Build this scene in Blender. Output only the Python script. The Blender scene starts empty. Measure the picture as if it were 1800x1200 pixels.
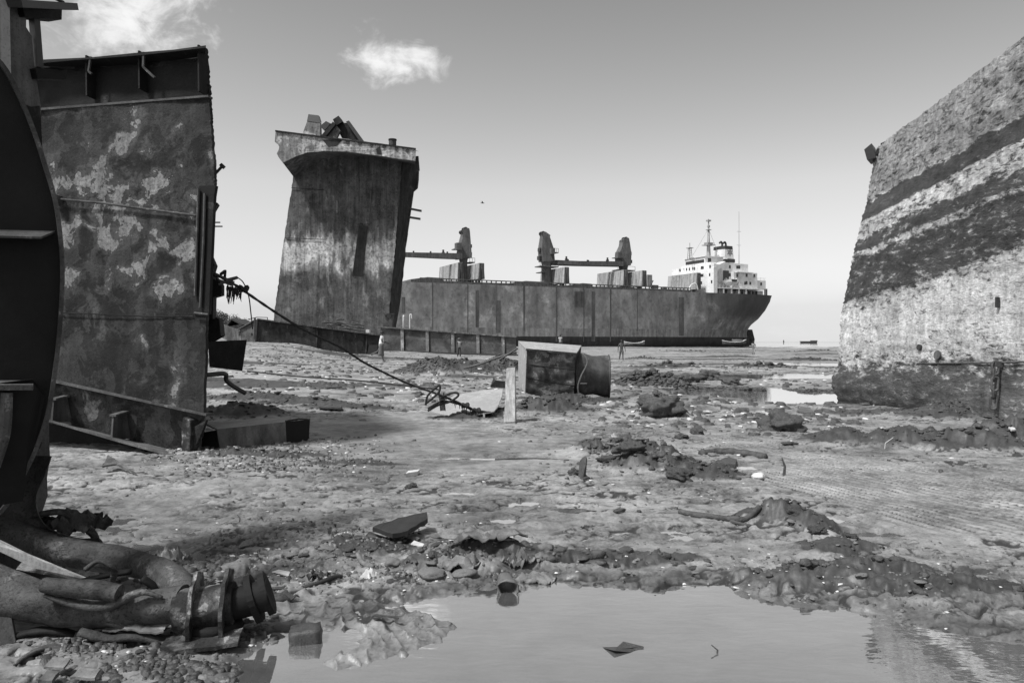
import bpy, bmesh, math, random
import numpy as np
from mathutils import Vector, noise as mnoise

random.seed(7)
rng = np.random.default_rng(11)
scene = bpy.context.scene
COL = scene.collection

# ------------------------------------------------------------------ camera
EYE = 1.6            # eye height above the water level of the flats
FOC = 1300.0         # focal length in pixels of the 1800 wide photograph
cam_data = bpy.data.cameras.new('camera')
cam_data.sensor_width = 36.0
cam_data.lens = FOC / 1800.0 * 36.0
cam_data.clip_start = 0.05
cam_data.clip_end = 20000.0
cam = bpy.data.objects.new('camera', cam_data)
cam.location = (0, 0, EYE)
cam.rotation_euler = (math.radians(90), 0, 0)
COL.objects.link(cam)
scene.camera = cam

# ------------------------------------------------------------------ light
SUN_ELEV = 58.0
SUN_AZ = (-0.80, -0.60)       # horizontal direction towards the sun (x, y)
SUN_STRENGTH = 3.4
SUN_ANGLE = 7.0
SKY_STRENGTH = 0.15
EXPOSURE = 0.42

_n = math.hypot(*SUN_AZ)
_ce = math.cos(math.radians(SUN_ELEV))
SUN_DIR = Vector((SUN_AZ[0] / _n * _ce, SUN_AZ[1] / _n * _ce, math.sin(math.radians(SUN_ELEV))))
sun_data = bpy.data.lights.new('sun', 'SUN')
sun_data.energy = SUN_STRENGTH
sun_data.angle = math.radians(SUN_ANGLE)
sun_data.color = (1, 1, 1)
sun = bpy.data.objects.new('sun', sun_data)
sun.rotation_euler = (-SUN_DIR).to_track_quat('-Z', 'Y').to_euler()
sun.location = (-30, -20, 40)
COL.objects.link(sun)

def link(nt, a, b):
    nt.links.new(a, b)

class NB:
    """small node-tree builder"""
    def __init__(self, nt):
        self.nt = nt
    def n(self, kind, **kw):
        nd = self.nt.nodes.new(kind)
        for k, v in kw.items():
            setattr(nd, k, v)
        return nd
    def put(self, sock, v):
        if hasattr(v, 'links') or isinstance(v, bpy.types.NodeSocket):
            self.nt.links.new(v, sock)
        else:
            sock.default_value = v
    def math(self, op, a, b=None, c=None, clamp=False):
        nd = self.n('ShaderNodeMath', operation=op, use_clamp=clamp)
        self.put(nd.inputs[0], a)
        if b is not None: self.put(nd.inputs[1], b)
        if c is not None: self.put(nd.inputs[2], c)
        return nd.outputs[0]
    def noise(self, vec, scale, detail=4, rough=0.55, dist=0.0, lac=2.0):
        nd = self.n('ShaderNodeTexNoise')
        if vec is not None: self.put(nd.inputs['Vector'], vec)
        nd.inputs['Scale'].default_value = scale
        nd.inputs['Detail'].default_value = detail
        nd.inputs['Roughness'].default_value = rough
        nd.inputs['Distortion'].default_value = dist
        nd.inputs['Lacunarity'].default_value = lac
        return nd.outputs[0]
    def vor(self, vec, scale, feature='F1', rnd=1.0):
        nd = self.n('ShaderNodeTexVoronoi', feature=feature)
        if vec is not None: self.put(nd.inputs['Vector'], vec)
        nd.inputs['Scale'].default_value = scale
        nd.inputs['Randomness'].default_value = rnd
        return nd.outputs['Distance']
    def ss(self, x, lo, hi, a=0.0, b=1.0):
        nd = self.n('ShaderNodeMapRange', interpolation_type='SMOOTHSTEP')
        self.put(nd.inputs[0], x)
        self.put(nd.inputs[1], lo); self.put(nd.inputs[2], hi)
        self.put(nd.inputs[3], a); self.put(nd.inputs[4], b)
        return nd.outputs[0]
    def lin(self, x, lo, hi, a=0.0, b=1.0):
        nd = self.n('ShaderNodeMapRange')
        self.put(nd.inputs[0], x)
        self.put(nd.inputs[1], lo); self.put(nd.inputs[2], hi)
        self.put(nd.inputs[3], a); self.put(nd.inputs[4], b)
        return nd.outputs[0]
    def mixf(self, f, a, b):
        nd = self.n('ShaderNodeMix', data_type='FLOAT')
        self.put(nd.inputs[0], f); self.put(nd.inputs[2], a); self.put(nd.inputs[3], b)
        return nd.outputs[0]
    def scale(self, vec, s, loc=(0, 0, 0)):
        nd = self.n('ShaderNodeMapping')
        self.put(nd.inputs['Vector'], vec)
        nd.inputs['Scale'].default_value = s
        nd.inputs['Location'].default_value = loc
        return nd.outputs[0]
    def grey(self, f):
        nd = self.n('ShaderNodeCombineColor')
        for i in range(3): self.put(nd.inputs[i], f)
        return nd.outputs[0]
    def bump(self, h, strength=0.5, dist=0.02, normal=None):
        nd = self.n('ShaderNodeBump')
        nd.inputs['Strength'].default_value = strength
        nd.inputs['Distance'].default_value = dist
        self.put(nd.inputs['Height'], h)
        if normal is not None: self.put(nd.inputs['Normal'], normal)
        return nd.outputs[0]

# ------------------------------------------------------------------ sky (monochrome, as through a yellow filter)
world = bpy.data.worlds.new('World')
scene.world = world
world.use_nodes = True
wt = world.node_tree
wt.nodes.clear()
W = NB(wt)
sky = W.n('ShaderNodeTexSky', sky_type='NISHITA')
sky.sun_disc = False
sky.sun_elevation = math.radians(SUN_ELEV)
sky.sun_rotation = math.atan2(SUN_AZ[0], SUN_AZ[1])
sky.altitude = 0.0
sky.air_density = 1.0
sky.dust_density = 2.0
sky.ozone_density = 1.0
tc = W.n('ShaderNodeTexCoord')
_sx = W.n('ShaderNodeSeparateXYZ'); link(wt, tc.outputs['Generated'], _sx.inputs[0])
_cx = W.n('ShaderNodeCombineXYZ')
link(wt, _sx.outputs[0], _cx.inputs[0]); link(wt, _sx.outputs[1], _cx.inputs[1])
link(wt, W.math('MAXIMUM', _sx.outputs[2], 0.045), _cx.inputs[2])      # hazy horizon carries down to the sea
link(wt, _cx.outputs[0], sky.inputs['Vector'])
sep = W.n('ShaderNodeSeparateColor')
link(wt, sky.outputs[0], sep.inputs[0])
mono = W.math('ADD', W.math('MULTIPLY', sep.outputs[0], 0.55), W.math('MULTIPLY', sep.outputs[1], 0.45))
dirv = tc.outputs['Generated']
def cloud(px, py, r, stretch, lo, hi, seed):
    d = Vector(((px - 900) / FOC, 1.0, (600 - py) / FOC)).normalized()
    sub = W.n('ShaderNodeVectorMath', operation='SUBTRACT')
    W.put(sub.inputs[0], dirv); sub.inputs[1].default_value = d
    scl = W.scale(sub.outputs[0], (1.0 / stretch, 1.0, 1.0))
    ln = W.n('ShaderNodeVectorMath', operation='LENGTH')
    W.put(ln.inputs[0], scl)
    fall = W.ss(ln.outputs['Value'], 0.0, r, 1.0, 0.0)
    nz = W.noise(W.scale(dirv, (1, 1, 1.3), (seed, seed * .7, 0)), 19.0, 9, 0.62, 0.35)
    v = W.math('ADD', W.math('MULTIPLY', fall, 0.62), W.math('MULTIPLY', W.ss(nz, 0.22, 0.78), 0.50))
    return W.ss(v, lo, hi)
c1 = W.math('MAXIMUM', cloud(662, 98, 0.072, 1.25, 0.58, 1.04, 5.3), cloud(720, 106, 0.070, 1.4, 0.60, 1.06, 5.3))
c2 = cloud(230, 15, 0.17, 1.7, 0.66, 1.10, 8.4)
c3 = cloud(-700, 60, 0.5, 1.9, 0.60, 0.95, 1.4)
c4 = cloud(2700, 120, 0.4, 1.9, 0.62, 0.95, 6.2)
low = W.noise(W.scale(dirv, (1, 1, 3.2)), 4.0, 6, 0.6, 0.4)
zc = W.n('ShaderNodeSeparateXYZ'); link(wt, dirv, zc.inputs[0])
lowm = W.math('MULTIPLY', W.ss(low, 0.50, 0.72), W.ss(zc.outputs[2], 0.02, 0.16, 0.16, 0.0))
cm = W.math('MAXIMUM', W.math('MAXIMUM', c1, c2), W.math('MAXIMUM', c3, W.math('MAXIMUM', c4, lowm)))
cm = W.math('MULTIPLY', cm, 0.80)
# deepen the zenith a little (filter), keep the horizon
mono = W.math('MULTIPLY', mono, W.math('ADD', W.lin(zc.outputs[2], 0.0, 0.20, 1.07, 1.24), W.math('ADD', W.lin(zc.outputs[2], 0.20, 0.45, 0.0, -0.36), W.lin(zc.outputs[2], 0.45, 0.90, 0.0, -0.2))))
lit = W.mixf(cm, mono, 5.4)
bg = W.n('ShaderNodeBackground')
link(wt, W.grey(lit), bg.inputs[0])
bg.inputs[1].default_value = SKY_STRENGTH
wo = W.n('ShaderNodeOutputWorld')
link(wt, bg.outputs[0], wo.inputs[0])

scene.view_settings.view_transform = 'Standard'
scene.view_settings.look = 'None'
scene.view_settings.exposure = EXPOSURE
scene.view_settings.gamma = 1.0
scene.view_settings.use_curve_mapping = False
scene.cycles.use_denoising = True
scene.cycles.max_bounces = 4
scene.cycles.diffuse_bounces = 2
scene.cycles.glossy_bounces = 2
scene.cycles.caustics_reflective = False
scene.cycles.caustics_refractive = False

# ------------------------------------------------------------------ geometry helpers
def P(px, py, d):
    return Vector(((px - 900) / FOC * d, d, EYE - (py - 600) / FOC * d))
def GP(px, py, z=0.0):
    d = (EYE - z) * FOC / (py - 600)
    return Vector(((px - 900) / FOC * d, d, z))

class Plane:
    """a plane in the place; hit() finds the point of it that a sight line of the photograph meets"""
    def __init__(self, p, n):
        self.p = Vector(p); self.n = Vector(n).normalized()
    @staticmethod
    def pts(a, b, c):
        a, b, c = Vector(a), Vector(b), Vector(c)
        n = (b - a).cross(c - a).normalized()
        if n.dot(Vector((0, 0, EYE)) - a) < 0: n = -n
        return Plane(a, n)
    def hit(self, px, py, off=0.0):
        r = Vector(((px - 900) / FOC, 1.0, -(py - 600) / FOC))
        o = Vector((0, 0, EYE))
        t = (self.p + self.n * off - o).dot(self.n) / r.dot(self.n)
        return o + r * t
    def shift(self, off):
        return Plane(self.p + self.n * off, self.n)

def worigin(par):
    v = Vector((0, 0, 0))
    while par is not None:
        v += par.location
        par = par.parent
    return v

def tag(o, label=None, cat=None, group=None, kind=None):
    if label: o['label'] = label
    if cat: o['category'] = cat
    if group: o['group'] = group
    if kind: o['kind'] = kind
    return o

def thing(name, loc, label, cat, group=None):
    o = bpy.data.objects.new(name, None)
    o.empty_display_size = 0.3
    o.location = loc
    COL.objects.link(o)
    return tag(o, label, cat, group)

def mk(name, verts, faces, mat, parent=None, smooth=False, base=None, fix=True, auto=None):
    """one mesh object from world-space points"""
    org = worigin(parent) if parent is not None else (Vector(base) if base is not None else Vector((0, 0, 0)))
    me = bpy.data.meshes.new(name)
    me.from_pydata([tuple(Vector(v) - org) for v in verts], [], faces)
    if fix:
        bm = bmesh.new(); bm.from_mesh(me)
        bmesh.ops.recalc_face_normals(bm, faces=bm.faces)
        bm.to_mesh(me); bm.free()
    if smooth:
        me.polygons.foreach_set('use_smooth', [True] * len(me.polygons))
        if auto:
            try: me.set_sharp_from_angle(angle=math.radians(auto))
            except Exception: pass
    me.update()
    o = bpy.data.objects.new(name, me)
    if parent is not None:
        o.parent = parent
    else:
        o.location = org
    COL.objects.link(o)
    if mat is not None: me.materials.append(mat)
    return o

class Geo:
    """collects boxes, prisms and tubes for one mesh"""
    def __init__(self):
        self.v = []; self.f = []
    def add(self, vs, fs):
        k = len(self.v)
        self.v += [Vector(x) for x in vs]
        self.f += [tuple(i + k for i in f) for f in fs]
        return self
    def box(self, c, ax, ay, az):
        c, ax, ay, az = map(Vector, (c, ax, ay, az))
        vs = [c + ax * i + ay * j + az * k for i in (-1, 1) for j in (-1, 1) for k in (-1, 1)]
        return self.add(vs, [(0, 1, 3, 2), (4, 6, 7, 5), (0, 4, 5, 1), (2, 3, 7, 6), (0, 2, 6, 4), (1, 5, 7, 3)])
    def bar(self, a, b, w, h, up=(0, 0, 1)):
        a, b = Vector(a), Vector(b)
        d = (b - a); L = d.length; d.normalize()
        up = Vector(up)
        s = d.cross(up)
        if s.length < 1e-4: s = d.cross(Vector((0, 1, 0)))
        s.normalize(); u = s.cross(d)
        return self.box((a + b) / 2, d * L / 2, s * w / 2, u * h / 2)
    def prism(self, poly, vec):
        vec = Vector(vec); n = len(poly)
        vs = [Vector(p) for p in poly] + [Vector(p) + vec for p in poly]
        fs = [tuple(range(n)), tuple(range(2 * n - 1, n - 1, -1))]
        fs += [(i, (i + 1) % n, (i + 1) % n + n, i + n) for i in range(n)]
        return self.add(vs, fs)
    def loft(self, rings, cap=True, closed=True):
        k = len(self.v); n = len(rings[0]); m = len(rings)
        vs = [p for r in rings for p in r]; fs = []
        for i in range(m - 1):
            for j in range(n if closed else n - 1):
                a = i * n + j; b = i * n + (j + 1) % n
                fs.append((a, b, b + n, a + n))
        if cap and closed:
            fs.append(tuple(range(n - 1, -1, -1)))
            fs.append(tuple((m - 1) * n + j for j in range(n)))
        return self.add(vs, fs)
    def tube(self, pts, rad, seg=10, cap=True, squash=None):
        pts = [Vector(p) for p in pts]
        if not hasattr(rad, '__len__'): rad = [rad] * len(pts)
        t0 = (pts[1] - pts[0]).normalized()
        u = t0.cross(Vector((0, 0, 1)))
        if u.length < 1e-3: u = t0.cross(Vector((0, 1, 0)))
        u.normalize()
        rings = []
        for i, p in enumerate(pts):
            a = pts[max(i - 1, 0)]; b = pts[min(i + 1, len(pts) - 1)]
            t = (b - a).normalized()
            u = (u - t * u.dot(t)).normalized()
            w = t.cross(u)
            rings.append([p + (u * math.cos(2 * math.pi * j / seg) + w * math.sin(2 * math.pi * j / seg)) * rad[i] for j in range(seg)])
        return self.loft(rings, cap)
    def cyl(self, a, b, r, seg=12, r2=None):
        return self.tube([a, b], [r, r if r2 is None else r2], seg)
    def build(self, name, mat, parent=None, **kw):
        return mk(name, self.v, self.f, mat, parent, **kw)

def spline(pts, n=8):
    """Catmull-Rom through the points"""
    pts = [Vector(p) for p in pts]
    q = [pts[0] * 2 - pts[1]] + pts + [pts[-1] * 2 - pts[-2]]
    out = []
    for i in range(1, len(q) - 2):
        for k in range(n):
            t = k / n
            a, b, c, d = q[i - 1], q[i], q[i + 1], q[i + 2]
            out.append(0.5 * ((2 * b) + (c - a) * t + (2 * a - 5 * b + 4 * c - d) * t * t + (3 * b - a - 3 * c + d) * t ** 3))
    out.append(pts[-1])
    return out

def jag(poly, step, amp, seed=0, closed=True):
    """break straight cut edges up as torch-cut steel"""
    r = random.Random(seed); out = []
    n = len(poly)
    for i in range(n if closed else n - 1):
        a, b = Vector(poly[i]), Vector(poly[(i + 1) % n])
        L = (b - a).length; k = max(1, int(L / step))
        for j in range(k):
            p = a.lerp(b, j / k)
            if j: p = p + Vector((r.uniform(-1, 1), r.uniform(-1, 1), r.uniform(-1, 1))) * amp
            out.append(p)
    if not closed: out.append(Vector(poly[-1]))
    return out

def sheet(name, L, R, nu, nv, thick, mat, parent=None, disp=None, edge=0.0, seed=0, base=None, vattr=None, smooth=True):
    """a thick plate between two boundary polylines (L, R same length, bottom to top), dented by disp(u, v)"""
    r = random.Random(seed)
    def samp(pl, t):
        x = t * (len(pl) - 1); i = min(int(x), len(pl) - 2)
        return Vector(pl[i]).lerp(Vector(pl[i + 1]), x - i)
    nrm = (Vector(R[0]) - Vector(L[0])).cross(Vector(L[-1]) - Vector(L[0])).normalized()
    if nrm.dot(Vector((0, 0, EYE)) - Vector(L[0])) < 0: nrm = -nrm
    vs = []; vv = []
    for j in range(nv + 1):
        t = j / nv
        a, b = samp(L, t), samp(R, t)
        ed = (b - a).normalized()
        a = a + ed * r.uniform(-edge, edge) ; b = b + ed * r.uniform(-edge, edge)
        for i in range(nu + 1):
            p = a.lerp(b, i / nu)
            if disp: p = p + nrm * disp(i / nu, t, p)
            if j in (0, nv) and edge: p = p + Vector((0, 0, 1)) * r.uniform(-edge, edge)
            vs.append(p); vv.append(t)
    n = nu + 1; N = len(vs)
    vs += [p - nrm * thick for p in vs]; vv += vv
    fs = []
    for j in range(nv):
        for i in range(nu):
            a = j * n + i
            fs.append((a, a + 1, a + 1 + n, a + n))
            fs.append((N + a, N + a + n, N + a + 1 + n, N + a + 1))
    for i in range(nu):
        fs.append((i, N + i, N + i + 1, i + 1))
        a = nv * n + i
        fs.append((a, a + 1, N + a + 1, N + a))
    for j in range(nv):
        a = j * n
        fs.append((a, a + n, N + a + n, N + a))
        a = j * n + nu
        fs.append((a, N + a, N + a + n, a + n))
    o = mk(name, vs, fs, mat, parent, smooth=smooth, base=base, auto=40)
    if vattr:
        at = o.data.attributes.new(vattr, 'FLOAT', 'POINT')
        at.data.foreach_set('value', vv)
    return o

def fb(p, s, o=4):
    return mnoise.fractal(Vector(p) * s, 1.0, 2.0, o)
# ------------------------------------------------------------------ materials (the photograph is black and white: all greys)
def base_mat(name):
    m = bpy.data.materials.new(name)
    m.use_nodes = True
    nt = m.node_tree
    b = nt.nodes['Principled BSDF']
    return m, NB(nt), b

def plain(name, v, rough=0.6, var=0.25, scale=6.0, bump=0.2, metal=0.0):
    m, B, b = base_mat(name)
    co = B.n('ShaderNodeTexCoord').outputs['Object']
    nz = B.noise(co, scale, 6, 0.6)
    f = B.lin(nz, 0.3, 0.7, v * (1 - var), v * (1 + var))
    link(B.nt, B.grey(f), b.inputs['Base Color'])
    b.inputs['Roughness'].default_value = rough
    b.inputs['Metallic'].default_value = metal
    if bump:
        link(B.nt, B.bump(B.noise(co, scale * 6, 4, 0.6), bump, 0.01), b.inputs['Normal'])
    return m

def rusty(name, dark=0.04, mid=0.09, light=0.30, patch=1.6, thr=0.56, soft=0.02, streak=0.4, pit=0.4,
          rough=0.75, bump=0.5, fine=14.0, zlo=None, zhi=None, seed=0.0, size=1.0, zamp=0.075, sdir=(3.2, 3.2, 0.16), pstretch=1.0, flakes=0.0):
    """old ship steel: blotchy rust, peeling paint flakes, run-off streaks, pitting. size scales the whole pattern (m)"""
    m, B, b = base_mat(name)
    co = B.n('ShaderNodeTexCoord').outputs['Object']
    co = B.scale(co, (1 / size, 1 / size, 1 / size), (seed, seed * 1.7, seed * 0.6))
    big = B.noise(co, 0.7, 5, 0.6, 0.3)
    med = B.noise(co, 3.2, 6, 0.62, 0.4)
    col = B.mixf(B.ss(B.math('ADD', B.math('MULTIPLY', big, 0.6), B.math('MULTIPLY', med, 0.4)), 0.36, 0.64), dark, mid)
    # peeling flakes with crisp edges, gathered into drifts
    pn = B.noise(B.scale(co, (1, 1, pstretch)), patch, 8, 0.60, 0.35)
    drift = B.noise(co, patch * 0.28, 2, 0.5)
    pv = B.math('ADD', B.math('MULTIPLY', pn, 0.72), B.math('MULTIPLY', drift, 0.34))
    if zlo is not None:
        sz = B.n('ShaderNodeSeparateXYZ')
        B.put(sz.inputs[0], B.n('ShaderNodeTexCoord').outputs['Object'])
        zc = 0.5 * (zlo + zhi); zw = 0.5 * (zhi - zlo)
        dz = B.math('ABSOLUTE', B.math('SUBTRACT', sz.outputs[2], zc))
        pv = B.math('ADD', pv, B.ss(dz, 0.0, zw, zamp, -zamp))
    pm = B.ss(pv, thr, thr + soft)
    ltone = B.mixf(B.ss(B.noise(co, fine * .5, 6, 0.65), 0.35, 0.65), light * 0.62, light)
    col = B.mixf(pm, col, ltone)
    # halo of stained primer round the flakes
    halo = B.math('MULTIPLY', B.ss(pv, thr - 0.09, thr), 0.45)
    col = B.mixf(B.math('MULTIPLY', halo, B.math('SUBTRACT', 1.0, pm)), col, light * 0.55)
    if flakes:
        # a second generation of paint: mid-grey scales, edge shadow painted dark round the rims
        f2 = B.noise(B.scale(co, (1, 1, 1), (4.1, 2.2, 7.3)), patch * 0.8, 7, 0.58, 0.5)
        m2 = B.math('MULTIPLY', B.ss(f2, 0.515, 0.527), B.math('SUBTRACT', 1.0, pm))
        col = B.mixf(B.math('MULTIPLY', m2, 0.7), col, B.lin(med, 0.3, 0.7, flakes * 0.6, flakes * 1.3))
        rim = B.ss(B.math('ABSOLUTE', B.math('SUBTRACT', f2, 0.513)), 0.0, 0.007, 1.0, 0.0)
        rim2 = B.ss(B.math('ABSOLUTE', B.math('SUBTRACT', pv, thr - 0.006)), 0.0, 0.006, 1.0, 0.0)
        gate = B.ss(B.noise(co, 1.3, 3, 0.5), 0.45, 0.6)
        col = B.math('MULTIPLY', col, B.math('SUBTRACT', 1.0, B.math('MULTIPLY', B.math('MULTIPLY', B.math('MAXIMUM', rim, rim2), gate), 0.75)))  # edge shadow of both paint layers put into the colour
    # run-off
    st = B.noise(B.scale(co, sdir), 1.6, 6, 0.65)
    col = B.math('MULTIPLY', col, B.lin(st, 0.34, 0.66, 1.0 - streak, 1.0 + streak * 0.55))
    # pits and specks
    pt = B.noise(co, fine, 5, 0.7)
    col = B.math('MULTIPLY', col, B.ss(pt, 0.36, 0.50, 1.0 - pit, 1.0))
    sp = B.ss(B.noise(co, fine * 2.6, 3, 0.6), 0.66, 0.72)
    col = B.mixf(B.math('MULTIPLY', sp, 0.35), col, light)
    link(B.nt, B.grey(B.math('MAXIMUM', col, 0.012)), b.inputs['Base Color'])
    link(B.nt, B.lin(pn, 0.3, 0.7, rough + 0.1, rough - 0.12), b.inputs['Roughness'])
    b.inputs['Specular IOR Level'].default_value = 0.16
    h = B.math('ADD', B.math('MULTIPLY', pm, 0.5), B.math('ADD', B.math('MULTIPLY', pt, 0.5), B.math('MULTIPLY', med, 0.9)))
    link(B.nt, B.bump(h, bump, 0.03 * size), b.inputs['Normal'])
    return m

M = {}
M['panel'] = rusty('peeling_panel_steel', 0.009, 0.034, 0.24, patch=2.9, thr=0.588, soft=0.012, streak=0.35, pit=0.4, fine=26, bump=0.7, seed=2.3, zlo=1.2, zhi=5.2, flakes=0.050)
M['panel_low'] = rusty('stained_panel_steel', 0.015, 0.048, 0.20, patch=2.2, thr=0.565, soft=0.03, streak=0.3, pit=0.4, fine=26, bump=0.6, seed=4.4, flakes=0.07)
M['panel_dark'] = rusty('dark_rusty_steel', 0.007, 0.016, 0.045, patch=2.2, thr=0.62, soft=0.03, streak=0.3, pit=0.3, fine=24, bump=0.4, seed=5.0)
M['edge'] = rusty('torch_cut_edge_steel', 0.035, 0.09, 0.18, patch=6, thr=0.60, soft=0.05, streak=0.2, fine=40, bump=0.4, seed=3.3, size=0.6)
M['web'] = rusty('foreground_web_steel', 0.004, 0.010, 0.035, patch=2.6, thr=0.64, soft=0.05, streak=0.25, pit=0.3, fine=30, bump=0.3, seed=1.1, size=0.7)
M['pale_plate'] = rusty('faded_grey_plate', 0.07, 0.14, 0.24, patch=1.8, thr=0.58, soft=0.06, streak=0.5, pit=0.3, fine=40, bump=0.3, seed=7.7, size=0.8)
M['slab'] = rusty('slab_shell_steel', 0.055, 0.13, 0.62, patch=2.2, thr=0.555, soft=0.09, streak=0.50, pit=0.45, fine=9, bump=0.3, zlo=4.6, zhi=13.6, seed=4.2, size=2.2, zamp=0.15, pstretch=0.45)
M['slab_dark'] = rusty('slab_dark_strip_steel', 0.022, 0.042, 0.08, patch=2.0, thr=0.64, soft=0.06, streak=0.4, fine=10, bump=0.3, seed=6.2, size=2.0)
M['fascia'] = rusty('pale_bulwark_steel', 0.12, 0.24, 0.44, patch=0.9, thr=0.50, soft=0.03, streak=0.5, pit=0.5, fine=9, bump=0.3, seed=9.2, size=2.0)
M['ship'] = rusty('carrier_side_paint', 0.18, 0.31, 0.46, patch=1.0, thr=0.575, soft=0.10, streak=0.45, sdir=(1.3, 1.3, 0.5), pit=0.25, fine=7, bump=0.1, seed=8.8, size=7.0)
M['boot'] = rusty('boot_topping_paint', 0.03, 0.05, 0.09, patch=0.8, thr=0.66, soft=0.10, streak=0.3, pit=0.25, fine=7, bump=0.1, seed=3.8, size=7.0)
M['boot_pale'] = rusty('faded_waterline_paint', 0.20, 0.30, 0.40, patch=0.8, thr=0.60, soft=0.10, streak=0.45, pit=0.3, fine=7, bump=0.1, seed=2.8, size=6.0)
M['ship_dark'] = rusty('stern_dark_paint', 0.08, 0.13, 0.20, patch=0.8, thr=0.66, soft=0.10, streak=0.5, pit=0.25, fine=7, bump=0.1, seed=5.8, size=6.0)
M['crane'] = rusty('deck_crane_paint', 0.10, 0.15, 0.24, patch=1.0, thr=0.64, soft=0.06, streak=0.35, fine=9, bump=0.1, seed=1.9, size=3.0)
M['hatch'] = rusty('hatch_cover_paint', 0.30, 0.40, 0.50, patch=1.0, thr=0.6, soft=0.1, streak=0.45, pit=0.3, fine=6, bump=0.1, seed=2.9, size=4.0)
M['white'] = rusty('weathered_white_paint', 0.72, 0.80, 0.84, patch=1.0, thr=0.6, soft=0.1, streak=0.10, pit=0.12, fine=6, bump=0.05, seed=4.9, size=5.0, rough=0.55)
M['glass'] = plain('dark_window_glass', 0.02, 0.15, 0.1, 2, 0)
M['black'] = plain('black_paint', 0.025, 0.5, 0.2, 3, 0.1)
M['wall_l'] = rusty('low_wall_dark_steel', 0.025, 0.045, 0.12, patch=2.0, thr=0.60, soft=0.06, streak=0.4, fine=12, bump=0.3, seed=6.6, size=1.4)
M['wall_r'] = rusty('low_wall_panel_steel', 0.05, 0.11, 0.25, patch=1.6, thr=0.60, soft=0.08, streak=0.35, sdir=(0.4, 0.4, 1.8), fine=12, bump=0.3, seed=7.1, size=1.6)
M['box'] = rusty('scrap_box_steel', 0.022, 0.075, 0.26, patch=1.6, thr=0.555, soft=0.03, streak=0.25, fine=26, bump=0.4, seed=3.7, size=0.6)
M['box_top'] = rusty('pale_steel', 0.30, 0.40, 0.50, patch=3.0, thr=0.57, soft=0.05, streak=0.1, pit=0.25, fine=30, bump=0.25, seed=1.7, size=0.7)
M['drum'] = rusty('drum_steel', 0.05, 0.09, 0.2, patch=2.4, thr=0.60, soft=0.06, streak=0.25, fine=30, bump=0.3, seed=8.1, size=0.6, rough=0.5)
M['pipe'] = rusty('corroded_pipe_steel', 0.025, 0.075, 0.20, patch=2.6, thr=0.59, soft=0.06, streak=0.15, pit=0.55, fine=30, bump=0.8, seed=5.7, size=0.5, rough=0.6)
M['valve'] = rusty('flange_casting', 0.022, 0.055, 0.30, patch=3.2, thr=0.60, soft=0.03, streak=0.2, pit=0.5, fine=30, bump=0.6, seed=2.1, size=0.35)
M['wood'] = rusty('weathered_plank', 0.40, 0.52, 0.62, patch=3, thr=0.6, soft=0.1, streak=0.45, pit=0.3, fine=30, bump=0.3, seed=9.9, size=0.35)
M['rope'] = plain('tarred_rope', 0.022, 0.9, 0.4, 30, 0.5)
M['rope_pale'] = plain('faded_rope', 0.10, 0.9, 0.3, 30, 0.5)
M['skin'] = plain('brown_skin', 0.05, 0.55, 0.1, 6, 0)
M['hair'] = plain('black_hair', 0.012, 0.7, 0.1, 20, 0)
M['shirt'] = plain('white_cotton', 0.72, 0.9, 0.08, 9, 0.3)
M['cloth_mid'] = plain('grey_cotton', 0.10, 0.9, 0.2, 9, 0.3)
M['cloth_dark'] = plain('dark_cotton', 0.045, 0.9, 0.2, 9, 0.3)
M['cloth_pale'] = plain('pale_cotton', 0.30, 0.9, 0.2, 9, 0.3)
M['leaf'] = plain('foliage', 0.07, 0.7, 0.4, 3, 0)
M['bark'] = plain('bark', 0.06, 0.9, 0.3, 5, 0.5)
M['stone'] = plain('muddy_stone', 0.15, 0.75, 0.45, 14, 0.5)
M['stone_dark'] = plain('dark_wet_stone', 0.05, 0.5, 0.4, 18, 0.6)
M['clod'] = plain('dark_clay', 0.062, 0.75, 0.6, 12, 1.0)
M['plastic'] = plain('pale_plastic', 0.55, 0.5, 0.2, 9, 0.2)
M['tarp'] = plain('muddy_plastic_sheet', 0.10, 0.5, 0.5, 8, 0.5)
M['rubber'] = plain('black_rubber', 0.02, 0.6, 0.3, 14, 0.3)
M['boat_pale'] = rusty('pale_boat_paint', 0.14, 0.24, 0.42, patch=2, thr=0.55, soft=0.05, streak=0.2, fine=9, bump=0.1, seed=2, size=2)
M['boat_dark'] = rusty('dark_boat_paint', 0.06, 0.10, 0.22, patch=2, thr=0.58, soft=0.05, streak=0.2, fine=9, bump=0.1, seed=3, size=2)
M['chain'] = rusty('chain_steel', 0.05, 0.11, 0.2, patch=5, thr=0.6, soft=0.06, streak=0.1, fine=40, bump=0.5, seed=6, size=0.3)
# ------------------------------------------------------------------ ground: tidal mud flat with churned mud, ripples and puddles
def _hash(ix, iy, seed):
    h = (ix * 374761393 + iy * 668265263 + seed * 1274126177) & 0xFFFFFFFF
    h = ((h ^ (h >> 13)) * 1103515245) & 0xFFFFFFFF
    h = (h ^ (h >> 16)) & 0xFFFFFFFF
    return h
def gnoise(x, y, seed=0):
    xi = np.floor(x).astype(np.int64); yi = np.floor(y).astype(np.int64)
    xf = (x - xi).astype(np.float32); yf = (y - yi).astype(np.float32)
    u = xf * xf * xf * (xf * (xf * 6 - 15) + 10); v = yf * yf * yf * (yf * (yf * 6 - 15) + 10)
    def g(dx, dy):
        a = _hash(xi + dx, yi + dy, seed).astype(np.float32) * np.float32(2 * math.pi / 4294967296.0)
        return np.cos(a) * (xf - dx) + np.sin(a) * (yf - dy)
    n0 = g(0, 0) * (1 - u) + g(1, 0) * u
    n1 = g(0, 1) * (1 - u) + g(1, 1) * u
    return (n0 * (1 - v) + n1 * v) * 1.5
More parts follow.
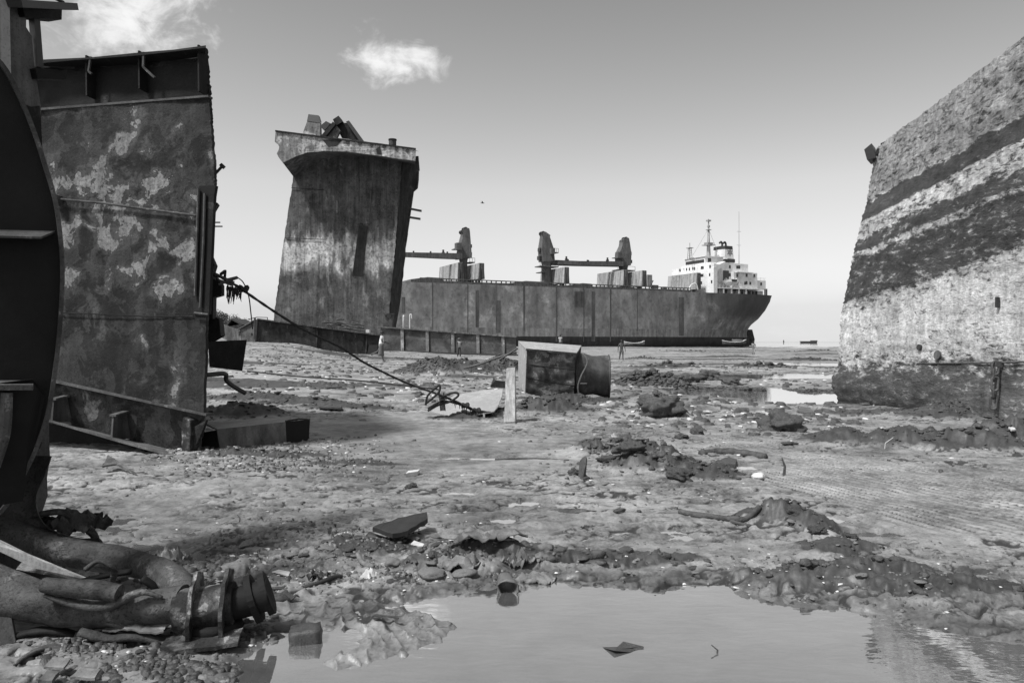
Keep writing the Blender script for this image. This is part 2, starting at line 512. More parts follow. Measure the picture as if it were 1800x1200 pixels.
def fbm(x, y, o=4, seed=0, gain=0.5, ridged=False):
    s = 0; a = 1.0; t = 0
    for k in range(o):
        n = gnoise(x * 2 ** k + 17.3 * k, y * 2 ** k - 9.1 * k, seed + k)
        if ridged: n = 1 - 2 * np.abs(n)
        s = s + a * n; t += a; a *= gain
    return s / t
def sstep(a, b, x):
    t = np.clip((x - a) / (b - a), 0, 1)
    return t * t * (3 - 2 * t)

CTRL = [(-7.4, 42, .42), (-11.7, 66, .42), (-21.5, 62, 1.55), (-14, 75, .66), (0.5, 72, .24), (-4.7, 66, .2),
        (8.7, 59, .05), (0, 40, .06), (20, 60, .03), (-19, 50, 1.3), (0, 100, .3), (40, 100, .03), (-8, 20, .12), (0, 15, .05),
        (-40, 80, 2.6), (-60, 60, 3.2), (0, 25, .04), (10, 22, .03), (-3, 30, .12), (-10, 30, .45), (-30, 30, 1.5), (-14, 14, .35),
        (5, 10, .03), (-5, 8, .05), (-5, 4, .05), (5, 5, .04), (0, 6, .035), (-2.2, 4.2, -.02), (-3, 4.4, -.01), (-1.7, 4.2, -.01), (-2.6, 3.6, .0), (0, 9, .03), (8, 7, .04), (15, 12, .10), (30, 30, .03), (-20, 120, 1.0), (60, 200, .05), (0, 200, .1),
        (-60, 200, 1.0), (100, 60, .03), (-120, 150, 4.0), (0, -20, .2), (-30, -10, 1.0), (30, -10, .2)]
def base_height(X, Y):
    s = np.zeros_like(X); w = np.zeros_like(X)
    for cx, cy, cz in CTRL:
        q = 1.0 / (((X - cx) ** 2 + ((Y - cy) * 0.7) ** 2) + 6.0) ** 2
        s += q * cz; w += q
    z = s / w
    far = sstep(150, 400, np.hypot(X, Y))
    return z * (1 - far) + far * (-0.25 + 0.0 * z)

def polysd(X, Y, poly):
    """signed distance, positive inside"""
    d = np.full_like(X, 1e9); ins = np.zeros(X.shape, bool)
    n = len(poly)
    for i in range(n):
        ax, ay = poly[i]; bx, by = poly[(i + 1) % n]
        ex, ey = bx - ax, by - ay
        t = np.clip(((X - ax) * ex + (Y - ay) * ey) / (ex * ex + ey * ey + 1e-12), 0, 1)
        d = np.minimum(d, np.hypot(X - ax - t * ex, Y - ay - t * ey))
        c = ((ay > Y) != (by > Y)) & (X < (bx - ax) * (Y - ay) / (by - ay + 1e-12) + ax)
        ins ^= c
    return np.where(ins, d, -d)
def gxy(px, py):
    v = GP(px, py); return (v.x, v.y)

POND = [gxy(*p) for p in [(432, 1210), (440, 1165), (480, 1135), (560, 1105), (640, 1090), (700, 1066), (735, 1057), (800, 1047), (860, 1040), (905, 1020),
        (960, 1021), (1040, 1030), (1120, 1036), (1160, 1046), (1230, 1024), (1290, 1030), (1345, 1046), (1400, 1052), (1440, 1062), (1520, 1074),
        (1600, 1098), (1700, 1120), (1800, 1133), (1990, 1150), (2350, 1180), (2600, 1500), (2000, 2400), (900, 2400), (200, 2400), (380, 1500)]]
TREAD = [gxy(*p) for p in [(500, 1062), (620, 1062), (760, 1074), (815, 1092), (790, 1125), (700, 1160), (600, 1178), (535, 1172), (600, 1140), (640, 1115), (560, 1105), (490, 1090)]]
# puddles: px, py, half width px, half height px
PUD = [(930, 886, 36, 6), (885, 915, 26, 5), (810, 868, 34, 5), (1065, 878, 32, 4), (1130, 920, 16, 3), (1180, 934, 26, 4), (1200, 946, 22, 5),
       (1415, 1000, 34, 9), (1480, 998, 26, 5), (1440, 912, 46, 10), (1335, 950, 22, 4), (1100, 768, 28, 9), (1065, 785, 45, 14),
       (1360, 693, 110, 13), (1250, 688, 60, 7), (1230, 722, 30, 4), (1340, 725, 40, 5), (1440, 722, 26, 3), (460, 866, 22, 3), (380, 843, 20, 3),
       (840, 806, 120, 3), (1690, 768, 60, 4), (1300, 822, 50, 5), (500, 1010, 18, 3), (1540, 940, 60, 7), (1580, 965, 46, 6), (1240, 662, 150, 4), (1380, 660, 120, 5),
       (1130, 655, 60, 3), (1420, 640, 60, 3), (1250, 640, 90, 2)]
# mud heaps: px, py (base centre), half width m, half depth m, height m, roughness
HEAP = [(800, 668, 2.5, 1.7, 0.56, 0.7), (740, 668, 1.7, 1.1, 0.34, 0.7), (880, 662, 1.5, 1.4, 0.66, 0.7),
        (1150, 684, 1.6, 0.9, 0.46, 0.8), (1240, 686, 1.4, 0.8, 0.58, 0.8), (1330, 688, 1.8, 0.7, 0.36, 0.8), (1420, 690, 1.2, 0.6, 0.20, 0.8),
        (1110, 815, 0.66, 0.70, 0.30, 0.8), (1165, 842, 0.75, 0.45, 0.24, 0.8), (1070, 805, 0.50, 0.55, 0.18, 0.8), (1250, 850, 0.62, 0.26, 0.10, 0.9),
        (1165, 738, 0.62, 0.45, 0.38, 1.0), (1385, 760, 0.40, 0.34, 0.26, 0.8),
        (1500, 790, 0.8, 0.55, 0.17, 1.0), (1620, 795, 1.0, 0.5, 0.18, 1.0), (1740, 800, 1.1, 0.5, 0.22, 1.0), (1860, 790, 1.2, 0.8, 0.30, 1.0),
        (1560, 735, 1.3, 0.6, 0.07, 0.9), (1680, 742, 1.2, 0.7, 0.13, 0.9), (1790, 742, 1.5, 0.9, 0.26, 0.9),
        (1390, 935, 0.34, 0.24, 0.15, 0.9), (1450, 945, 0.30, 0.2, 0.10, 0.9), (1490, 985, 0.36, 0.2, 0.07, 0.8), (1330, 925, 0.3, 0.12, 0.05, 0.6),
        (1560, 1040, 0.55, 0.24, 0.08, 0.7), (1700, 1075, 0.6, 0.25, 0.09, 0.7), (860, 1000, 0.60, 0.26, 0.12, 0.7), (760, 1020, 0.34, 0.2, 0.10, 0.7),
        (1100, 1005, 0.8, 0.2, 0.05, 0.5), (1430, 1045, 0.5, 0.2, 0.08, 0.6), (640, 985, 0.5, 0.3, 0.05, 0.5),
        (960, 735, 1.3, 0.7, 0.26, 0.9), (1000, 715, 1.3, 0.6, 0.22, 0.9), (820, 745, 0.9, 0.4, 0.15, 0.7),
        (420, 715, 1.6, 0.8, 0.16, 0.8), (520, 722, 1.6, 0.6, 0.14, 0.7), (400, 745, 1.2, 0.8, 0.22, 0.8), (600, 728, 1.5, 0.5, 0.10, 0.6),
        (450, 810, 1.1, 0.3, 0.06, 0.7), (620, 825, 0.8, 0.25, 0.06, 0.7),
        (1130, 632, 2.0, 1.0, 0.22, 1.0), (1300, 628, 3.5, 1.2, 0.20, 1.0), (1230, 640, 3.5, 1.0, 0.25, 1.0), (1420, 634, 3.0, 1.2, 0.22, 1.0), (1180, 648, 2.4, 0.8, 0.18, 1.0),
        (1350, 650, 2.6, 0.8, 0.22, 1.0), (1440, 618, 5, 2, 0.25, 1.0), (1210, 619, 5, 2, 0.2, 1.0)]
SMOOTH = [gxy(*p) for p in [(560, 745), (760, 725), (880, 770), (1010, 770), (1030, 815), (900, 835), (700, 825), (560, 800)]]
SMOOTH2 = [gxy(*p) for p in [(430, 660), (700, 664), (780, 690), (700, 706), (420, 702)]]
RIPPLE = [gxy(*p) for p in [(1180, 775), (1330, 765), (1440, 800), (1700, 825), (1900, 850), (1900, 960), (1600, 935), (1480, 890), (1350, 860), (1290, 835), (1400, 815)]]
RIPPLE2 = [gxy(*p) for p in [(900, 770), (1040, 765), (1060, 790), (1010, 825), (900, 800)]]
ROUGHZ = [gxy(*p) for p in [(420, 905), (640, 930), (900, 945), (1100, 985), (1400, 985), (1800, 1010), (2000, 1060), (2000, 1170), (1500, 1090), (900, 1030), (740, 1070), (480, 1080), (300, 1000)]]

def terrain(X, Y, full=False):
    R = np.hypot(X, Y)
    near = 1 - sstep(40, 90, R)
    z = base_height(X, Y)
    dark = np.zeros_like(X)
    # broad swells: on the far flat they cross the water level and leave long shallow pools
    z = z + 0.035 * fbm(X / 2.6, Y / 2.2, 3, 3) * near
    z = z + sstep(14, 30, R) * (0.14 * fbm(X / 22, Y / 5.5, 4, 8) - 0.02) * (1 - sstep(600, 1200, R))
    band = fbm(X / 16, Y / 4.0, 4, 21)
    churn = sstep(0.05, 0.35, band) * sstep(16, 26, R)
    z = z + churn * (0.10 * np.maximum(0, fbm(X / 0.8, Y / 0.7, 4, 31)) + 0.03)
    dark = np.maximum(dark, churn * 0.75)
    # churned microrelief
    sm = np.maximum(sstep(-0.25, 0.25, polysd(X, Y, SMOOTH)), sstep(-0.6, 0.6, polysd(X, Y, SMOOTH2)))
    rp = sstep(-0.2, 0.25, polysd(X, Y, RIPPLE) + 0.15 * fbm(X / .5, Y / .5, 2, 77))
    rp2 = sstep(-0.2, 0.2, polysd(X, Y, RIPPLE2))
    rz = sstep(-0.25, 0.25, polysd(X, Y, ROUGHZ) + 0.15 * fbm(X / .5, Y / .5, 2, 71))
    calm = np.clip(np.maximum(sm, np.maximum(rp, rp2)), 0, 1)
    rough = (0.45 + 0.55 * sstep(-0.2, 0.3, fbm(X / 1.4, Y / 1.1, 3, 41))) * (1 - 0.93 * calm)
    z = z + near * rough * 0.026 * fbm(X / 0.42, Y / 0.36, 3, 43, 0.55)
    # torn, plate-like flakes of mud: billowy ridges
    r1 = fbm(X / 0.26 + 0.6 * gnoise(X / .5, Y / .5, 5), Y / 0.20, 4, 51, 0.55, True)
    z = z + near * (rough * 0.015 + rz * 0.026) * r1
    z = z + near * (rough * 0.005 + rz * 0.010) * fbm(X / 0.06, Y / 0.055, 3, 61, 0.6)
    z = z + rz * near * 0.06 * np.maximum(0, fbm(X / 0.30, Y / 0.24, 3, 66))
    dark = np.maximum(dark, 0.30 * sstep(0.1, 0.5, fbm(X / 0.9, Y / 0.7, 4, 81)) * (1 - calm) + 0.35 * rz * sstep(-.2, .4, fbm(X / 0.35, Y / 0.3, 3, 83)))
    bil = np.abs(gnoise(X / 0.55 + 0.3 * gnoise(X / .3, Y / .3, 411), Y / 0.36, 412)) + 0.5 * np.abs(gnoise(X / 0.24, Y / 0.17, 413)) + 0.25 * np.abs(gnoise(X / 0.11, Y / 0.08, 414))
    z = z + near * rough * (1 - 0.75 * rz) * 0.024 * (bil - 0.45)
    # crevices between tongues of drying mud
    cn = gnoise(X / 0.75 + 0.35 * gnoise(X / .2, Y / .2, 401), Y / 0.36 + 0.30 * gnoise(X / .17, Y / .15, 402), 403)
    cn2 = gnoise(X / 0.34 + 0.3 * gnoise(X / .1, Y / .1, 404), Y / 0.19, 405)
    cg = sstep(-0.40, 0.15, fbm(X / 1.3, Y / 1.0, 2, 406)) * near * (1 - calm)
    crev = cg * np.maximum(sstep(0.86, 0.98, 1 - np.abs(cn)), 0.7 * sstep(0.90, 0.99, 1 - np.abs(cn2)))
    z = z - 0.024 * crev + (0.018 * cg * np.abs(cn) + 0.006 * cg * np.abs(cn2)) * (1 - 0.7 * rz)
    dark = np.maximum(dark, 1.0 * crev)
    # heaps of dug-out clay
    for k, (px, py, hx, hy, h, ro) in enumerate(HEAP):
        c = GP(px, py)
        cx, cy = c.x, c.y + hy * 0.9
        sel = (np.abs(X - cx) < hx * 2.1) & (np.abs(Y - cy) < hy * 2.1)
        if not sel.any(): continue
        xs, ys = X[sel], Y[sel]
        wob = 0.34 * fbm(xs / (hx * .55), ys / (hy * .8), 3, 100 + k)
        q = np.sqrt(((xs - cx) / hx) ** 2 + ((ys - cy) / hy) ** 2)
        q = np.maximum(0, q + wob)
        m = np.exp(-2.2 * q * q) * (1 - sstep(1.3, 1.9, q))
        s = 0.22 + 0.6 * min(1.0, h)
        n = fbm(xs / (0.62 * s), ys / (0.62 * s), 5, 140 + k, 0.62)
        n2 = fbm(xs / (0.10 * s + .03), ys / (0.10 * s + .03), 3, 190 + k, 0.6, True)
        z[sel] += m * h * (1.12 + 0.85 * ro * n) + m ** 0.7 * ro * (0.05 * h + 0.010) * n2
        dark[sel] = np.maximum(dark[sel], np.clip(m * 2.2, 0, 1) * (0.70 + 0.30 * ro))
    # current ripples
    ph = (X * 0.90 + Y * 0.40) / 0.110 + 0.8 * fbm(X / 0.8, Y / 0.6, 3, 91)
    amp = 0.5 + 0.9 * fbm(X / 0.9, Y / 0.5, 3, 93)
    z = z * (1 - 0.7 * rp) + rp * 0.026
    rw = np.sin(ph * 2 * math.pi)
    z = z + rp * 0.0300 * np.clip(amp, 0.25, 1.2) * (rw + 0.25 * np.cos(ph * 4 * math.pi)) * (1 - sstep(0.1, 0.5, dark))
    dark = np.maximum(dark, rp * 1.0 * sstep(0.0, -0.6, rw) * np.clip(amp + .2, 0.4, 1.0))  # dark silt in the troughs, painted in to strengthen faint ripple shading
    ph2 = (Y) / 0.11 + 1.6 * fbm(X / 0.5, Y / 0.5, 3, 95)
    z = z + rp2 * 0.007 * np.sin(ph2 * 2 * math.pi)
    # the pool at the photographer's feet
    nearb = R < 14
    sd = np.full_like(X, -9.0)
    sd[nearb] = polysd(X[nearb], Y[nearb], POND)
    shore = sd + 0.05 * fbm(X / 0.30, Y / 0.25, 4, 97) + 0.02 * gnoise(X / .06, Y / .06, 98)
    m = sstep(-0.16, 0.20, shore)
    z = z * (1 - m) + m * (-0.055 + 0.012 * fbm(X / .5, Y / .4, 3, 99))
    # edge lowered everywhere round the pool so that the waterline follows the bank
    dark = np.maximum(dark, 0.55 * sstep(-0.5, -0.05, sd) * (1 - m))
    tr = np.full_like(X, -9.0)
    tr[nearb] = polysd(X[nearb], Y[nearb], TREAD)
    t = sstep(-0.10, 0.09, tr + 0.03 * gnoise(X / .12, Y / .12, 7))
    phx = (X * 0.95 + Y * 0.55) / 0.105 + 1.0 * fbm(X / 0.22, Y / 0.2, 3, 105)
    tri = np.abs((phx % 1.0) - 0.35)
    z = z * (1 - t) + t * (0.006 + 0.034 * (1 - np.abs(np.sin(math.pi * phx))) ** 1.4 * (0.75 + 0.7 * gnoise(X / .15, Y / .13, 106)) + 0.010 * gnoise(X / .2, Y / .16, 108) + 0.006 * fbm(X / .04, Y / .04, 2, 107))
    # puddles
    for k, (px, py, wx, wy) in enumerate(PUD):
        c = GP(px, py); a = GP(px + wx, py); b = GP(px, py - wy)
        rx = max(abs(a.x - c.x), .03); ry = max(abs(b.y - c.y), .03)
        sel = (np.abs(X - c.x) < rx * 2.2) & (np.abs(Y - c.y) < ry * 2.2)
        if not sel.any(): continue
        xs, ys = X[sel], Y[sel]
        q = np.sqrt(((xs - c.x) / rx) ** 2 + ((ys - c.y) / ry) ** 2) + 0.75 * fbm(xs / (rx * .7), ys / (ry * .7), 4, 210 + k, 0.6)
        m = 1 - sstep(0.5, 1.7, q)
        z[sel] = z[sel] * (1 - m) + m * np.minimum(z[sel], -0.014)
    return (z, dark) if not full else (z, dark, calm)

def ground_z(x, y):
    z, _ = terrain(np.array([float(x)]), np.array([float(y)]))
    return float(z[0])

def make_ground():
    rs = [1.2]
    while rs[-1] < 3.2: rs.append(rs[-1] + 0.03)
    while rs[-1] < 320: rs.append(rs[-1] + min(rs[-1] ** 2 * 0.0009, rs[-1] * (0.004 if rs[-1] < 36 else 0.011)))
    while rs[-1] < 9000: rs.append(rs[-1] * 1.12)
    rs = np.array(rs)
    th = np.concatenate([np.linspace(-math.pi, -0.72, 40, endpoint=False), np.linspace(-0.72, 0.72, 900), np.linspace(0.72, math.pi, 41)[1:]])
    T, R = np.meshgrid(th, rs)
    X = (np.sin(T) * R).ravel(); Y = (np.cos(T) * R).ravel()
    z, dark, calm = terrain(X, Y, True)
    nr, nt = len(rs), len(th)
    # centre cap under the photographer
    verts = np.stack([X, Y, z], 1)
    i = np.arange(nr - 1)[:, None]; j = np.arange(nt - 1)[None, :]
    a = (i * nt + j).ravel()
    quads = np.stack([a, a + 1, a + 1 + nt, a + nt], 1)
    me = bpy.data.meshes.new('ground')
    nv = len(verts)
    verts = np.vstack([verts, [[0, 0, -0.05]]])
    tj = np.arange(nt - 1)
    tris = np.stack([tj, tj + 1, np.full(nt - 1, nv)], 1)[:, ::1]
    me.vertices.add(len(verts)); me.vertices.foreach_set('co', verts.astype(np.float32).ravel())
    nl = quads.size + tris.size
    me.loops.add(nl)
    me.loops.foreach_set('vertex_index', np.concatenate([quads.ravel(), tris.ravel()]).astype(np.int32))
    npoly = len(quads) + len(tris)
    me.polygons.add(npoly)
    starts = np.concatenate([np.arange(len(quads)) * 4, len(quads) * 4 + np.arange(len(tris)) * 3]).astype(np.int32)
    me.polygons.foreach_set('loop_start', starts)
    me.polygons.foreach_set('use_smooth', np.ones(npoly, bool))
    me.update(calc_edges=True)
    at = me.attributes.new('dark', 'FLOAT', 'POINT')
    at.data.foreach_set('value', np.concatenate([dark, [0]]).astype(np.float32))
    at = me.attributes.new('calm', 'FLOAT', 'POINT')
    at.data.foreach_set('value', np.concatenate([calm, [0]]).astype(np.float32))
    o = bpy.data.objects.new('ground', me)
    COL.objects.link(o)
    o['kind'] = 'structure'
    # wet clay and sand
    m, B, b = base_mat('tidal_mud')
    geo = B.n('ShaderNodeNewGeometry').outputs['Position']
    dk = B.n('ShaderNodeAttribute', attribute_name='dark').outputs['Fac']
    szz = B.n('ShaderNodeSeparateXYZ'); B.put(szz.inputs[0], geo)
    n1 = B.noise(geo, 0.8, 6, 0.62, 0.3)
    n2 = B.noise(geo, 5.5, 6, 0.65, 0.2)
    n3 = B.noise(geo, 38.0, 4, 0.65)
    tone = B.math('ADD', B.math('MULTIPLY', n1, 0.45), B.math('ADD', B.math('MULTIPLY', n2, 0.35), B.math('MULTIPLY', n3, 0.2)))
    sand = B.lin(tone, 0.39, 0.61, 0.085, 0.40)
    clay = B.lin(tone, 0.36, 0.64, 0.026, 0.070)
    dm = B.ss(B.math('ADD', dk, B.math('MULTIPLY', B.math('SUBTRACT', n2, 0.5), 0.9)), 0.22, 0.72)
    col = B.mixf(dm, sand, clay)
    # flecks and smears of dark clay and weed trodden into the surface
    calm_ = B.n('ShaderNodeAttribute', attribute_name='calm').outputs['Fac']
    fl1 = B.noise(B.scale(geo, (1.0, 1.25, 1.0)), 7.5, 6, 0.74, 0.6)
    fl2 = B.noise(B.scale(geo, (0.8, 1.2, 1.0)), 1.6, 5, 0.68, 0.5)
    fg = B.math('MULTIPLY', B.ss(fl2, 0.44, 0.60), B.mixf(calm_, 1.0, 0.12))
    fm = B.math('MULTIPLY', B.ss(fl1, 0.53, 0.60), B.math('ADD', B.math('MULTIPLY', fg, 0.85), 0.15))
    col = B.mixf(fm, col, 0.045)
    fm2 = B.math('MULTIPLY', B.ss(B.noise(geo, 26.0, 4, 0.72, 0.4), 0.60, 0.66), B.mixf(calm_, 0.55, 0.10))
    col = B.mixf(fm2, col, 0.05)
    wet = B.ss(B.math('ADD', szz.outputs[2], B.math('MULTIPLY', B.math('SUBTRACT', n2, 0.5), 0.035)), 0.0, 0.085, 1.0, 0.0)
    col = B.math('MULTIPLY', col, B.mixf(wet, 1.05, 0.66))
    # shell grit and crumbs of litter
    sp = B.vor(geo, 30.0)
    gate = B.ss(B.noise(geo, 1.9, 4, 0.6), 0.52, 0.66)
    spm = B.math('MULTIPLY', B.ss(sp, 0.10, 0.16, 1.0, 0.0), gate)
    col = B.mixf(B.math('MULTIPLY', spm, 0.6), col, 0.40)
    sp2 = B.vor(geo, 17.0)
    spm2 = B.math('MULTIPLY', B.ss(sp2, 0.12, 0.2, 1.0, 0.0), B.ss(B.noise(geo, 1.1, 4, 0.6), 0.50, 0.62))
    col = B.mixf(B.math('MULTIPLY', spm2, 0.7), col, 0.03)
    link(B.nt, B.grey(col), b.inputs['Base Color'])
    link(B.nt, B.mixf(wet, B.lin(n2, 0.3, 0.7, 0.66, 0.46), 0.40), b.inputs['Roughness'])
    b.inputs['Specular IOR Level'].default_value = 0.42
    hh = B.math('ADD', B.math('MULTIPLY', n3, 0.30), B.noise(geo, 12.0, 5, 0.60))
    link(B.nt, B.bump(hh, 0.40, 0.016), b.inputs['Normal'])
    me.materials.append(m)
    return o
ground = make_ground()

# standing water at one level: it shows wherever the mud dips below it, and far out it is the sea
def make_water():
    g = Geo()
    rings = [0.0, 3, 8, 20, 60, 200, 800, 3000, 12000]
    n = 48; vs = [(0, 0, 0)]; fs = []
    for r in rings[1:]:
        vs += [(r * math.sin(2 * math.pi * k / n), r * math.cos(2 * math.pi * k / n), 0) for k in range(n)]
    for k in range(n): fs.append((0, 1 + (k + 1) % n, 1 + k))
    for i in range(len(rings) - 2):
        for k in range(n):
            a = 1 + i * n + k; c = 1 + i * n + (k + 1) % n
            fs.append((a, c, c + n, a + n))
    o = mk('water', vs, fs, None, fix=False)
    for p in o.data.polygons: pass
    o['kind'] = 'structure'
    m, B, b = base_mat('silty_water')
    B.nt.nodes.remove(b)
    out = [x for x in B.nt.nodes if x.type == 'OUTPUT_MATERIAL'][0]
    geo = B.n('ShaderNodeNewGeometry').outputs['Position']
    silt = B.n('ShaderNodeBsdfDiffuse')
    nn = B.noise(B.scale(geo, (1, 1.4, 1)), 2.2, 5, 0.6, 0.8)
    link(B.nt, B.grey(B.lin(nn, 0.3, 0.7, 0.14, 0.25)), silt.inputs[0])
    gl = B.n('ShaderNodeBsdfGlossy')
    gl.inputs['Roughness'].default_value = 0.025
    gl.inputs['Color'].default_value = (0.98, 0.98, 0.98, 1)
    wv = B.noise(B.scale(geo, (1, 2.2, 1)), 7.0, 3, 0.5, 0.3)
    nrm = B.bump(wv, 0.018, 0.05)
    link(B.nt, nrm, gl.inputs['Normal'])
    fr = B.n('ShaderNodeFresnel'); fr.inputs['IOR'].default_value = 1.9
    link(B.nt, nrm, fr.inputs['Normal'])
    mx = B.n('ShaderNodeMixShader')
    link(B.nt, B.math('ADD', B.math('MULTIPLY', fr.outputs[0], 0.32), 0.68, clamp=True), mx.inputs[0])
    link(B.nt, silt.outputs[0], mx.inputs[1]); link(B.nt, gl.outputs[0], mx.inputs[2])
    # shallow margins let the mud show through
    link(B.nt, mx.outputs[0], out.inputs[0])
    o.data.materials.append(m)
    return o
water = make_water()
# ------------------------------------------------------------------ the beached bulk carrier
SA = Vector((-29.67, 203, 0)); SB = Vector((83.0, 257, 0))
AX = (SB - SA).normalized()                    # towards the stern
LA = Vector((-AX.y, AX.x, 0))                  # port to starboard (away from the camera)
SIDE = Plane(SA, -LA)
UPV = Vector((0, 0, 1))
def sz(px, py, w=0.0):
    """length along the ship and height of a sight line on the lengthwise plane w metres in from the port side"""
    p = SIDE.hit(px, py, -w)
    return ((p - SA).dot(AX), p.z)
def SP(s, w, z):
    return SA + AX * s + LA * w + UPV * z
BEAM = 24.0
ship = thing('bulk_carrier', SP(60, 12, 0.0), 'long grey bulk carrier with white bridge house and deck cranes, aground on the flat', 'ship')

sdeck0 = sz(705, 495); sdeck1 = sz(1353, 518)
def deck_z(s):
    t = (s - sdeck0[0]) / (sdeck1[0] - sdeck0[0])
    return sdeck0[1] * (1 - t) + sdeck1[1] * t
S_BOW = sz(545, 510)[0]; S_AFT = sz(1354, 518, 3.6)[0]
# stern profile on the centre line: height -> last s
def _pw(py): return 12.0 - 8.4 * max(0.0, min(1.0, (600 - py) / 82.0)) ** 3
PROF = sorted([(sz(px, py, _pw(py))[1], sz(px, py, _pw(py))[0]) for px, py in [(1355, 518), (1350, 531), (1343, 545), (1332, 560), (1320, 570), (1314, 578), (1312, 586), (1313, 592), (1318, 598), (1316, 606)]])
def s_end(z):
    if z <= PROF[0][0]: return PROF[0][1]
    for (z0, a), (z1, b) in zip(PROF, PROF[1:]):
        if z0 <= z <= z1: return a + (b - a) * (z - z0) / (z1 - z0)
    return PROF[-1][1]
def half(s, z, top):
    """half breadth of the hull at s, z"""
    v = max(0.0, min(1.0, z / top))
    e = s_end(z)
    run = 46 - 30 * v                      # the run starts further forward low down
    x = max(0.0, min(1.0, (e - s) / run))
    blunt = 0.72 * v ** 3                  # transom keeps width up high
    aft = (blunt + (1 - blunt) * math.sin(x * math.pi / 2) ** 0.8) if x < 1 else 1.0
    b0 = S_BOW - 4 * v
    xb = max(0.0, min(1.0, (s - b0) / 26.0))
    bow = math.sin(xb * math.pi / 2) ** 0.7 if xb < 1 else 1.0
    bilge = 1.0 - 0.06 * max(0.0, 1 - z / 1.6) ** 2
    return BEAM / 2 * max(0.015, min(aft, bow)) * bilge
def hull_strip(name, z0f, z1f, nz, mat):
    g = Geo(); ss = []
    NS = 90
    rings = []
    for i in range(NS + 1):
        u = i / NS
        u = 1 - (1 - u) ** 1.6
        ring = []
        for k in range(nz + 1):
            top0 = deck_z(60)
            zz = None
            s_try = S_BOW + (S_AFT - S_BOW) * u
            z0, z1 = z0f(s_try), z1f(s_try)
            z = z0 + (z1 - z0) * k / nz
            e = s_end(z)
            s = S_BOW + (e - S_BOW) * u
            ring.append((s, half(s, z, deck_z(s)), z))
        rings.append(ring)
    vs = []; fs = []
    n = nz + 1
    for ring in rings:
        for (s, h, z) in ring: vs.append(SP(s, BEAM / 2 - h, z))
    N = len(vs)
    for ring in rings:
        for (s, h, z) in ring: vs.append(SP(s, BEAM / 2 + h, z))
    for i in range(NS):
        for k in range(nz):
            a = i * n + k
            fs.append((a, a + n, a + n + 1, a + 1))
            fs.append((N + a, N + a + 1, N + a + n + 1, N + a + n))
    for k in range(nz):
        a = NS * n + k
        fs.append((a, N + a, N + a + 1, a + 1))
        fs.append((k, k + 1, N + k + 1, N + k))
    return mk(name, vs, fs, mat, ship, smooth=True, fix=False, auto=50), rings
zb = 0.02
Z_BOOT = 3.1; Z_PALE = 5.6
hull, rg = hull_strip('hull', lambda s: Z_PALE, lambda s: deck_z(s), 12, M['ship'])
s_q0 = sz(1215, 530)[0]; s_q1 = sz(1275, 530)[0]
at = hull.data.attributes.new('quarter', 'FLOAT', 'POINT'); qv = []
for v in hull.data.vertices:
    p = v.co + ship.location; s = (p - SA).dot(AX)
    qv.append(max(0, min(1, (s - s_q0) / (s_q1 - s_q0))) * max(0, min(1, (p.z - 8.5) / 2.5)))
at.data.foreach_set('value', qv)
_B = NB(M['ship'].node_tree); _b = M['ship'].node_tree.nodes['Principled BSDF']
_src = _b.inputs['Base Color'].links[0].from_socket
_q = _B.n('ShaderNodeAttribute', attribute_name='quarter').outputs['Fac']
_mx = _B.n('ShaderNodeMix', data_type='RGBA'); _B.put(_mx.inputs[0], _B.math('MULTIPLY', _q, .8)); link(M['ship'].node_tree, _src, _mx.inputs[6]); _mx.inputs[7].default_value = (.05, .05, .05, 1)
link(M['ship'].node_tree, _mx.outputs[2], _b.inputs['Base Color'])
hull_strip('waterline_band', lambda s: Z_BOOT, lambda s: Z_PALE, 3, M['boot_pale'])
hull_strip('boot_topping', lambda s: -1.2, lambda s: Z_BOOT, 4, M['boot'])
# deck plate
vs = []; fs = []
for ring in rg:
    s, h, z = ring[-1]
    vs += [SP(s, BEAM / 2 - h, z - .02), SP(s, BEAM / 2 + h, z - .02)]
for i in range(len(rg) - 1): fs.append((2 * i, 2 * i + 1, 2 * i + 3, 2 * i + 2))
mk('deck', vs, fs, M['crane'], ship)
# bulwark and its stays along the port and starboard rail
s_rail1 = sz(1215, 512)[0]
for w, nm in ((0.35, 'bulwark'), (BEAM - 0.35, 'bulwark')):
    g = Geo()
    s = S_BOW + 30
    while s < s_rail1:
        z = deck_z(s)
        e = min(s + 6.2, s_rail1)
        g.bar(SP(s, w, z + 1.25), SP(e + 0.03, w, deck_z(e) + 1.25), 0.3, 0.28)
        g.bar(SP(s, w, z + 0.35), SP(e + 0.03, w, deck_z(e) + 0.35), 0.12, 0.62)
        for q in [q_ for q_ in (0.1, 1.6, 3.1, 4.6) if s + q_ + .2 < e]: g.box(SP(s + q, w, z + 0.75), AX * .16, LA * .1, UPV * .62)
        s += 6.2
    g.build(nm, M['crane'], ship)
# aft bulwark, dark
for px0, px1 in ((1222, 1352),):
    a = sz(px0, 516)[0]; e = sz(px1, 518)[0]
# vertical plate seams and rub marks on the side
for px in (760, 822, 872, 921, 978, 1026, 1073, 1120):
    s = sz(px, 550)[0]
    wdt = 0.20 if px in (1073, 978, 921) else 0.09
    g = Geo(); g.box(SP(s, -0.02, (deck_z(s) + (1.5 if px in (822, 978, 1026, 1073) else 5.0)) / 2), AX * wdt, LA * .05, UPV * (deck_z(s) - (1.5 if px in (822, 978, 1026, 1073) else 5.0)) / 2)
    g.build('seam_strip', M['ship_dark'], ship)
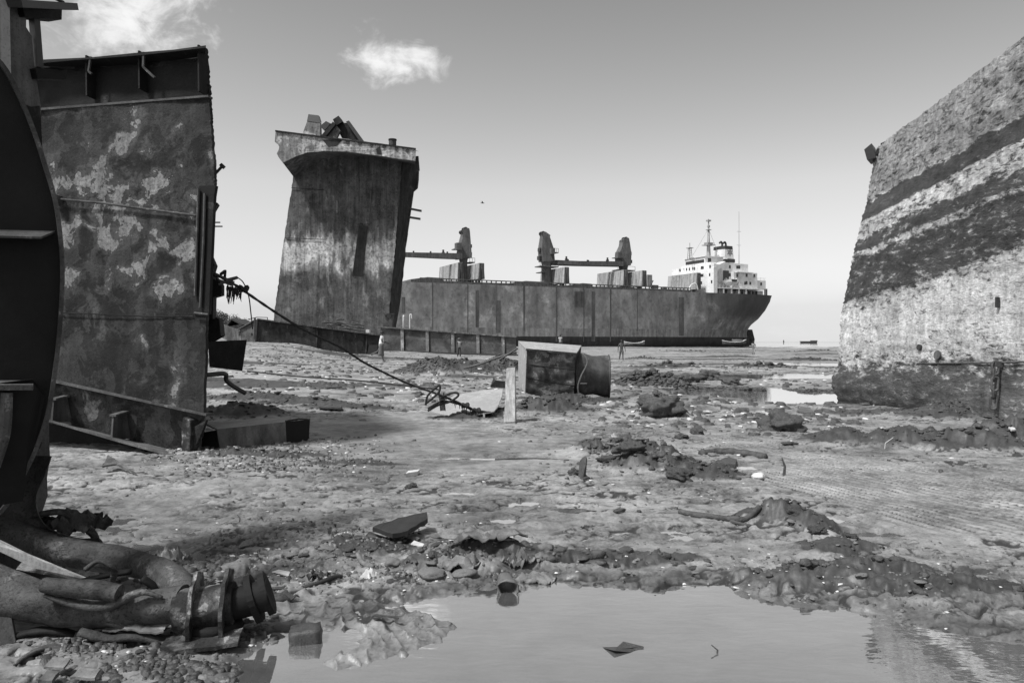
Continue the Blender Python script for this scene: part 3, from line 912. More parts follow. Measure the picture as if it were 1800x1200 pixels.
# wide dark rub patches: doubler plates
for px0, px1, y0, y1 in ((1010, 1027, 512, 540), (1040, 1046, 512, 600), (872, 880, 528, 585), (836, 842, 510, 575), (706, 712, 522, 550), (1193, 1202, 522, 590)):
    a, z1 = sz(px0, y0); e, z0 = sz(px1, y1)
    Geo().box(SP((a + e) / 2, 0.03, (z0 + z1) / 2), AX * (e - a) / 2, LA * .06, UPV * (z1 - z0) / 2).build('doubler_plate', M['ship_dark'], ship)
# slanted stains of mooring wear on the quarter, hull marks
for pts in (((1253, 563), (1236, 592)), ((1300, 553), (1288, 590)),):
    pass
# rudder post and rudder
g = Geo()
a = sz(1317, 583, 12)[0]
g.prism([SP(a - 1, 11.7, 0), SP(a + 2.0, 11.7, 0.2), SP(a + 2.4, 11.7, 2.4), SP(a + 1.2, 11.7, 6.0), SP(a - 1, 11.7, 6.0)], LA * 0.6)
g.build('rudder', M['boot'], ship)
g = Geo(); g.tube([SP(a - 3, 12, 2.8), SP(a + .4, 12, 2.8), SP(a + 1.6, 12, 2.8)], [0.9, 0.9, 0.25], 10); g.build('propeller_boss', M['boot'], ship)
# hatch coamings low on deck
for px0, px1, y in ((898, 965, 499), (722, 780, 494), (1000, 1040, 502)):
    a = sz(px0, y, 5)[0]; e = sz(px1, y, 5)[0]; z = deck_z((a + e) / 2)
    g = Geo(); g.prism([SP(a, 5, z), SP(e, 5, z), SP(e, 5, z + 1.9), SP(a + 5, 5, z + 2.0), SP(a, 5, z + 1.2)], LA * 14)
    g.build('hatch_coaming', M['crane'], ship)

# folded hatch covers standing across the deck: bow-facing faces catch the light
def hatch_pair(px, ytop, ybot, n=2, w0=4.0, w1=20.0, tilt=0.35, gap=0.75):
    s, zt = sz(px, ytop, w0); _, zbm = sz(px, ybot, w0)
    for k in range(n):
        s0 = s + k * gap * 1.25
        g = Geo()
        t = tilt * (1 if k == 0 else -1) * .5
        ring0 = [SP(s0 - t, w0, zbm), SP(s0 + gap - t, w0, zbm), SP(s0 + gap + t, w0, zt), SP(s0 + t, w0, zt)]
        ring1 = [SP(s0 - t, w1, zbm), SP(s0 + gap - t, w1, zbm), SP(s0 + gap + t, w1, zt), SP(s0 + t, w1, zt)]
        g.loft([ring0, ring1])
        hc = g.build('hatch_cover', M['hatch'], ship)
        e = Geo(); e.box(SP(s0 + gap / 2, w0 - .06, (zt + zbm) / 2), AX * gap * .42, LA * .05, UPV * (zt - zbm) * .48)
        e.build('end_beam', M['ship_dark'], hc)
        for q in range(3): Geo().box(SP(s0 + gap / 2, w0 + 3 + q * 5, zbm - 0.5), AX * .3, LA * .3, UPV * .55).build('foot', M['ship_dark'], hc)
        for q in range(1, 5):
            w = w0 + (w1 - w0) * q / 5
            Geo().bar(SP(s0 - t - .03, w, zbm + .1), SP(s0 + t - .03, w, zt - .1), 0.10, 0.06, up=AX).build('weld_rib', M['hatch'], hc)
hatch_pair(805, 461, 494); hatch_pair(842, 462, 490)
hatch_pair(992, 469, 497); hatch_pair(1096, 474, 503); hatch_pair(1129, 475, 503); hatch_pair(1225, 479, 508)

# deck cranes
def crane(poly, ped, jib, flip, plats, lamp):
    w = 12.0
    s0 = sz(ped[0], ped[2], w)[0]; s1 = sz(ped[1], ped[2], w)[0]
    zt = sz(ped[0], ped[2], w)[1]; zb_ = deck_z((s0 + s1) / 2)
    sc = (s0 + s1) / 2; r = abs(s1 - s0) / 2
    root = Geo()
    root.tube([SP(sc, w, zb_), SP(sc, w, zb_ + 1.2), SP(sc, w, zt - .8), SP(sc, w, zt + .2)], [r * 1.15, r, r, r * 1.15], 16)
    c = root.build('deck_crane', M['crane'], ship, smooth=True, auto=40)
    pts = [sz(px, py, w) for px, py in poly]
    zmax = max(z for s, z in pts); zmin = min(z for s, z in pts)
    g = Geo(); ringa = []; ringb = []
    for s, z in pts:
        hw = 1.75 - 0.85 * (z - zmin) / (zmax - zmin)
        ringa.append(SP(s, w - hw, z)); ringb.append(SP(s, w + hw, z))
    g.loft([ringa, ringb]); g.build('tower', M['crane'], c)
    # sheave head
    hs, hz = pts[0]
    g = Geo()
    for dw in (-0.7, 0.7):
        g.cyl(SP(hs + (.2 if flip else -.2), w + dw - .2, hz - .5), SP(hs + (.2 if flip else -.2), w + dw + .2, hz - .5), .75, 12)
        g.cyl(SP(hs + (1.4 if flip else -1.2), w + dw - .2, hz - 1.3), SP(hs + (1.4 if flip else -1.2), w + dw + .2, hz - 1.3), .6, 12)
    g.build('sheave', M['black'], c, smooth=True, auto=40)
    # jib: tapered box girder
    (ja, jy0, jy1), (jb, ky0, ky1) = jib
    sa, za1 = sz(ja, jy0, w); _, za0 = sz(ja, jy1, w)
    sb, zb1 = sz(jb, ky0, w); _, zb0 = sz(jb, ky1, w)
    off = 0.0 if flip else 2.0
    g = Geo()
    def ring(s, z0, z1, hw): return [SP(s, w - hw - off, z0), SP(s, w + hw - off, z0), SP(s, w + hw - off, z1), SP(s, w - hw - off, z1)]
    sm = sa + (sb - sa) * .35
    g.loft([ring(sa, za0, za1, .9), ring(sm, za0 + (zb0 - za0) * .3 - .05, za1 + (zb1 - za1) * .3, .8), ring(sb, zb0, zb1, .55)])
    j = g.build('jib', M['crane'], c)
    ls = sz(lamp[0], lamp[1], w)
    g = Geo(); g.box(SP(ls[0], w - off, ls[1] - .7), AX * .35, LA * .35, UPV * .8); g.cyl(SP(ls[0], w - off, ls[1]), SP(ls[0], w - off, ls[1] + .8), .3, 8)
    g.build('floodlight', M['black'], j)
    for fr_ in (0.25, 0.55, 0.85):
        q = sa + (sb - sa) * fr_
        zz = za1 + (zb1 - za1) * fr_
        Geo().box(SP(q, w - off, zz + .25), AX * .2, LA * .2, UPV * .25).build('cable_guide', M['black'], j)
    for (p0, p1, y, th) in plats:
        a, z = sz(p0, y, w); e, _ = sz(p1, y, w)
        g = Geo(); g.box(SP((a + e) / 2, w - .3, z), AX * abs(e - a) / 2, LA * 1.9, UPV * th)
        for q in (a, (a + e) / 2, e): g.bar(SP(q, w - 2.1, z), SP(q, w - 2.1, z + 1.3), .09, .09, up=AX)
        g.bar(SP(a, w - 2.1, z + 1.3), SP(e, w - 2.1, z + 1.3), .09, .09)
        g.build('platform', M['crane'], c)
    return c
def boxpart(par, p0, p1, y0, y1, w, hw, nm, mat):
    a, z1 = sz(p0, y0, w); e, z0 = sz(p1, y1, w)
    return Geo().box(SP((a + e) / 2, w, (z0 + z1) / 2), AX * abs(e - a) / 2, LA * hw, UPV * abs(z1 - z0) / 2).build(nm, mat, par)
cr = crane([(818, 401), (823, 402), (824, 408), (826, 454), (804, 456), (808, 428), (812, 412), (810, 406)], (808, 821, 455), ((806, 447, 457), (708, 445, 453)), False,
           [(797, 806, 438, .12), (821, 830, 462, .15)], (775, 445))
boxpart(cr, 801, 810, 427, 440, 10.2, .9, 'operator_cab', M['crane']); boxpart(cr, 825, 828, 430, 436, 12, .8, 'winch_box', M['black']); boxpart(cr, 825, 828, 444, 450, 12, .8, 'winch_box', M['black'])
cr = crane([(952, 408), (957, 408), (965, 414), (964, 417), (970, 438), (971, 460), (951, 460), (949, 438), (951.5, 416)], (953, 968, 461), ((968, 457, 466), (1086, 462, 469)), True,
           [(944, 976, 468.5, .15), (970, 976, 445, .12), (946, 952, 479, .12)], (995.5, 455))
boxpart(cr, 967, 973, 436, 447, 10.2, .9, 'operator_cab', M['crane']); boxpart(cr, 947, 950, 436, 442, 12, .8, 'winch_box', M['black']); boxpart(cr, 946, 950, 450, 457, 12, .8, 'winch_box', M['black'])
cr = crane([(1099, 418), (1103, 419), (1104, 426), (1106, 446), (1104, 467), (1086, 467), (1085, 446), (1091, 432), (1092, 422)], (1089, 1102, 467), ((1088, 461, 469), (975, 460, 466)), False,
           [(1080, 1087, 453, .12), (1080, 1110, 475, .15)], (1062, 458))
boxpart(cr, 1084, 1091, 443, 454, 10.2, .9, 'operator_cab', M['crane']); boxpart(cr, 1105, 1108, 443, 449, 12, .8, 'winch_box', M['black']); boxpart(cr, 1105, 1109, 457, 463, 12, .8, 'winch_box', M['black'])
# small deck gear: vents and a davit aft of the last hold
for p0, p1, y0, y1 in ((1136, 1144, 483, 504), (1146, 1155, 501, 507), (1164, 1170, 504, 509), (1212, 1222, 500, 509)):
    boxpart(ship, p0, p1, y0, y1, 9, .8, 'deck_locker', M['hatch'] if y0 < 490 else M['crane'])
a = sz(1141, 506, 8); e = sz(1148, 493, 8)
Geo().tube([SP(a[0], 8, a[1]), SP(e[0], 8, e[1])], .2, 8).build('davit_arm', M['black'], ship)
Geo().tube(spline([SP(sz(px, py, 3)[0], 3, sz(px, py, 3)[1]) for px, py in ((1212, 512), (1213, 504), (1218, 499), (1224, 500), (1227, 510))], 5), .22, 8).build('vent_pipe', M['white'], ship, smooth=True)

# ---- bridge house
FRONT_S = sz(1254.5, 490, 0.6)[0]
FR = Plane(SP(FRONT_S, 0, 0), -AX)
house = bpy.data.objects.new('bridge_house', None); COL.objects.link(house); house.parent = ship
house.location = SP(FRONT_S, 12, deck_z(FRONT_S)) - ship.location
def hb(nm, s0, s1, w0, w1, z0, z1, mat=M['white'], par=None):
    g = Geo(); g.box(SP((s0 + s1) / 2, (w0 + w1) / 2, (z0 + z1) / 2), AX * (s1 - s0) / 2, LA * (w1 - w0) / 2, UPV * (z1 - z0) / 2)
    return g.build(nm, mat, par or house)
def zat(px, py, w): return sz(px, py, w)[1]
zd = deck_z(FRONT_S) - 0.3
z_boat = zat(1270, 505, .6)                  # boat deck
z_nav = zat(1255, 470, .6)                   # navigating deck level at the port corner
# forward block, full width
s_f1 = sz(1261, 490, .6)[0]
fw = hb('forward_block', FRONT_S, s_f1, 0.6, 23.4, zd, z_nav)
# sloping screen from the forward block up to the wing
g = Geo()
q0 = sz(1255.5, 476, .6); q1 = sz(1275, 462, .6)
g.prism([SP(s_f1, .6, zat(1255, 476, .6)), SP(q1[0], .6, q1[1] - .25), SP(q1[0], .6, q1[1] + .55), SP(FRONT_S, .6, z_nav + .02)], LA * 3.2)
g.build('wing_screen', M['white'], house)
# middle house, set in from the side, with steps going aft
s_m0 = sz(1273, 490, 4)[0]; s_m1 = sz(1315, 490, 4)[0]
mid = hb('middle_block', s_f1 + .01, s_m1, 4.0, 20.0, z_boat, zat(1290, 463, 4))
hb('accommodation_block', sz(1290, 490, 2.5)[0], sz(1331, 490, 2.5)[0], 2.5, 21.5, z_boat + .01, zat(1312, 479, 2.5))
hb('aft_block', sz(1331, 490, 3)[0] + .01, sz(1346, 490, 3)[0], 3.0, 21.0, z_boat + .01, zat(1338, 493, 3))
hb('deck_edge', sz(1296, 480, 1.6)[0], sz(1324, 480, 1.6)[0], 1.6, 22.4, zat(1312, 479.4, 1.6), zat(1312, 478.2, 1.6))
hb('boat_deck', s_f1 + .02, sz(1340, 505, .6)[0], 0.6, 23.4, z_boat - .35, z_boat)
hb('lower_house', s_f1 + .03, sz(1342, 512, 4)[0], 4.2, 19.8, zd - .4, z_boat - .36)
for px in (1272, 1286, 1299, 1311.5):
    s = sz(px, 512, .8)[0]
    hb('pillar', s - .22, s + .22, .7, 1.1, zd - .6, z_boat - .36)
for px in (1262, 1277, 1292, 1305, 1330):
    s = sz(px, 513, 4)[0]
    hb('doorway', s - .45, s + .45, 4.12, 4.24, zd, zd + 1.9, M['glass'])
# wheelhouse with its wings
zw0 = FR.hit(1238, 468, -1.0).z; zw1 = FR.hit(1238, 451, -1.0).z
def wf(px, py): return (FR.hit(px, py, -1.0) - SA).dot(LA)
wa, wb = wf(1239.5, 460), wf(1204, 465)
wh = hb('wheelhouse', FRONT_S + 1.0, FRONT_S + 9, wa, wb, z_nav + .01, zw1)
hb('bridge_wing', FRONT_S + .2, FRONT_S + 3.4, wb + .01, 23.4, z_nav + .02, z_nav + 1.25)
hb('bridge_wing', FRONT_S + .2, FRONT_S + 3.4, .7, wa - .01, z_nav + .02, z_nav + 1.25)
hb('roof_edge', FRONT_S + .6, FRONT_S + 9.4, wa - .5, wb + .5, zw1 + .003, zw1 + .22, M['white'])
hb('chart_house', FRONT_S + 9.01, sz(1268, 460, 8)[0], 7, 17, z_nav, zw1 - .7)
for k in range(11):
    w = wa + .9 + (wb - wa - 1.8) * k / 10
    hb('window', FRONT_S + .93, FRONT_S + 1.02, w - .42, w + .42, zw1 - 2.0, zw1 - .9, M['glass'], wh)
s_ = FRONT_S
hb('side_door', s_ + 2.2, s_ + 3.6, wa - .06, wa + .01, zw1 - 2.6, zw1 - .5, M['glass'], wh)
for px, py in ((1195, 475), (1207, 473.5), (1212, 473), (1218, 472), (1221, 472), (1233, 470.5), (1235.5, 470.3), (1248, 468.5), (1233, 484), (1235.5, 483.7), (1247.5, 482.5), (1251, 495), (1233, 497)):
    p = FR.hit(px, py); w = (p - SA).dot(LA)
    hb('porthole', FRONT_S - .06, FRONT_S + .02, w - .32, w + .32, p.z - .5, p.z + .5, M['glass'])
for px, py, w in ((1283, 469, 4), (1296, 469.5, 4), (1299.5, 469.5, 4), (1283, 483, 4), (1296, 484, 2.5), (1312.5, 484, 2.5), (1326, 484.5, 2.5), (1296, 497, 2.5), (1312.5, 497, 2.5), (1319, 498, 2.5), (1338, 499, 3), (1310, 498, 2.5)):
    s, z = sz(px, py, w - .05)
    hb('porthole', s - .4, s + .4, w - .06, w + .02, z - .55, z + .55, M['glass'])
s, z = sz(1276, 482, 4); hb('doorway', s - 1.3, s + 1.3, 3.93, 4.02, z - 2.2, z + 1.3, M['glass'])
s, z = sz(1273, 459, 5); hb('louvre', s - 1.3, s + 1.3, 3.9, 4.02, z - .6, z + .6, M['black'])
# railings aft
g = Geo()
for (p0, p1, y, w) in ((1300, 1330, 505, .8), (1331, 1346, 493, 3.2), (1258, 1290, 505, .8)):
    a, z = sz(p0, y, w); e, _ = sz(p1, y, w)
    for h in (.5, 1.0): g.bar(SP(a, w, z + h), SP(e, w, z + h), .07, .07)
    q = a
    while q <= e: g.bar(SP(q, w, z), SP(q, w, z + 1.0), .07, .07, up=AX); q += 1.6
g.build('railing', M['white'], house)
# lifeboat in its davits
s, z = sz(1284, 496, 2)
g = Geo(); rings = []
for k in range(9):
    t = k / 8; r = math.sin(math.pi * (0.06 + 0.88 * t)) ** .6
    rings.append([SP(s - 3.4 + 6.8 * t, 2.0 + 1.15 * r * math.cos(b_), z + 1.1 * r * math.sin(b_)) for b_ in [2 * math.pi * j / 12 for j in range(12)]])
g.loft(rings); lb = g.build('lifeboat', M['white'], house, smooth=True)
hb('lifeboat_cover', s - .3, s + 1.8, .72, 1.3, z + .2, z + .95, M['black'], lb)
for q in (-2.2, 2.2):
    Geo().tube(spline([SP(s + q, 3.2, z_boat), SP(s + q, 2.9, z_boat + 2.2), SP(s + q, 2.0, z_boat + 3.2), SP(s + q, 1.2, z_boat + 3.0)], 4), .14, 8).build('davit', M['white'], house, smooth=True)
# mooring gear on the poop
for px in (1318, 1325, 1346):
    s = sz(px, 516, 2)[0]
    hb('mooring_bollard', s - .4, s + .4, 1.6, 2.4, deck_z(s), deck_z(s) + (1.2 if px < 1340 else 2.2), M['ship_dark'], ship)
# funnel with dark top and its mark
FW0, FW1 = 9.0, 15.0
fs0, fz0 = sz(1270.5, 464, FW0); fs1, _ = sz(1294, 464, FW0)
_, fz1 = sz(1270.5, 437.5, FW0); _, fz2 = sz(1270.5, 431.5, FW0)
def frow(z):
    t = (z - fz0) / (fz2 - fz0)
    return (fs0 + .35 * t, fs1 - 1.0 * t)
def fring(z, e=0.0):
    a, b_ = frow(z); a -= e; b_ += e; W0, W1 = FW0 - e, FW1 + e; c = .8
    return [SP(a + c, W0, z), SP(b_ - c, W0, z), SP(b_, W0 + c, z), SP(b_, W1 - c, z), SP(b_ - c, W1, z), SP(a + c, W1, z), SP(a, W1 - c, z), SP(a, W0 + c, z)]
g = Geo(); g.loft([fring(zw1 - 1.5), fring(fz1)]); fun = g.build('funnel', M['white'], house)
g = Geo(); g.loft([fring(fz1 + .003, .02), fring(fz2, .02)]); g.build('funnel_top', M['black'], fun)
g = Geo()
sm = sum(frow(fz2)) / 2
for q in (-1.3, 0.4): g.tube(spline([SP(sm + q, 11, fz2 - .2), SP(sm + q, 11, fz2 + 1.0), SP(sm + q - .5, 11, fz2 + 1.6), SP(sm + q - 1.2, 11, fz2 + 1.1)], 4), .35, 10)
g.build('exhaust_pipe', M['black'], fun, smooth=True)
# emblem: petals round a centre
ec = sz(1283.3, 443.5, FW0 - .05); g = Geo()
for k in range(6):
    an = math.pi / 6 + k * math.pi / 3
    for (r0, rr) in ((0.62, .26), (1.12, .19)):
        cx, cz = ec[0] + math.cos(an) * r0, ec[1] + math.sin(an) * r0
        g.prism([SP(cx + rr * math.cos(b_), FW0 - .06, cz + rr * math.sin(b_)) for b_ in [2 * math.pi * j / 8 for j in range(8)]], LA * .05)
g.prism([SP(ec[0] + .2 * math.cos(b_), FW0 - .06, ec[1] + .2 * math.sin(b_)) for b_ in [2 * math.pi * j / 8 for j in range(8)]], LA * .05)
g.build('funnel_emblem', M['black'], fun)
s0, z0 = sz(1279, 461, FW0 - .1); s1, z1 = sz(1292, 455.5, FW0 - .1)
hb('funnel_grille', s0, s1, FW0 - .12, FW0 + .02, z0, z1, M['black'], fun)
# masts
def mast(px, ytop, ybot, w, r, yards, nm):
    s, zt = sz(px, ytop, w); _, zb2 = sz(px, ybot, w)
    g = Geo(); g.tube([SP(s, w, zb2 - 1), SP(s, w, zb2 + (zt - zb2) * .5), SP(s, w, zt)], [r * 1.6, r * .8, r * .3], 8)
    m = g.build(nm, M['hatch'] if r > .2 else M['white'], house)
    for (y, hw, th) in yards:
        _, z = sz(px, y, w)
        g = Geo(); g.box(SP(s, w, z), AX * hw, LA * hw * .8, UPV * th); g.build('crosstree', M['hatch'], m)
    return s
s = mast(1245.5, 385, 452, 12, .55, ((431, 1.9, .12), (428, 1.2, .3), (404, .8, .1), (388, .7, .25), (398, .4, .3)), 'main_mast')
for dx in (-7, 5): Geo().tube([SP(s, 12, zat(1245, 402, 12)), SP(s + dx, 12, zat(1245, 450, 12))], .05, 5).build('mast_stay', M['hatch'], house)
s, z = sz(1250, 428, 12)
Geo().box(SP(s, 12, z + .1), AX * 1.5, LA * .15, UPV * .12).build('radar_bar', M['white'], house)
s, zt = sz(1212.5, 427, 12); zb2 = zat(1213, 453, 12)
g = Geo()
for ds in (-.6, .6):
    for dw in (-.6, .6): g.bar(SP(s + ds, 12 + dw, zb2 - .5), SP(s + ds * .6, 12 + dw * .6, zt - 2), .14, .14, up=AX)
for k in range(5):
    z = zb2 + (zt - 2 - zb2) * k / 4
    for dw in (-.5, .5): g.bar(SP(s - .5, 12 + dw, z), SP(s + .5, 12 + dw, z), .1, .1)
g.box(SP(s, 12, zt - 1.8), AX * .9, LA * .9, UPV * .12); g.bar(SP(s, 12, zt - 1.8), SP(s, 12, zt), .15, .15, up=AX)
g.build('lattice_mast', M['hatch'], house)
s, zt = sz(1299, 372, 12); zb2 = zat(1299, 460, 12)
g = Geo(); g.tube([SP(s, 12, zb2 - 2), SP(s, 12, zt)], [.16, .05], 6)
for y in (407, 431): g.bar(SP(s - 1, 12, zat(1299, y, 12)), SP(s + 1, 12, zat(1299, y, 12)), .08, .08)
g.build('whip_antenna', M['hatch'], house)
# stain streak plates on the quarter: slanting fairlead chute
g = Geo(); g.prism([SP(sz(px, py)[0], -.05 + q, sz(px, py)[1]) for px, py, q in ((1321, 527, .6), (1325, 526, .8), (1311, 553, 2.2), (1307, 555, 2.0))], LA * .3)
g.build('chute', M['boot_pale'], ship)
# ------------------------------------------------------------------ standing hull section in the middle distance
D_S = 82.0
slab = thing('standing_hull_section', P(590, 590, D_S + 2), 'tall leaning slab of ship side standing alone, with pale bulwark on top', 'hull section')
SL = Plane.pts(P(480, 580, D_S), P(700, 575, D_S + 1.5), P(515, 312, D_S + 1.0))
def sdisp(u, v, p): return 0.10 * fb((p.x, p.z, 3), 0.22, 3) + 0.03 * fb((p.x, p.z, 9), 0.9, 2)
sheet('shell_plate', [SL.hit(477, 600), SL.hit(481, 560), SL.hit(497, 440), SL.hit(515, 312), SL.hit(522, 270)],
      [SL.hit(680, 600), SL.hit(683, 560), SL.hit(694, 440), SL.hit(704, 320), SL.hit(707, 270)], 60, 90, 0.5, M['slab'], slab, sdisp, edge=0.05, seed=3)
# darker return plate on the right
rr = Plane.pts(P(683, 560, D_S + 1.35), P(692, 560, D_S + 4.5), P(706, 300, D_S + 2.2))
g = Geo(); g.prism(jag([SL.hit(680.5, 600), SL.hit(683.5, 560), SL.hit(694.5, 440), SL.hit(707, 285), P(735, 283, D_S + 4.2), P(733, 330, D_S + 4.3), P(726, 336, D_S + 4.3), P(716, 400, D_S + 4.4), P(703, 520, D_S + 4.5), P(694, 576, D_S + 4.5), P(690, 600, D_S + 4.5)], 0.8, 0.07, 5), Vector((0.05, 0.45, 0)))
g.build('return_plate', M['slab_dark'], slab)
# back mass of the section
g = Geo(); g.loft([[SL.hit(482, 598, -.55), SL.hit(676, 598, -.55), P(688, 598, D_S + 4.6), P(500, 598, D_S + 6)],
                   [SL.hit(520, 275, -.55), SL.hit(703, 275, -.55), P(731, 280, D_S + 4.4), P(530, 275, D_S + 6)]])
g.build('inner_bulkhead', M['slab_dark'], slab)
for k, pts in enumerate((((631, 396), (647, 397), (637, 486), (619, 484)), ((633, 318), (655, 318), (648, 394), (631, 393)))):
    Geo().prism([SL.hit(px, py, .12) for px, py in pts], -SL.n * .16).build('doubler_plate', M['slab_dark'] if k == 0 else M['slab'], slab)
for y0, y1 in ((330, 334), (418, 421)):
    Geo().bar(SL.hit(512 - (y0 - 330) * .12, y0, .11), SL.hit(570, y1, .11), .06, .05).build('weld_seam', M['slab_dark'], slab)
# flared bulwark on top
FP = Plane.pts(P(485, 232, D_S - 3.2), P(731, 262, D_S - 1.8), P(497, 285, D_S - 3.3))
top = [(484.5, 231), (520, 234.5), (556, 239), (600, 243.5), (637, 248), (690, 255.5), (731, 262.5)]
bot = [(730, 283), (690, 277.5), (650, 271.5), (610, 267), (567, 266), (540, 268), (520, 275), (497, 286)]
left = [(490, 277), (486.5, 270), (490, 263), (491, 258), (488, 253), (483, 249)]
poly = jag([FP.hit(*p) for p in top + bot + left], 0.7, 0.035, 8)
bw = Geo().prism(poly, -FP.n * .25).build('bulwark', M['fascia'], slab)
for px, py in ((610.5, 250.5), (632.5, 252.7), (653.5, 255.3), (675, 258), (696.5, 261), (716, 265)):
    c = FP.hit(px, py, .02); g = Geo()
    g.cyl(c, c + FP.n * .06, .19, 12); g.build('scupper', M['black'], bw)
for pts in (((567, 246), (603, 245), (592, 256), (577, 258)), ((661, 262), (668, 257), (671, 271), (663, 271))):
    Geo().prism([FP.hit(px, py, .03) for px, py in pts], -FP.n * .04).build('rust_doubler', M['slab_dark'], bw)
Geo().bar(FP.hit(484.5, 231, -.1), FP.hit(731, 262.5, -.1), .5, .14).build('cap_rail', M['slab_dark'], bw)
up_ = [SL.hit(516, 311, .02), SL.hit(540, 296, .02), SL.hit(567, 281, .02), SL.hit(600, 273, .02), SL.hit(650, 276, .02), SL.hit(729, 288, .02)]
dn_ = [FP.hit(497, 286, -.05), FP.hit(519, 276, -.05), FP.hit(541, 268.5, -.05), FP.hit(600, 266.5, -.05), FP.hit(650, 272, -.05), FP.hit(730, 283.5, -.05)]
vs = []; fs = []
for a, b in zip(up_, dn_): vs += [a, b, a + Vector((0, .4, .3)), b + Vector((0, .2, .3))]
for i in range(len(up_) - 1):
    k = 4 * i
    fs += [(k, k + 4, k + 5, k + 1), (k + 2, k + 3, k + 7, k + 6), (k, k + 2, k + 6, k + 4), (k + 1, k + 5, k + 7, k + 3)]
mk('flare_plate', vs, fs, M['slab'], slab)
g = Geo(); n_ = len(top)
g.add([FP.hit(px, py + 2, -.26) for px, py in top] + [P(px + 6, py + 4, D_S + 5) for px, py in top], [(i, i + 1, i + 1 + n_, i + n_) for i in range(n_ - 1)])
g.build('deck_plate', M['slab_dark'], slab, fix=False)
# ladder wires and stub beams down the right edge
for a, b in (((724, 336), (711, 425)), ((726, 336), (714, 425))):
    Geo().tube([P(*a, D_S + 4.2), P(*b, D_S + 4.2)], .05, 6).build('ladder_rail', M['black'], slab)
for y0, y1, x0, x1 in ((366, 371, 716, 741), (381, 385, 714, 739)):
    Geo().bar(P(x0, y0, D_S + 4), P(x1, y1, D_S + 4), .3, .22).build('stub_beam', M['black'], slab)
Geo().bar(P(733, 275, D_S + 3), P(735, 300, D_S + 3), .35, .3, up=(0, 1, 0)).build('lug', M['black'], slab)
# scrap lying on top: separate pieces
def scrap_prism(name, pts, d, depth, mat, label, cat, group=None):
    poly = [P(px, py, d) for px, py in pts]
    b = min(poly, key=lambda v: v.z)
    o = Geo().prism(poly, Vector((0, depth, 0.05))).build(name, mat, None, base=b)
    return tag(o, label, cat, group)
vt = thing('ventilator_trunk', P(548, 240, D_S + .5), 'pale tapered ventilator trunk with dark rim on top of the leaning slab', 'trunk')
g = Geo(); g.loft([[P(530, 240, D_S), P(563, 243, D_S), P(566, 243, D_S + 2.5), P(535, 240, D_S + 2.5)], [P(540, 213, D_S + .3), P(563, 216, D_S + .3), P(565, 217, D_S + 2), P(543, 213, D_S + 2)]]); g.build('body', M['fascia'], vt)
g = Geo(); g.loft([[P(539.5, 213, D_S + .25), P(563.5, 216, D_S + .25), P(565.5, 216, D_S + 2.05), P(542.5, 213, D_S + 2.05)], [P(542, 201, D_S + .4), P(560, 203, D_S + .4), P(562.5, 206, D_S + 1.9), P(544, 201, D_S + 1.9)]]); g.build('rim', M['black'], vt)
scrap_prism('scrap_box', [(562, 222), (573, 213), (581, 217), (570, 230)], D_S + .2, 1.6, M['black'], 'small black box tipped beside the pale trunk on the slab top', 'scrap')
scrap_prism('scrap_plate', [(572, 241), (590, 219), (598, 230), (590, 246)], D_S + .6, .5, M['fascia'], 'pale bent plate in the middle of the scrap on the slab top', 'scrap')
scrap_prism('scrap_girder', [(564, 239), (585, 214), (590, 218), (570, 243)], D_S, 1.0, M['slab_dark'], 'dark girder slanting up to the right on the slab top', 'scrap')
scrap_prism('scrap_crate', [(585, 210), (595, 203.5), (602, 214), (590, 221)], D_S + .8, 1.6, M['slab_dark'], 'open square box highest in the scrap on the slab top', 'scrap')
scrap_prism('scrap_sheet', [(588, 217), (611, 216), (633, 247), (601, 243)], D_S + 1.4, .3, M['slab_dark'], 'broad dark panel leaning right on the slab top', 'scrap')
scrap_prism('scrap_beam', [(608, 214), (613, 212), (639, 248), (631, 247)], D_S + .9, .6, M['black'], 'black beam sloping down right along the leaning panel', 'scrap')
vd = thing('deck_drum', P(690, 257, D_S + 1), 'short round drum standing on the bulwark right of the scrap', 'drum')
g = Geo(); g.cyl(P(690, 259, D_S + 1), P(690, 247, D_S + 1), .42, 16); g.build('body', M['slab'], vd, smooth=True, auto=40)
g = Geo(); g.cyl(P(690, 247.2, D_S + 1), P(690, 245, D_S + 1), .47, 16); g.build('lid', M['slab_dark'], vd, smooth=True, auto=40)

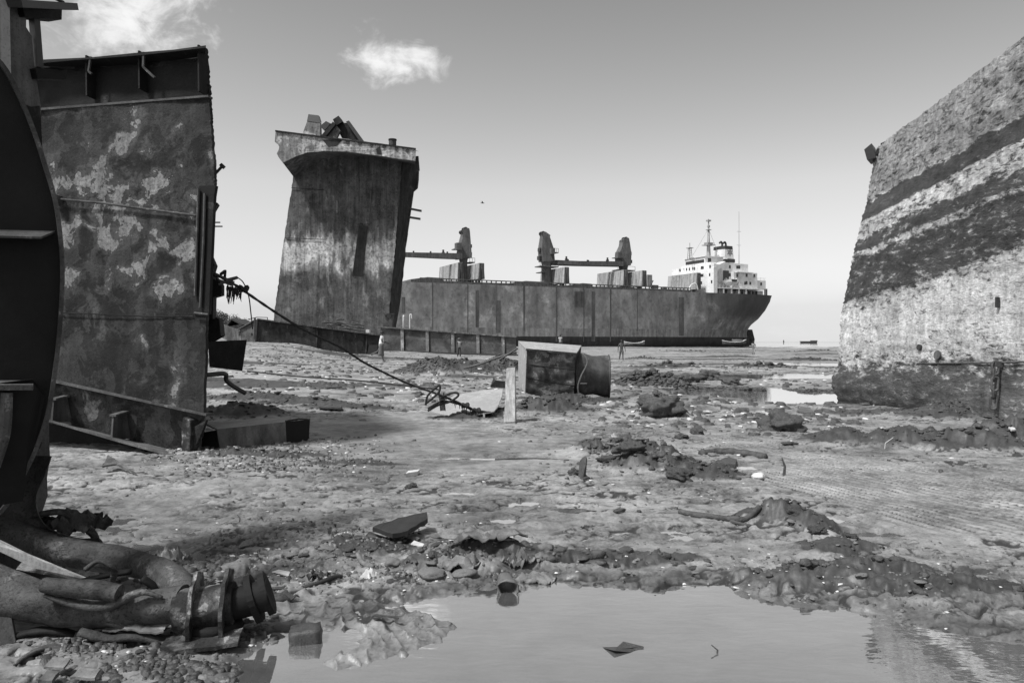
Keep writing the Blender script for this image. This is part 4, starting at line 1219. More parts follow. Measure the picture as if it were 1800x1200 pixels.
# ------------------------------------------------------------------ low hull strips in front of it
wl = thing('low_plate_wall', P(560, 610, 64), 'long dark plate wall with round holes lying below the leaning slab', 'hull plate')
WL = Plane.pts(P(450, 598, 62), P(665, 625, 66), P(453, 561, 62.3))
def hole_plate(name, outline, holes, plane, th, mat, par):
    """plate with real round holes: cut the holes with a bridge-free ngon triangulation"""
    bm = bmesh.new()
    org = worigin(par)
    ed = []
    def loop(pts):
        vv = [bm.verts.new(p - org) for p in pts]
        for i in range(len(vv)): ed.append(bm.edges.new((vv[i], vv[(i + 1) % len(vv)])))
    loop(outline)
    for c, r in holes:
        e1 = (plane.hit(700, 600) - plane.hit(600, 600)).normalized(); e2 = plane.n.cross(e1)
        loop([c + e1 * r * math.cos(a) + e2 * r * math.sin(a) for a in [2 * math.pi * j / 18 for j in range(18)]])
    res = bmesh.ops.triangle_fill(bm, edges=ed, use_beauty=True)
    fcs = [f for f in res['geom'] if isinstance(f, bmesh.types.BMFace)]
    ex = bmesh.ops.extrude_face_region(bm, geom=fcs)
    mv = [v for v in ex['geom'] if isinstance(v, bmesh.types.BMVert)]
    bmesh.ops.translate(bm, verts=mv, vec=-plane.n * th)
    bmesh.ops.recalc_face_normals(bm, faces=bm.faces)
    me = bpy.data.meshes.new(name); bm.to_mesh(me); bm.free()
    o = bpy.data.objects.new(name, me); o.parent = par; COL.objects.link(o); me.materials.append(mat)
    return o
tops = [(453, 561), (505, 567.5), (560, 575), (615, 582), (668, 590)]
bots = [(664, 628), (610, 620), (555, 612), (500, 606), (448, 600)]
hole_plate('web_plate', [WL.hit(*p) for p in tops + bots], [(WL.hit(505.5, 587), .19), (WL.hit(549, 593.5), .30), (WL.hit(591, 598), .19), (WL.hit(633, 604), .30)], WL, .12, M['wall_l'], wl)
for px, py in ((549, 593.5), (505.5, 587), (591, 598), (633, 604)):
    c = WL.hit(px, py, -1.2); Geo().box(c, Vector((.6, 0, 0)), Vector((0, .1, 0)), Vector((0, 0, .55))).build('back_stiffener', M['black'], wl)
Geo().bar(WL.hit(452, 560.5, .1), WL.hit(669, 589.5, .1), .5, .10).build('top_flange', M['pale_plate'], wl)
for px, y0, y1 in ((558, 576, 613), (645, 588, 626), (452, 562, 598)):
    Geo().bar(WL.hit(px, y0, .08), WL.hit(px - 2, y1, .08), .12, .16, up=(0, 1, 0)).build('stiffener', M['wall_l'], wl)
for px in (470, 492, 513, 535, 577, 600):
    y = 600 + (px - 450) * .128
    c = WL.hit(px, y, .12)
    Geo().box(c, Vector((.12, .03, 0)), Vector((0, .12, 0)), Vector((0, 0, .13))).build('foot_lug', M['black'], wl)
for px in (475, 505, 530, 584, 604, 625): 
    y = 565 + (px - 453) * .135
    Geo().bar(WL.hit(px, y, .05), WL.hit(px, y + 5, .05), .08, .08, up=(0, 1, 0)).build('hanger', M['black'], wl)
Geo().prism([WL.hit(px, py, .2) for px, py in ((649, 606), (664, 606), (661, 624), (645, 624))], -WL.n * .1).build('dark_hatch', M['black'], wl)
# the paneled strip continuing to the right
wr = thing('ribbed_plate_wall', P(800, 620, 74), 'long low plate wall with pale vertical ribs behind the walking man', 'hull plate')
WR = Plane.pts(P(672, 617, 75.5), P(912, 625, 72), P(672, 576, 75.5))
sheet('shell_plate', [WR.hit(668, 622), WR.hit(668, 575)], [WR.hit(908, 630), WR.hit(906, 592.5)], 40, 10, .15, M['wall_r'], wr, lambda u, v, p: .04 * fb((p.x, p.z, 1), .5, 3), edge=.02, seed=4)
Geo().bar(WR.hit(668, 574.5, .1), WR.hit(908, 592, .1), .5, .12).build('top_flange', M['pale_plate'], wr)
Geo().bar(WR.hit(668, 617.5, .3), WR.hit(912, 625.5, .3), .7, .25).build('bottom_flange', M['black'], wr)
for px in (707, 751, 796, 840, 884):
    t = (px - 668) / 240
    Geo().bar(WR.hit(px, 576.5 + 16.5 * t, .12), WR.hit(px + .5, 617 + 7 * t, .12), .30, .22, up=(0, 1, 0)).build('rib', M['boat_pale'], wr)
# things behind the walls
hut = thing('gear_locker', P(683, 578, 76.5), 'small upright locker at the foot of the leaning slab', 'locker')
Geo().prism([P(px, py, 77) for px, py in ((676, 553), (690, 553), (689, 590), (675, 590))], Vector((0, 1, 0))).build('body', M['slab'], hut)
Geo().prism([P(px, py, 76.95) for px, py in ((680, 552.5), (688, 553), (687.5, 558), (680, 558))], Vector((0, .04, 0))).build('opening', M['glass'], hut)
Geo().prism([P(px, py, 76.8) for px, py in ((674, 550), (692, 551), (692, 553), (674, 552))], Vector((0, 1.3, .05))).build('roof', M['wall_l'], hut)
for px, y0, y1, lab in ((709.5, 554, 600, 'pale upright post left of its pair behind the ribbed wall'), (722.5, 553, 600, 'pale upright post with bent top behind the ribbed wall')):
    pts = [P(px, y1, 80), P(px, y0 + 2, 80), P(px + .6, y0, 80)] if px < 715 else spline([P(px - 2, y1, 80), P(px - 2, y0 + 4, 80), P(px - .5, y0, 80), P(px + 1, y0 + 1, 80), P(px + 1.2, y0 + 8, 80)], 4)
    g = Geo(); g.tube(pts, .11 if px < 715 else .07, 8)
    tag(g.build('pipe_post', M['plastic'], None, base=P(px, y1, 80), smooth=True), lab, 'post')
rnd = random.Random(21)
poles = [((566, 566), (600, 571)), ((575, 570), (640, 577)), ((592, 562), (604, 561.5)), ((588, 566), (612, 572)), ((600, 574), (632, 570)), ((618, 567), (640, 573)), ((596, 577), (640, 582)), ((570, 564), (585, 577)), ((606, 575), (660, 588))]
for k, (a, b) in enumerate(poles):
    dd = 68 + rnd.uniform(-.4, 1.0)
    nm = ['topmost short', 'long', 'pale'][k % 3]
    o = Geo().tube(spline([P(*a, dd), P((a[0] + b[0]) / 2, (a[1] + b[1]) / 2 - 1, dd + .3), P(*b, dd + .6)], 3), rnd.uniform(.05, .10), 6).build('bent_pipe', M['pale_plate' if k % 3 else 'edge'], None, base=P(*a, dd), smooth=True)
    tag(o, 'bent scrap pipe in the tangle heaped on the plate wall', 'pipe', 'pipes tangled on the plate wall')
tag(Geo().prism([P(px, py, 67) for px, py in ((643, 579), (649, 579), (649, 585), (643, 584.5))], Vector((0, .4, 0))).build('bucket', M['plastic'], None, base=P(646, 584, 67)), 'small pale bucket on top of the plate wall near its right end', 'bucket')
# distant yard on the far left: hull offcut, hut, trees
oc = thing('curved_offcut', P(420, 592, 74), 'low curved hull offcut left of the plate wall with holes', 'hull plate')
OC = Plane.pts(P(385, 592, 78), P(448, 597, 70), P(448, 565, 70))
hole_plate('web_plate', [OC.hit(*p) for p in ((378, 575), (392, 570), (402, 574), (415, 578), (430, 576), (450, 562), (448, 602), (378, 596))], [(OC.hit(422, 588), .12), (OC.hit(443, 588), .2)], OC, .15, M['wall_r'], oc)
Geo().bar(OC.hit(420, 579, .1), OC.hit(450, 562, .1), .3, .08).build('top_flange', M['pale_plate'], oc)
for px, y0, y1 in ((448, 558, 596), (421, 582, 590)): Geo().bar(OC.hit(px, y0, .2), OC.hit(px, y1, .2), .14, .14, up=(0, 1, 0)).build('stiffener', M['black'], oc)
Geo().tube([OC.hit(436, 561, .2), OC.hit(452, 557.5, .2), OC.hit(470, 558, .2), OC.hit(470.5, 562, .2)], .04, 6).build('hand_rail', M['black'], oc)
sh = thing('yard_shed', P(415, 590, 110), 'small dark shed with pitched roof far left beyond the offcut', 'shed')
g = Geo(); g.prism([P(px, py, 110) for px, py in ((396, 574), (424, 570), (424, 590), (396, 590))], Vector((0, 5, 0))); g.build('wall', M['pale_plate'], sh)
g = Geo(); g.prism([P(px, py, 109.5) for px, py in ((393, 575), (407, 559), (427, 570), (424, 571.5), (407, 562), (397, 575))], Vector((0, 6, 0))); g.build('roof', M['black'], sh)
def tree(px, py, d, h, w, label, seed):
    r = random.Random(seed)
    b = P(px, py, d); t = thing('tree', b, label, 'tree', 'trees beyond the yard')
    g = Geo(); g.tube([b, b + Vector((.1, 0, h * .35)), b + Vector((0, .1, h * .75))], [h * .045, h * .03, h * .012], 8)
    for k in range(5):
        a = r.uniform(0, 6.3); s = b + Vector((0, 0, h * r.uniform(.3, .6)))
        g.tube([s, s + Vector((math.cos(a) * w * .4, math.sin(a) * w * .4, h * .25))], [h * .015, h * .005], 5)
    g.build('trunk', M['bark'], t)
    vs = []; fs = []
    clumps = [(Vector((r.gauss(0, w * .28), r.gauss(0, w * .28), h * r.uniform(.45, .95))), r.uniform(.16, .3) * w) for _ in range(14)]
    for _ in range(1500):
        c, rr_ = r.choice(clumps)
        o = Vector((r.gauss(0, 1), r.gauss(0, 1), r.gauss(0, .8))).normalized() * rr_ * r.uniform(.5, 1)
        p = b + c + o; q = h * .035 * r.uniform(.6, 1.4)
        u = Vector((r.uniform(-1, 1), r.uniform(-1, 1), r.uniform(-1, 1))).normalized(); v = u.cross(Vector((r.uniform(-1, 1), r.uniform(-1, 1), 1))).normalized()
        k = len(vs); vs += [p - u * q, p + v * q * .5, p + u * q, p - v * q * .5]; fs.append((k, k + 1, k + 2, k + 3))
    mk('crown', vs, fs, M['leaf'], t, fix=False)
tree(395, 592, 150, 4.2, 4.5, 'dark round tree far left, nearest the rusty panel edge', 4)
tree(412, 590, 165, 4.4, 5.0, 'spreading tree far left behind the shed roof', 5)
tree(383, 594, 140, 5.2, 4.2, 'tree half hidden behind the torn panel edge far left', 6)

# ------------------------------------------------------------------ big encrusted hull on the right
DF, DN = 20.0, 13.6
rows = [  # v, far px, far py, near py (at the picture's right edge)
    (0.00, 1479, 712, 738), (0.05, 1470, 700, 722), (0.10, 1461, 680, 698), (0.14, 1460, 660, 668), (0.18, 1472, 641, 636), (0.30, 1474, 595, 548), (0.42, 1478, 545, 445),
    (0.62, 1495, 455, 330), (0.68, 1503, 420, 288), (0.74, 1512, 388, 242), (0.80, 1521, 358, 205), (0.90, 1528, 314, 138), (1.00, 1536, 263, 66)]
rh = thing('encrusted_hull', P(1600, 720, 17), 'huge barnacle-crusted ship hull on the right with pale and dark bands', 'ship hull')
def rrow(k, d):
    v, fx, fy, ny = rows[k]
    a = P(fx, fy, DF); b = P(1800, ny, DN)
    # straight in the place from far end to near end, carried on past the frame
    t = (d - DF) / (DN - DF)
    return a.lerp(b, t)
NU, vs, fs, vv = 150, [], [], []
vgrid = np.linspace(0, 1, 170)
rv = [r[0] for r in rows]
def rowpt(v, d):
    for k in range(len(rows) - 1):
        if rv[k] <= v <= rv[k + 1] + 1e-9:
            t = (v - rv[k]) / (rv[k + 1] - rv[k])
            # smooth across the rows
            p0 = rrow(max(k - 1, 0), d); p1 = rrow(k, d); p2 = rrow(k + 1, d); p3 = rrow(min(k + 2, len(rows) - 1), d)
            return p1.lerp(p2, t)
    return rrow(len(rows) - 1, d)
ds = [DF + (6.5 - DF) * (i / NU) for i in range(NU + 1)]
nV = len(vgrid)
for i, d in enumerate(ds):
    for j, v in enumerate(vgrid):
        p = rowpt(v, d)
        near_end = max(0.0, 1 - i / 5.0)
        n_ = Vector((-0.97, -0.1, 0.2))
        p = p + n_ * (0.05 * fb(p, .5, 3) + 0.022 * fb(p, 3.5, 3) - 0.03 * near_end ** 2)
        if i == 0: p = p + Vector((random.uniform(-.02, .02), random.uniform(-.02, .02), 0))
        if j == nV - 1: p = p + Vector((0, 0, random.uniform(-.025, .025)))
        vs.append(p); vv.append(v)
for i in range(NU):
    for j in range(nV - 1):
        a = i * nV + j
        fs.append((a, a + nV, a + nV + 1, a + 1))
# return side at the far end, top deck and under side
K = len(vs)
for j, v in enumerate(vgrid): vs.append(rowpt(v, DF) + Vector((5.0, 1.2, 0))); vv.append(v)
for j in range(nV - 1): fs.append((j, j + 1, K + j + 1, K + j))
K2 = len(vs)
for i, d in enumerate(ds): vs.append(rowpt(1.0, d) + Vector((5.0, 0.6, -.05))); vv.append(1.0)
for i in range(NU): fs.append((i * nV + nV - 1, (i + 1) * nV + nV - 1, K2 + i + 1, K2 + i))
K3 = len(vs)
for i, d in enumerate(ds): vs.append(rowpt(0.0, d) + Vector((2.0, 0.3, -.5))); vv.append(0.0)
for i in range(NU): fs.append((i * nV, K3 + i, K3 + i + 1, (i + 1) * nV))
hull_r = mk('shell_plating', vs, fs, None, rh, smooth=True, fix=True, auto=55)
at = hull_r.data.attributes.new('strake', 'FLOAT', 'POINT'); at.data.foreach_set('value', vv)
m, B, b = base_mat('barnacled_hull_paint')
co = B.n('ShaderNodeTexCoord').outputs['Object']
vA = B.n('ShaderNodeAttribute', attribute_name='strake').outputs['Fac']
co2 = B.scale(co, (1.0, 0.36, 1.0))
w1 = B.noise(co2, 0.75, 5, 0.6, 0.3); w2 = B.noise(co2, 5.0, 6, 0.68, 0.3); w3 = B.noise(co2, 12.0, 7, 0.74, 0.5)
wv = B.math('ADD', vA, B.math('ADD', B.math('MULTIPLY', B.math('SUBTRACT', w1, .5), .13), B.math('MULTIPLY', B.math('SUBTRACT', w2, .5), .06)))
wn = B.math('ADD', vA, B.math('MULTIPLY', B.math('SUBTRACT', w2, .5), .04))
# how much pale crust each strake carries, from the keel up
cr_ = B.n('ShaderNodeValToRGB'); cr_.color_ramp.interpolation = 'LINEAR'
els = [(0.0, .34), (.115, .30), (.15, .36), (.185, .52), (.23, .72), (.36, .80), (.425, .60), (.455, .34), (.60, .30), (.615, .56), (.628, .56), (.64, .24), (.675, .34), (.685, .60), (.735, .62), (.742, .20), (.795, .18), (.803, .62), (.90, .62), (.955, .66), (1.0, .70)]
e0 = cr_.color_ramp.elements
while len(e0) < len(els): e0.new(0.5)
for e, (p_, c_) in zip(e0, els): e.position = p_; e.color = (c_, c_, c_, 1)
B.put(cr_.inputs[0], B.math('ADD', B.math('MULTIPLY', wv, .45), B.math('MULTIPLY', wn, .55)))
crust = B.math('ADD', B.math('MULTIPLY', cr_.outputs[0], 1.0), B.math('ADD', B.math('MULTIPLY', B.math('SUBTRACT', w3, .5), 1.25), B.math('MULTIPLY', B.math('SUBTRACT', w2, .5), 1.0)))
cm_ = B.ss(crust, .36, .68)
pale = B.lin(B.noise(co, 9.0, 5, .7), .3, .7, .32, .72)
steel = B.lin(B.math('ADD', B.math('MULTIPLY', w1, .4), B.math('MULTIPLY', w2, .6)), .35, .65, .035, .085)
upper = B.ss(vA, .78, .82)
pale = B.math('MULTIPLY', pale, B.mixf(upper, 1.0, .58))
low_ = B.ss(wv, .10, .20, 1.0, 0.0)
steel = B.mixf(low_, steel, B.lin(w2, .35, .65, .07, .16))
col = B.mixf(cm_, steel, pale)
vd_ = B.noise(co2, 34.0, 3, .65)
col = B.math('MULTIPLY', col, B.ss(w3, .34, .48, .42, 1.0))
col = B.math('MULTIPLY', col, B.lin(vd_, .3, .7, .78, 1.2))
col = B.math('MULTIPLY', col, B.lin(B.noise(B.scale(co, (1.0, .35, 1.4)), 1.3, 5, .65, .5), .32, .68, .62, 1.25))
run = B.noise(B.scale(co, (2.5, 2.5, .18)), 2.0, 5, .6)
col = B.math('MULTIPLY', col, B.lin(run, .35, .65, .8, 1.12))
link(B.nt, B.grey(B.math('MAXIMUM', col, .015)), b.inputs['Base Color'])
b.inputs['Roughness'].default_value = .85
b.inputs['Specular IOR Level'].default_value = .3
hh = B.math('ADD', B.math('MULTIPLY', w3, 1.0), B.math('ADD', B.math('MULTIPLY', cm_, .45), B.math('MULTIPLY', vd_, .5)))
link(B.nt, B.bump(hh, .9, .035), b.inputs['Normal'])
hull_r.data.materials.append(m)
RHP = Plane.pts(rowpt(.18, DF), rowpt(.18, DN), rowpt(.6, 17))
_cand = [rowpt(v, d) for d in np.linspace(19.5, 12.5, 141) for v in np.linspace(.05, .6, 221)]
RN = Vector((-0.97, -0.15, 0.15)).normalized()
def rh_at(px, py, off=0.0):
    b = min(_cand, key=lambda p: (900 + p.x / p.y * FOC - px) ** 2 + (600 - (p.z - EYE) / p.y * FOC - py) ** 2)
    return b + RN * off
def rh_part(nm, pts, off, th, mat):
    return Geo().prism([rh_at(px, py, off) for px, py in pts], -RN * th).build(nm, mat, rh)
rh_part('intake_slot', ((1752, 523), (1757.5, 522), (1757.5, 540), (1752, 541)), .06, .25, M['black'])
c = rh_at(1617, 611, .05); g = Geo(); g.cyl(c, c - RN * .25, .065, 14); g.build('drain_hole', M['black'], rh)
for px, py, rr_ in ((1648, 624, .10),):
    c = rh_at(px, py, .0); g = Geo(); g.cyl(c, c + RN * .035, rr_, 18); g.build('boss_ring', M['pale_plate'], rh)
# knuckle bar along the turn of the bilge
Geo().tube([rrow(4, d) + Vector((-.03, 0, 0)) for d in (16.6, 14, 11, 8)], .016, 8).build('knuckle_bar', M['pale_plate'], rh)
# torn bracket sticking out at the far top corner
bp = Plane(P(1535, 265, 19.7), (-.3, -1, 0))
g = Geo(); g.prism([bp.hit(*p) for p in ((1519, 263), (1532, 252), (1540, 277), (1524, 281))], Vector((.35, .5, 0))); g.build('torn_bracket', M['black'], rh)
g = Geo(); g.prism([bp.hit(*p) for p in ((1538, 274), (1541, 262), (1548, 260), (1548, 252), (1561, 246), (1562, 258), (1552, 266))], Vector((.5, .3, 0))); g.build('torn_bracket', M['panel_dark'], rh)
# mooring chain hanging from the hull
ch = thing('hanging_chain', rh_at(1757, 715, .2), 'short rusty chain of large links hanging down the encrusted hull', 'chain')
def link_geo(c, axis, side, L, Wd, r):
    pts = []
    for k in range(20):
        a = 2 * math.pi * k / 20
        x = math.cos(a) * Wd; y = math.sin(a) * Wd + (L if math.sin(a) >= 0 else -L)
        pts.append(c + side * x + axis * y)
    g = Geo(); n = 8; rings = []
    nn = axis.cross(side).normalized()
    for i, p in enumerate(pts):
        t = (pts[(i + 1) % 20] - pts[i - 1]).normalized(); u = t.cross(nn).normalized()
        rings.append([p + (u * math.cos(b_) + nn * math.sin(b_)) * r for b_ in [2 * math.pi * j / n for j in range(n)]])
    rings.append(rings[0]); g.loft(rings, cap=False)
    return g
cpts = [(1760, 648), (1755, 660), (1758, 676), (1757, 690), (1757, 708)]
for k, (px, py) in enumerate(cpts):
    c = rh_at(px, py, .12)
    side = Vector((1, -.3, 0)).normalized() if k % 2 == 0 else Vector((.45, .9, 0)).normalized()
    ax = Vector((.05 * (-1) ** k, 0, 1)).normalized()
    link_geo(c, ax, side, .075, .055 if k % 2 == 0 else .05, .024).build('chain_link', M['chain'], ch, smooth=True)
c = rh_at(1761, 640, .05)
Geo().box(c, Vector((.09, 0, 0)), Vector((0, .05, 0)), Vector((0, 0, .05))).build('chain_lug', M['chain'], ch)

# ------------------------------------------------------------------ large peeling panel on the left
lp = thing('peeling_hull_panel', P(330, 800, 10.5), 'tall peeling hull panel with ribs at the left, in shade', 'hull panel')
LP = Plane.pts(P(335, 800, 10.4), P(362, 80, 10.6), P(75, 120, 11.3))
def ldisp(u, v, p): return 0.045 * fb((p.x, p.z, 2), .55, 3) + 0.014 * fb((p.x, p.z, 5), 2.4, 3)
# main plate between the two knuckles
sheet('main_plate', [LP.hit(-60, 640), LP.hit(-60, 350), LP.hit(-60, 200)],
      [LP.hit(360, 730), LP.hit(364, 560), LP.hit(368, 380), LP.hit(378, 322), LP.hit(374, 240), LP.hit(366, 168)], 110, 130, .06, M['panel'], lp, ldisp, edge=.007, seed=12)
# recessed top band under the lip
sheet('upper_plate', [LP.hit(-60, 203, -.22), LP.hit(-60, 130, -.24)], [LP.hit(366, 171, -.22), LP.hit(362, 84, -.24)], 60, 20, .06, M['panel_dark'], lp, ldisp, edge=.02, seed=13)
g = Geo(); g.prism([LP.hit(-60, 200, .03), LP.hit(366, 167, .03), LP.hit(366, 170.5, .03), LP.hit(-60, 204, .03)], -LP.n * .10); g.build('knuckle_bar', M['edge'], lp)
g = Geo(); g.prism(jag([LP.hit(-60, 128, .05), LP.hit(75, 105, .05), LP.hit(160, 101, .05), LP.hit(250, 92, .05), LP.hit(362, 80, .05), LP.hit(362, 84, .05), LP.hit(250, 97, .05), LP.hit(75, 111, .05), LP.hit(-60, 134, .05)], .5, .012, 3), Vector((-.15, .32, 0))); g.build('top_lip', M['panel_dark'], lp)
for pts in (((160, 100), (156, 126), (161, 130)), ((253, 92), (252, 118), (257, 123), (272, 137))):
    o = Geo()
    for a, b_ in zip(pts, pts[1:]): o.bar(LP.hit(*a, .03), LP.hit(*b_, .02), .03, .03, up=LP.n)
    o.build('bracket', M['edge'], lp)
for px, y0, y1 in ((160, 102, 172), (252, 94, 160), (356, 84, 165)):
    Geo().bar(LP.hit(px, y0, -.14), LP.hit(px + 1, y1, -.14), .20, .025, up=LP.n.cross(Vector((0, 0, 1)))).build('web_stiffener', M['panel_dark'], lp)
# horizontal seam with a rolled bar
pts = [LP.hit(px, py, .05) for px, py in ((92, 346), (104, 350), (180, 357), (260, 368), (345, 379))]
Geo().tube(pts, .018, 8).build('seam_bar', M['edge'], lp)
Geo().box(LP.hit(101, 353, .05), Vector((.05, -.03, 0)), Vector((.02, .05, 0)), Vector((0, 0, .07))).build('seam_lug', M['edge'], lp)
pts = [LP.hit(px, py, .03) for px, py in ((100, 549), (170, 552), (260, 556), (340, 556))]
Geo().tube(pts, .008, 6).build('weld_seam', M['panel_dark'], lp)
# lower band: inclined web with bottom flange and knees
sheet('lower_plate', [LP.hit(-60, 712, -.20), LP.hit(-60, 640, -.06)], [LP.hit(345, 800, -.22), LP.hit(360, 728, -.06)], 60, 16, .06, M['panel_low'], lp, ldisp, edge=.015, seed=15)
g = Geo(); g.prism([LP.hit(-60, 633, .05), LP.hit(362, 727, .05), LP.hit(362, 731, .05), LP.hit(-60, 638, .05)], -LP.n * .18); g.build('knuckle_bar', M['edge'], lp)
fl0 = [LP.hit(px, py, -.20) for px, py in ((-60, 712), (90, 738), (210, 768), (330, 797))]
fl1 = [LP.hit(px, py, .34) for px, py in ((-60, 706), (90, 738), (210, 773), (320, 803))]
g = Geo(); g.loft([[a, b_, b_ - Vector((0, 0, .035)), a - Vector((0, 0, .035))] for a, b_ in zip(fl0, fl1)]); g.build('bottom_flange', M['pale_plate'], lp)
for px, y0, y1 in ((108, 700, 742), (212, 728, 772)):
    a0 = LP.hit(px, y1, .0); up = LP.hit(px + 2, y0, .0) - a0
    n_ = LP.n
    side = n_.cross(Vector((0, 0, 1))).normalized()
    g = Geo(); g.prism([a0 - n_ * .2, a0 + n_ * .16, a0 + n_ * .15 + up * .95, a0 - n_ * .15 + up * 1.15], side * .03)
    g.box(a0 + n_ * .0 + up * 1.06, n_ * .17 + up * -.08, side * .055, Vector((0, 0, .014)))
    g.build('knee', M['pale_plate'], lp)
# the rest of the block behind the plate, shaped to darken the gap below
bk_ = [LP.hit(-60, 700, -.30), LP.hit(338, 780, -.30), LP.hit(352, 560, -.30), LP.hit(356, 100, -.30), LP.hit(-60, 140, -.30)]
bk_[0].z = -.05; bk_[1].z = -.05  # carried down to the ground so the space under the flange goes dark
Geo().prism(bk_, Vector((-1.25, 2.6, 0))).build('inner_block', M['panel_dark'], lp)
# torn end at the bottom right
g = Geo(); g.prism(jag([LP.hit(*p, .10) for p in ((322, 733), (334, 738), (336, 760), (334, 798), (322, 800), (320, 770))], .1, .02, 7), -LP.n * .25); g.build('torn_end', M['valve'], lp)
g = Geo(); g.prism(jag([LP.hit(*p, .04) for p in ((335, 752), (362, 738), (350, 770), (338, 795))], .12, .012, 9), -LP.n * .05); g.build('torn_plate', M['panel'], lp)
# door-like frame strip on the right margin
g = Geo()
o_ = jag([LP.hit(*p, .05) for p in ((350, 327), (379, 326), (376, 345), (370, 480), (367, 552), (339, 550), (343, 470), (349, 350))], .3, .012, 11)
g.prism(o_, -LP.n * .06); g.build('frame_plate', M['panel_dark'], lp)
for pts in (((349, 332), (347, 400), (343, 520)), ((360, 340), (358, 420), (352, 540)), ((342, 550), (366, 553))):
    Geo().tube([LP.hit(*p, .08) for p in pts], .02, 6).build('frame_bar', M['edge'], lp)
# broken bits along the right edge, deeper in
def bit(nm, pts, d, th, mat, par=lp): return Geo().prism(jag([P(px, py, d) for px, py in pts], .2, .01, int(pts[0][0])), Vector((-.05, th, 0))).build(nm, mat, par)
bit('edge_fragment', ((368, 350), (383, 357), (374, 372), (372, 430), (366, 430)), 11.0, .2, M['panel_dark'])
bit('edge_fragment', ((366, 440), (377, 465), (373, 478), (389, 500), (389, 518), (375, 522), (374, 560), (366, 560)), 11.0, .25, M['panel_dark'])
bit('edge_fragment', ((364, 552), (385, 560), (388, 590), (370, 600), (364, 600)), 11.2, .3, M['panel_dark'])
for a, b_, r in (((378, 306), (391, 292), .022), ((372, 391), (387, 391), .010), ((372, 398), (391, 398), .010)):
    g = Geo(); g.tube([P(*a, 11), P(*b_, 11)], r, 8)
    if r > .02:
        g.cyl(P(389, 294, 11), P(393, 290, 11), .042, 10)
    g.build('bolt_stub', M['black'], lp)
# box-shaped bracket and bent pipe low on the edge
bk = Geo(); bk.loft([[P(366, 600, 11.2), P(434, 597, 11.6), P(426, 652, 11.6), P(368, 645, 11.2)], [P(366, 603, 12.2), P(430, 599, 12.4), P(423, 648, 12.4), P(368, 642, 12.2)]])
bk.build('box_bracket', M['panel_dark'], lp)
Geo().tube(spline([P(362, 659, 10.9), P(395, 657, 11.2), P(398, 668, 11.3), (P(412, 680, 11.4)), P(432, 691, 11.5)], 6), .035, 8).build('bent_pipe', M['black'], lp, smooth=True)
# torn ladder frame where the rope is made fast
g = Geo()
for a, b_ in (((372, 478), (412, 497)), ((374, 488), (410, 502)), ((396, 492), (417, 487)), ((388, 482), (396, 476)), ((396, 476), (395, 488)), ((376, 480), (382, 500)), ((384, 500), (418, 488))):
    g.bar(P(*a, 11.0), P(*b_, 11.1), .035, .035)
g.build('torn_ladder', M['black'], lp)
# ------------------------------------------------------------------ foreground wreck at the left edge
fw_ = thing('curved_hull_frame', P(40, 1000, 5.2), 'dark round-edged ship frame with flat stiffeners cut off by the left edge', 'hull frame')
WP = Plane.pts(P(100, 430, 4.3), P(0, 430, 4.15), P(95, 700, 4.3))
arc = [(-360, 30), (-200, 40), (-100, 62), (-40, 90), (0, 118), (30, 172), (55, 232), (76, 296), (92, 350), (100, 400), (105, 460), (104.5, 520), (100, 585), (92, 655), (80, 725), (60, 785), (34, 838), (0, 893), (-60, 930), (-160, 950), (-360, 960)]
arc3 = spline([WP.hit(*p) for p in arc], 4)
Geo().prism(arc3, -WP.n * .03).build('web_plate', M['web'], fw_)
# flange round the edge
rings = []
for i, p in enumerate(arc3):
    a = arc3[max(i - 1, 0)]; b_ = arc3[min(i + 1, len(arc3) - 1)]
    t = (b_ - a).normalized(); out = t.cross(WP.n).normalized()
    if out.dot(p - WP.hit(-300, 500)) < 0: out = -out
    rings.append([p + out * .0 + WP.n * .05, p + out * .022 + WP.n * .05, p + out * .022 - WP.n * .12, p + out * .0 - WP.n * .12])
Geo().loft(rings).build('edge_flange', M['edge'], fw_, smooth=True, auto=50)
for (a, b_, w) in (((-80, 402), (97, 406), .16),):
    g = Geo(); g.prism([WP.hit(*a, .0), WP.hit(*b_, .0), WP.hit(72, 416, .16), WP.hit(-80, 412, .18)], Vector((0, 0, -.012))); g.build('stiffener', M['edge'], fw_)
g = Geo(); g.prism([WP.hit(-80, 668, .02), WP.hit(60, 668, .02), WP.hit(58, 676, .2), WP.hit(-80, 676, .22)], Vector((0, 0, -.03))); g.build('stiffener', M['edge'], fw_)
g = Geo(); g.prism([WP.hit(58, 666, .16), WP.hit(80, 693, .03), WP.hit(40, 880, .05), WP.hit(-60, 900, .14), WP.hit(-60, 680, .18)], -WP.n * .02); g.build('gusset', M['web'], fw_)
Geo().tube(spline([WP.hit(12, 690, .17), WP.hit(8, 760, .17), WP.hit(-10, 820, .17)], 5), .03, 8).build('weld_bead', M['edge'], fw_)
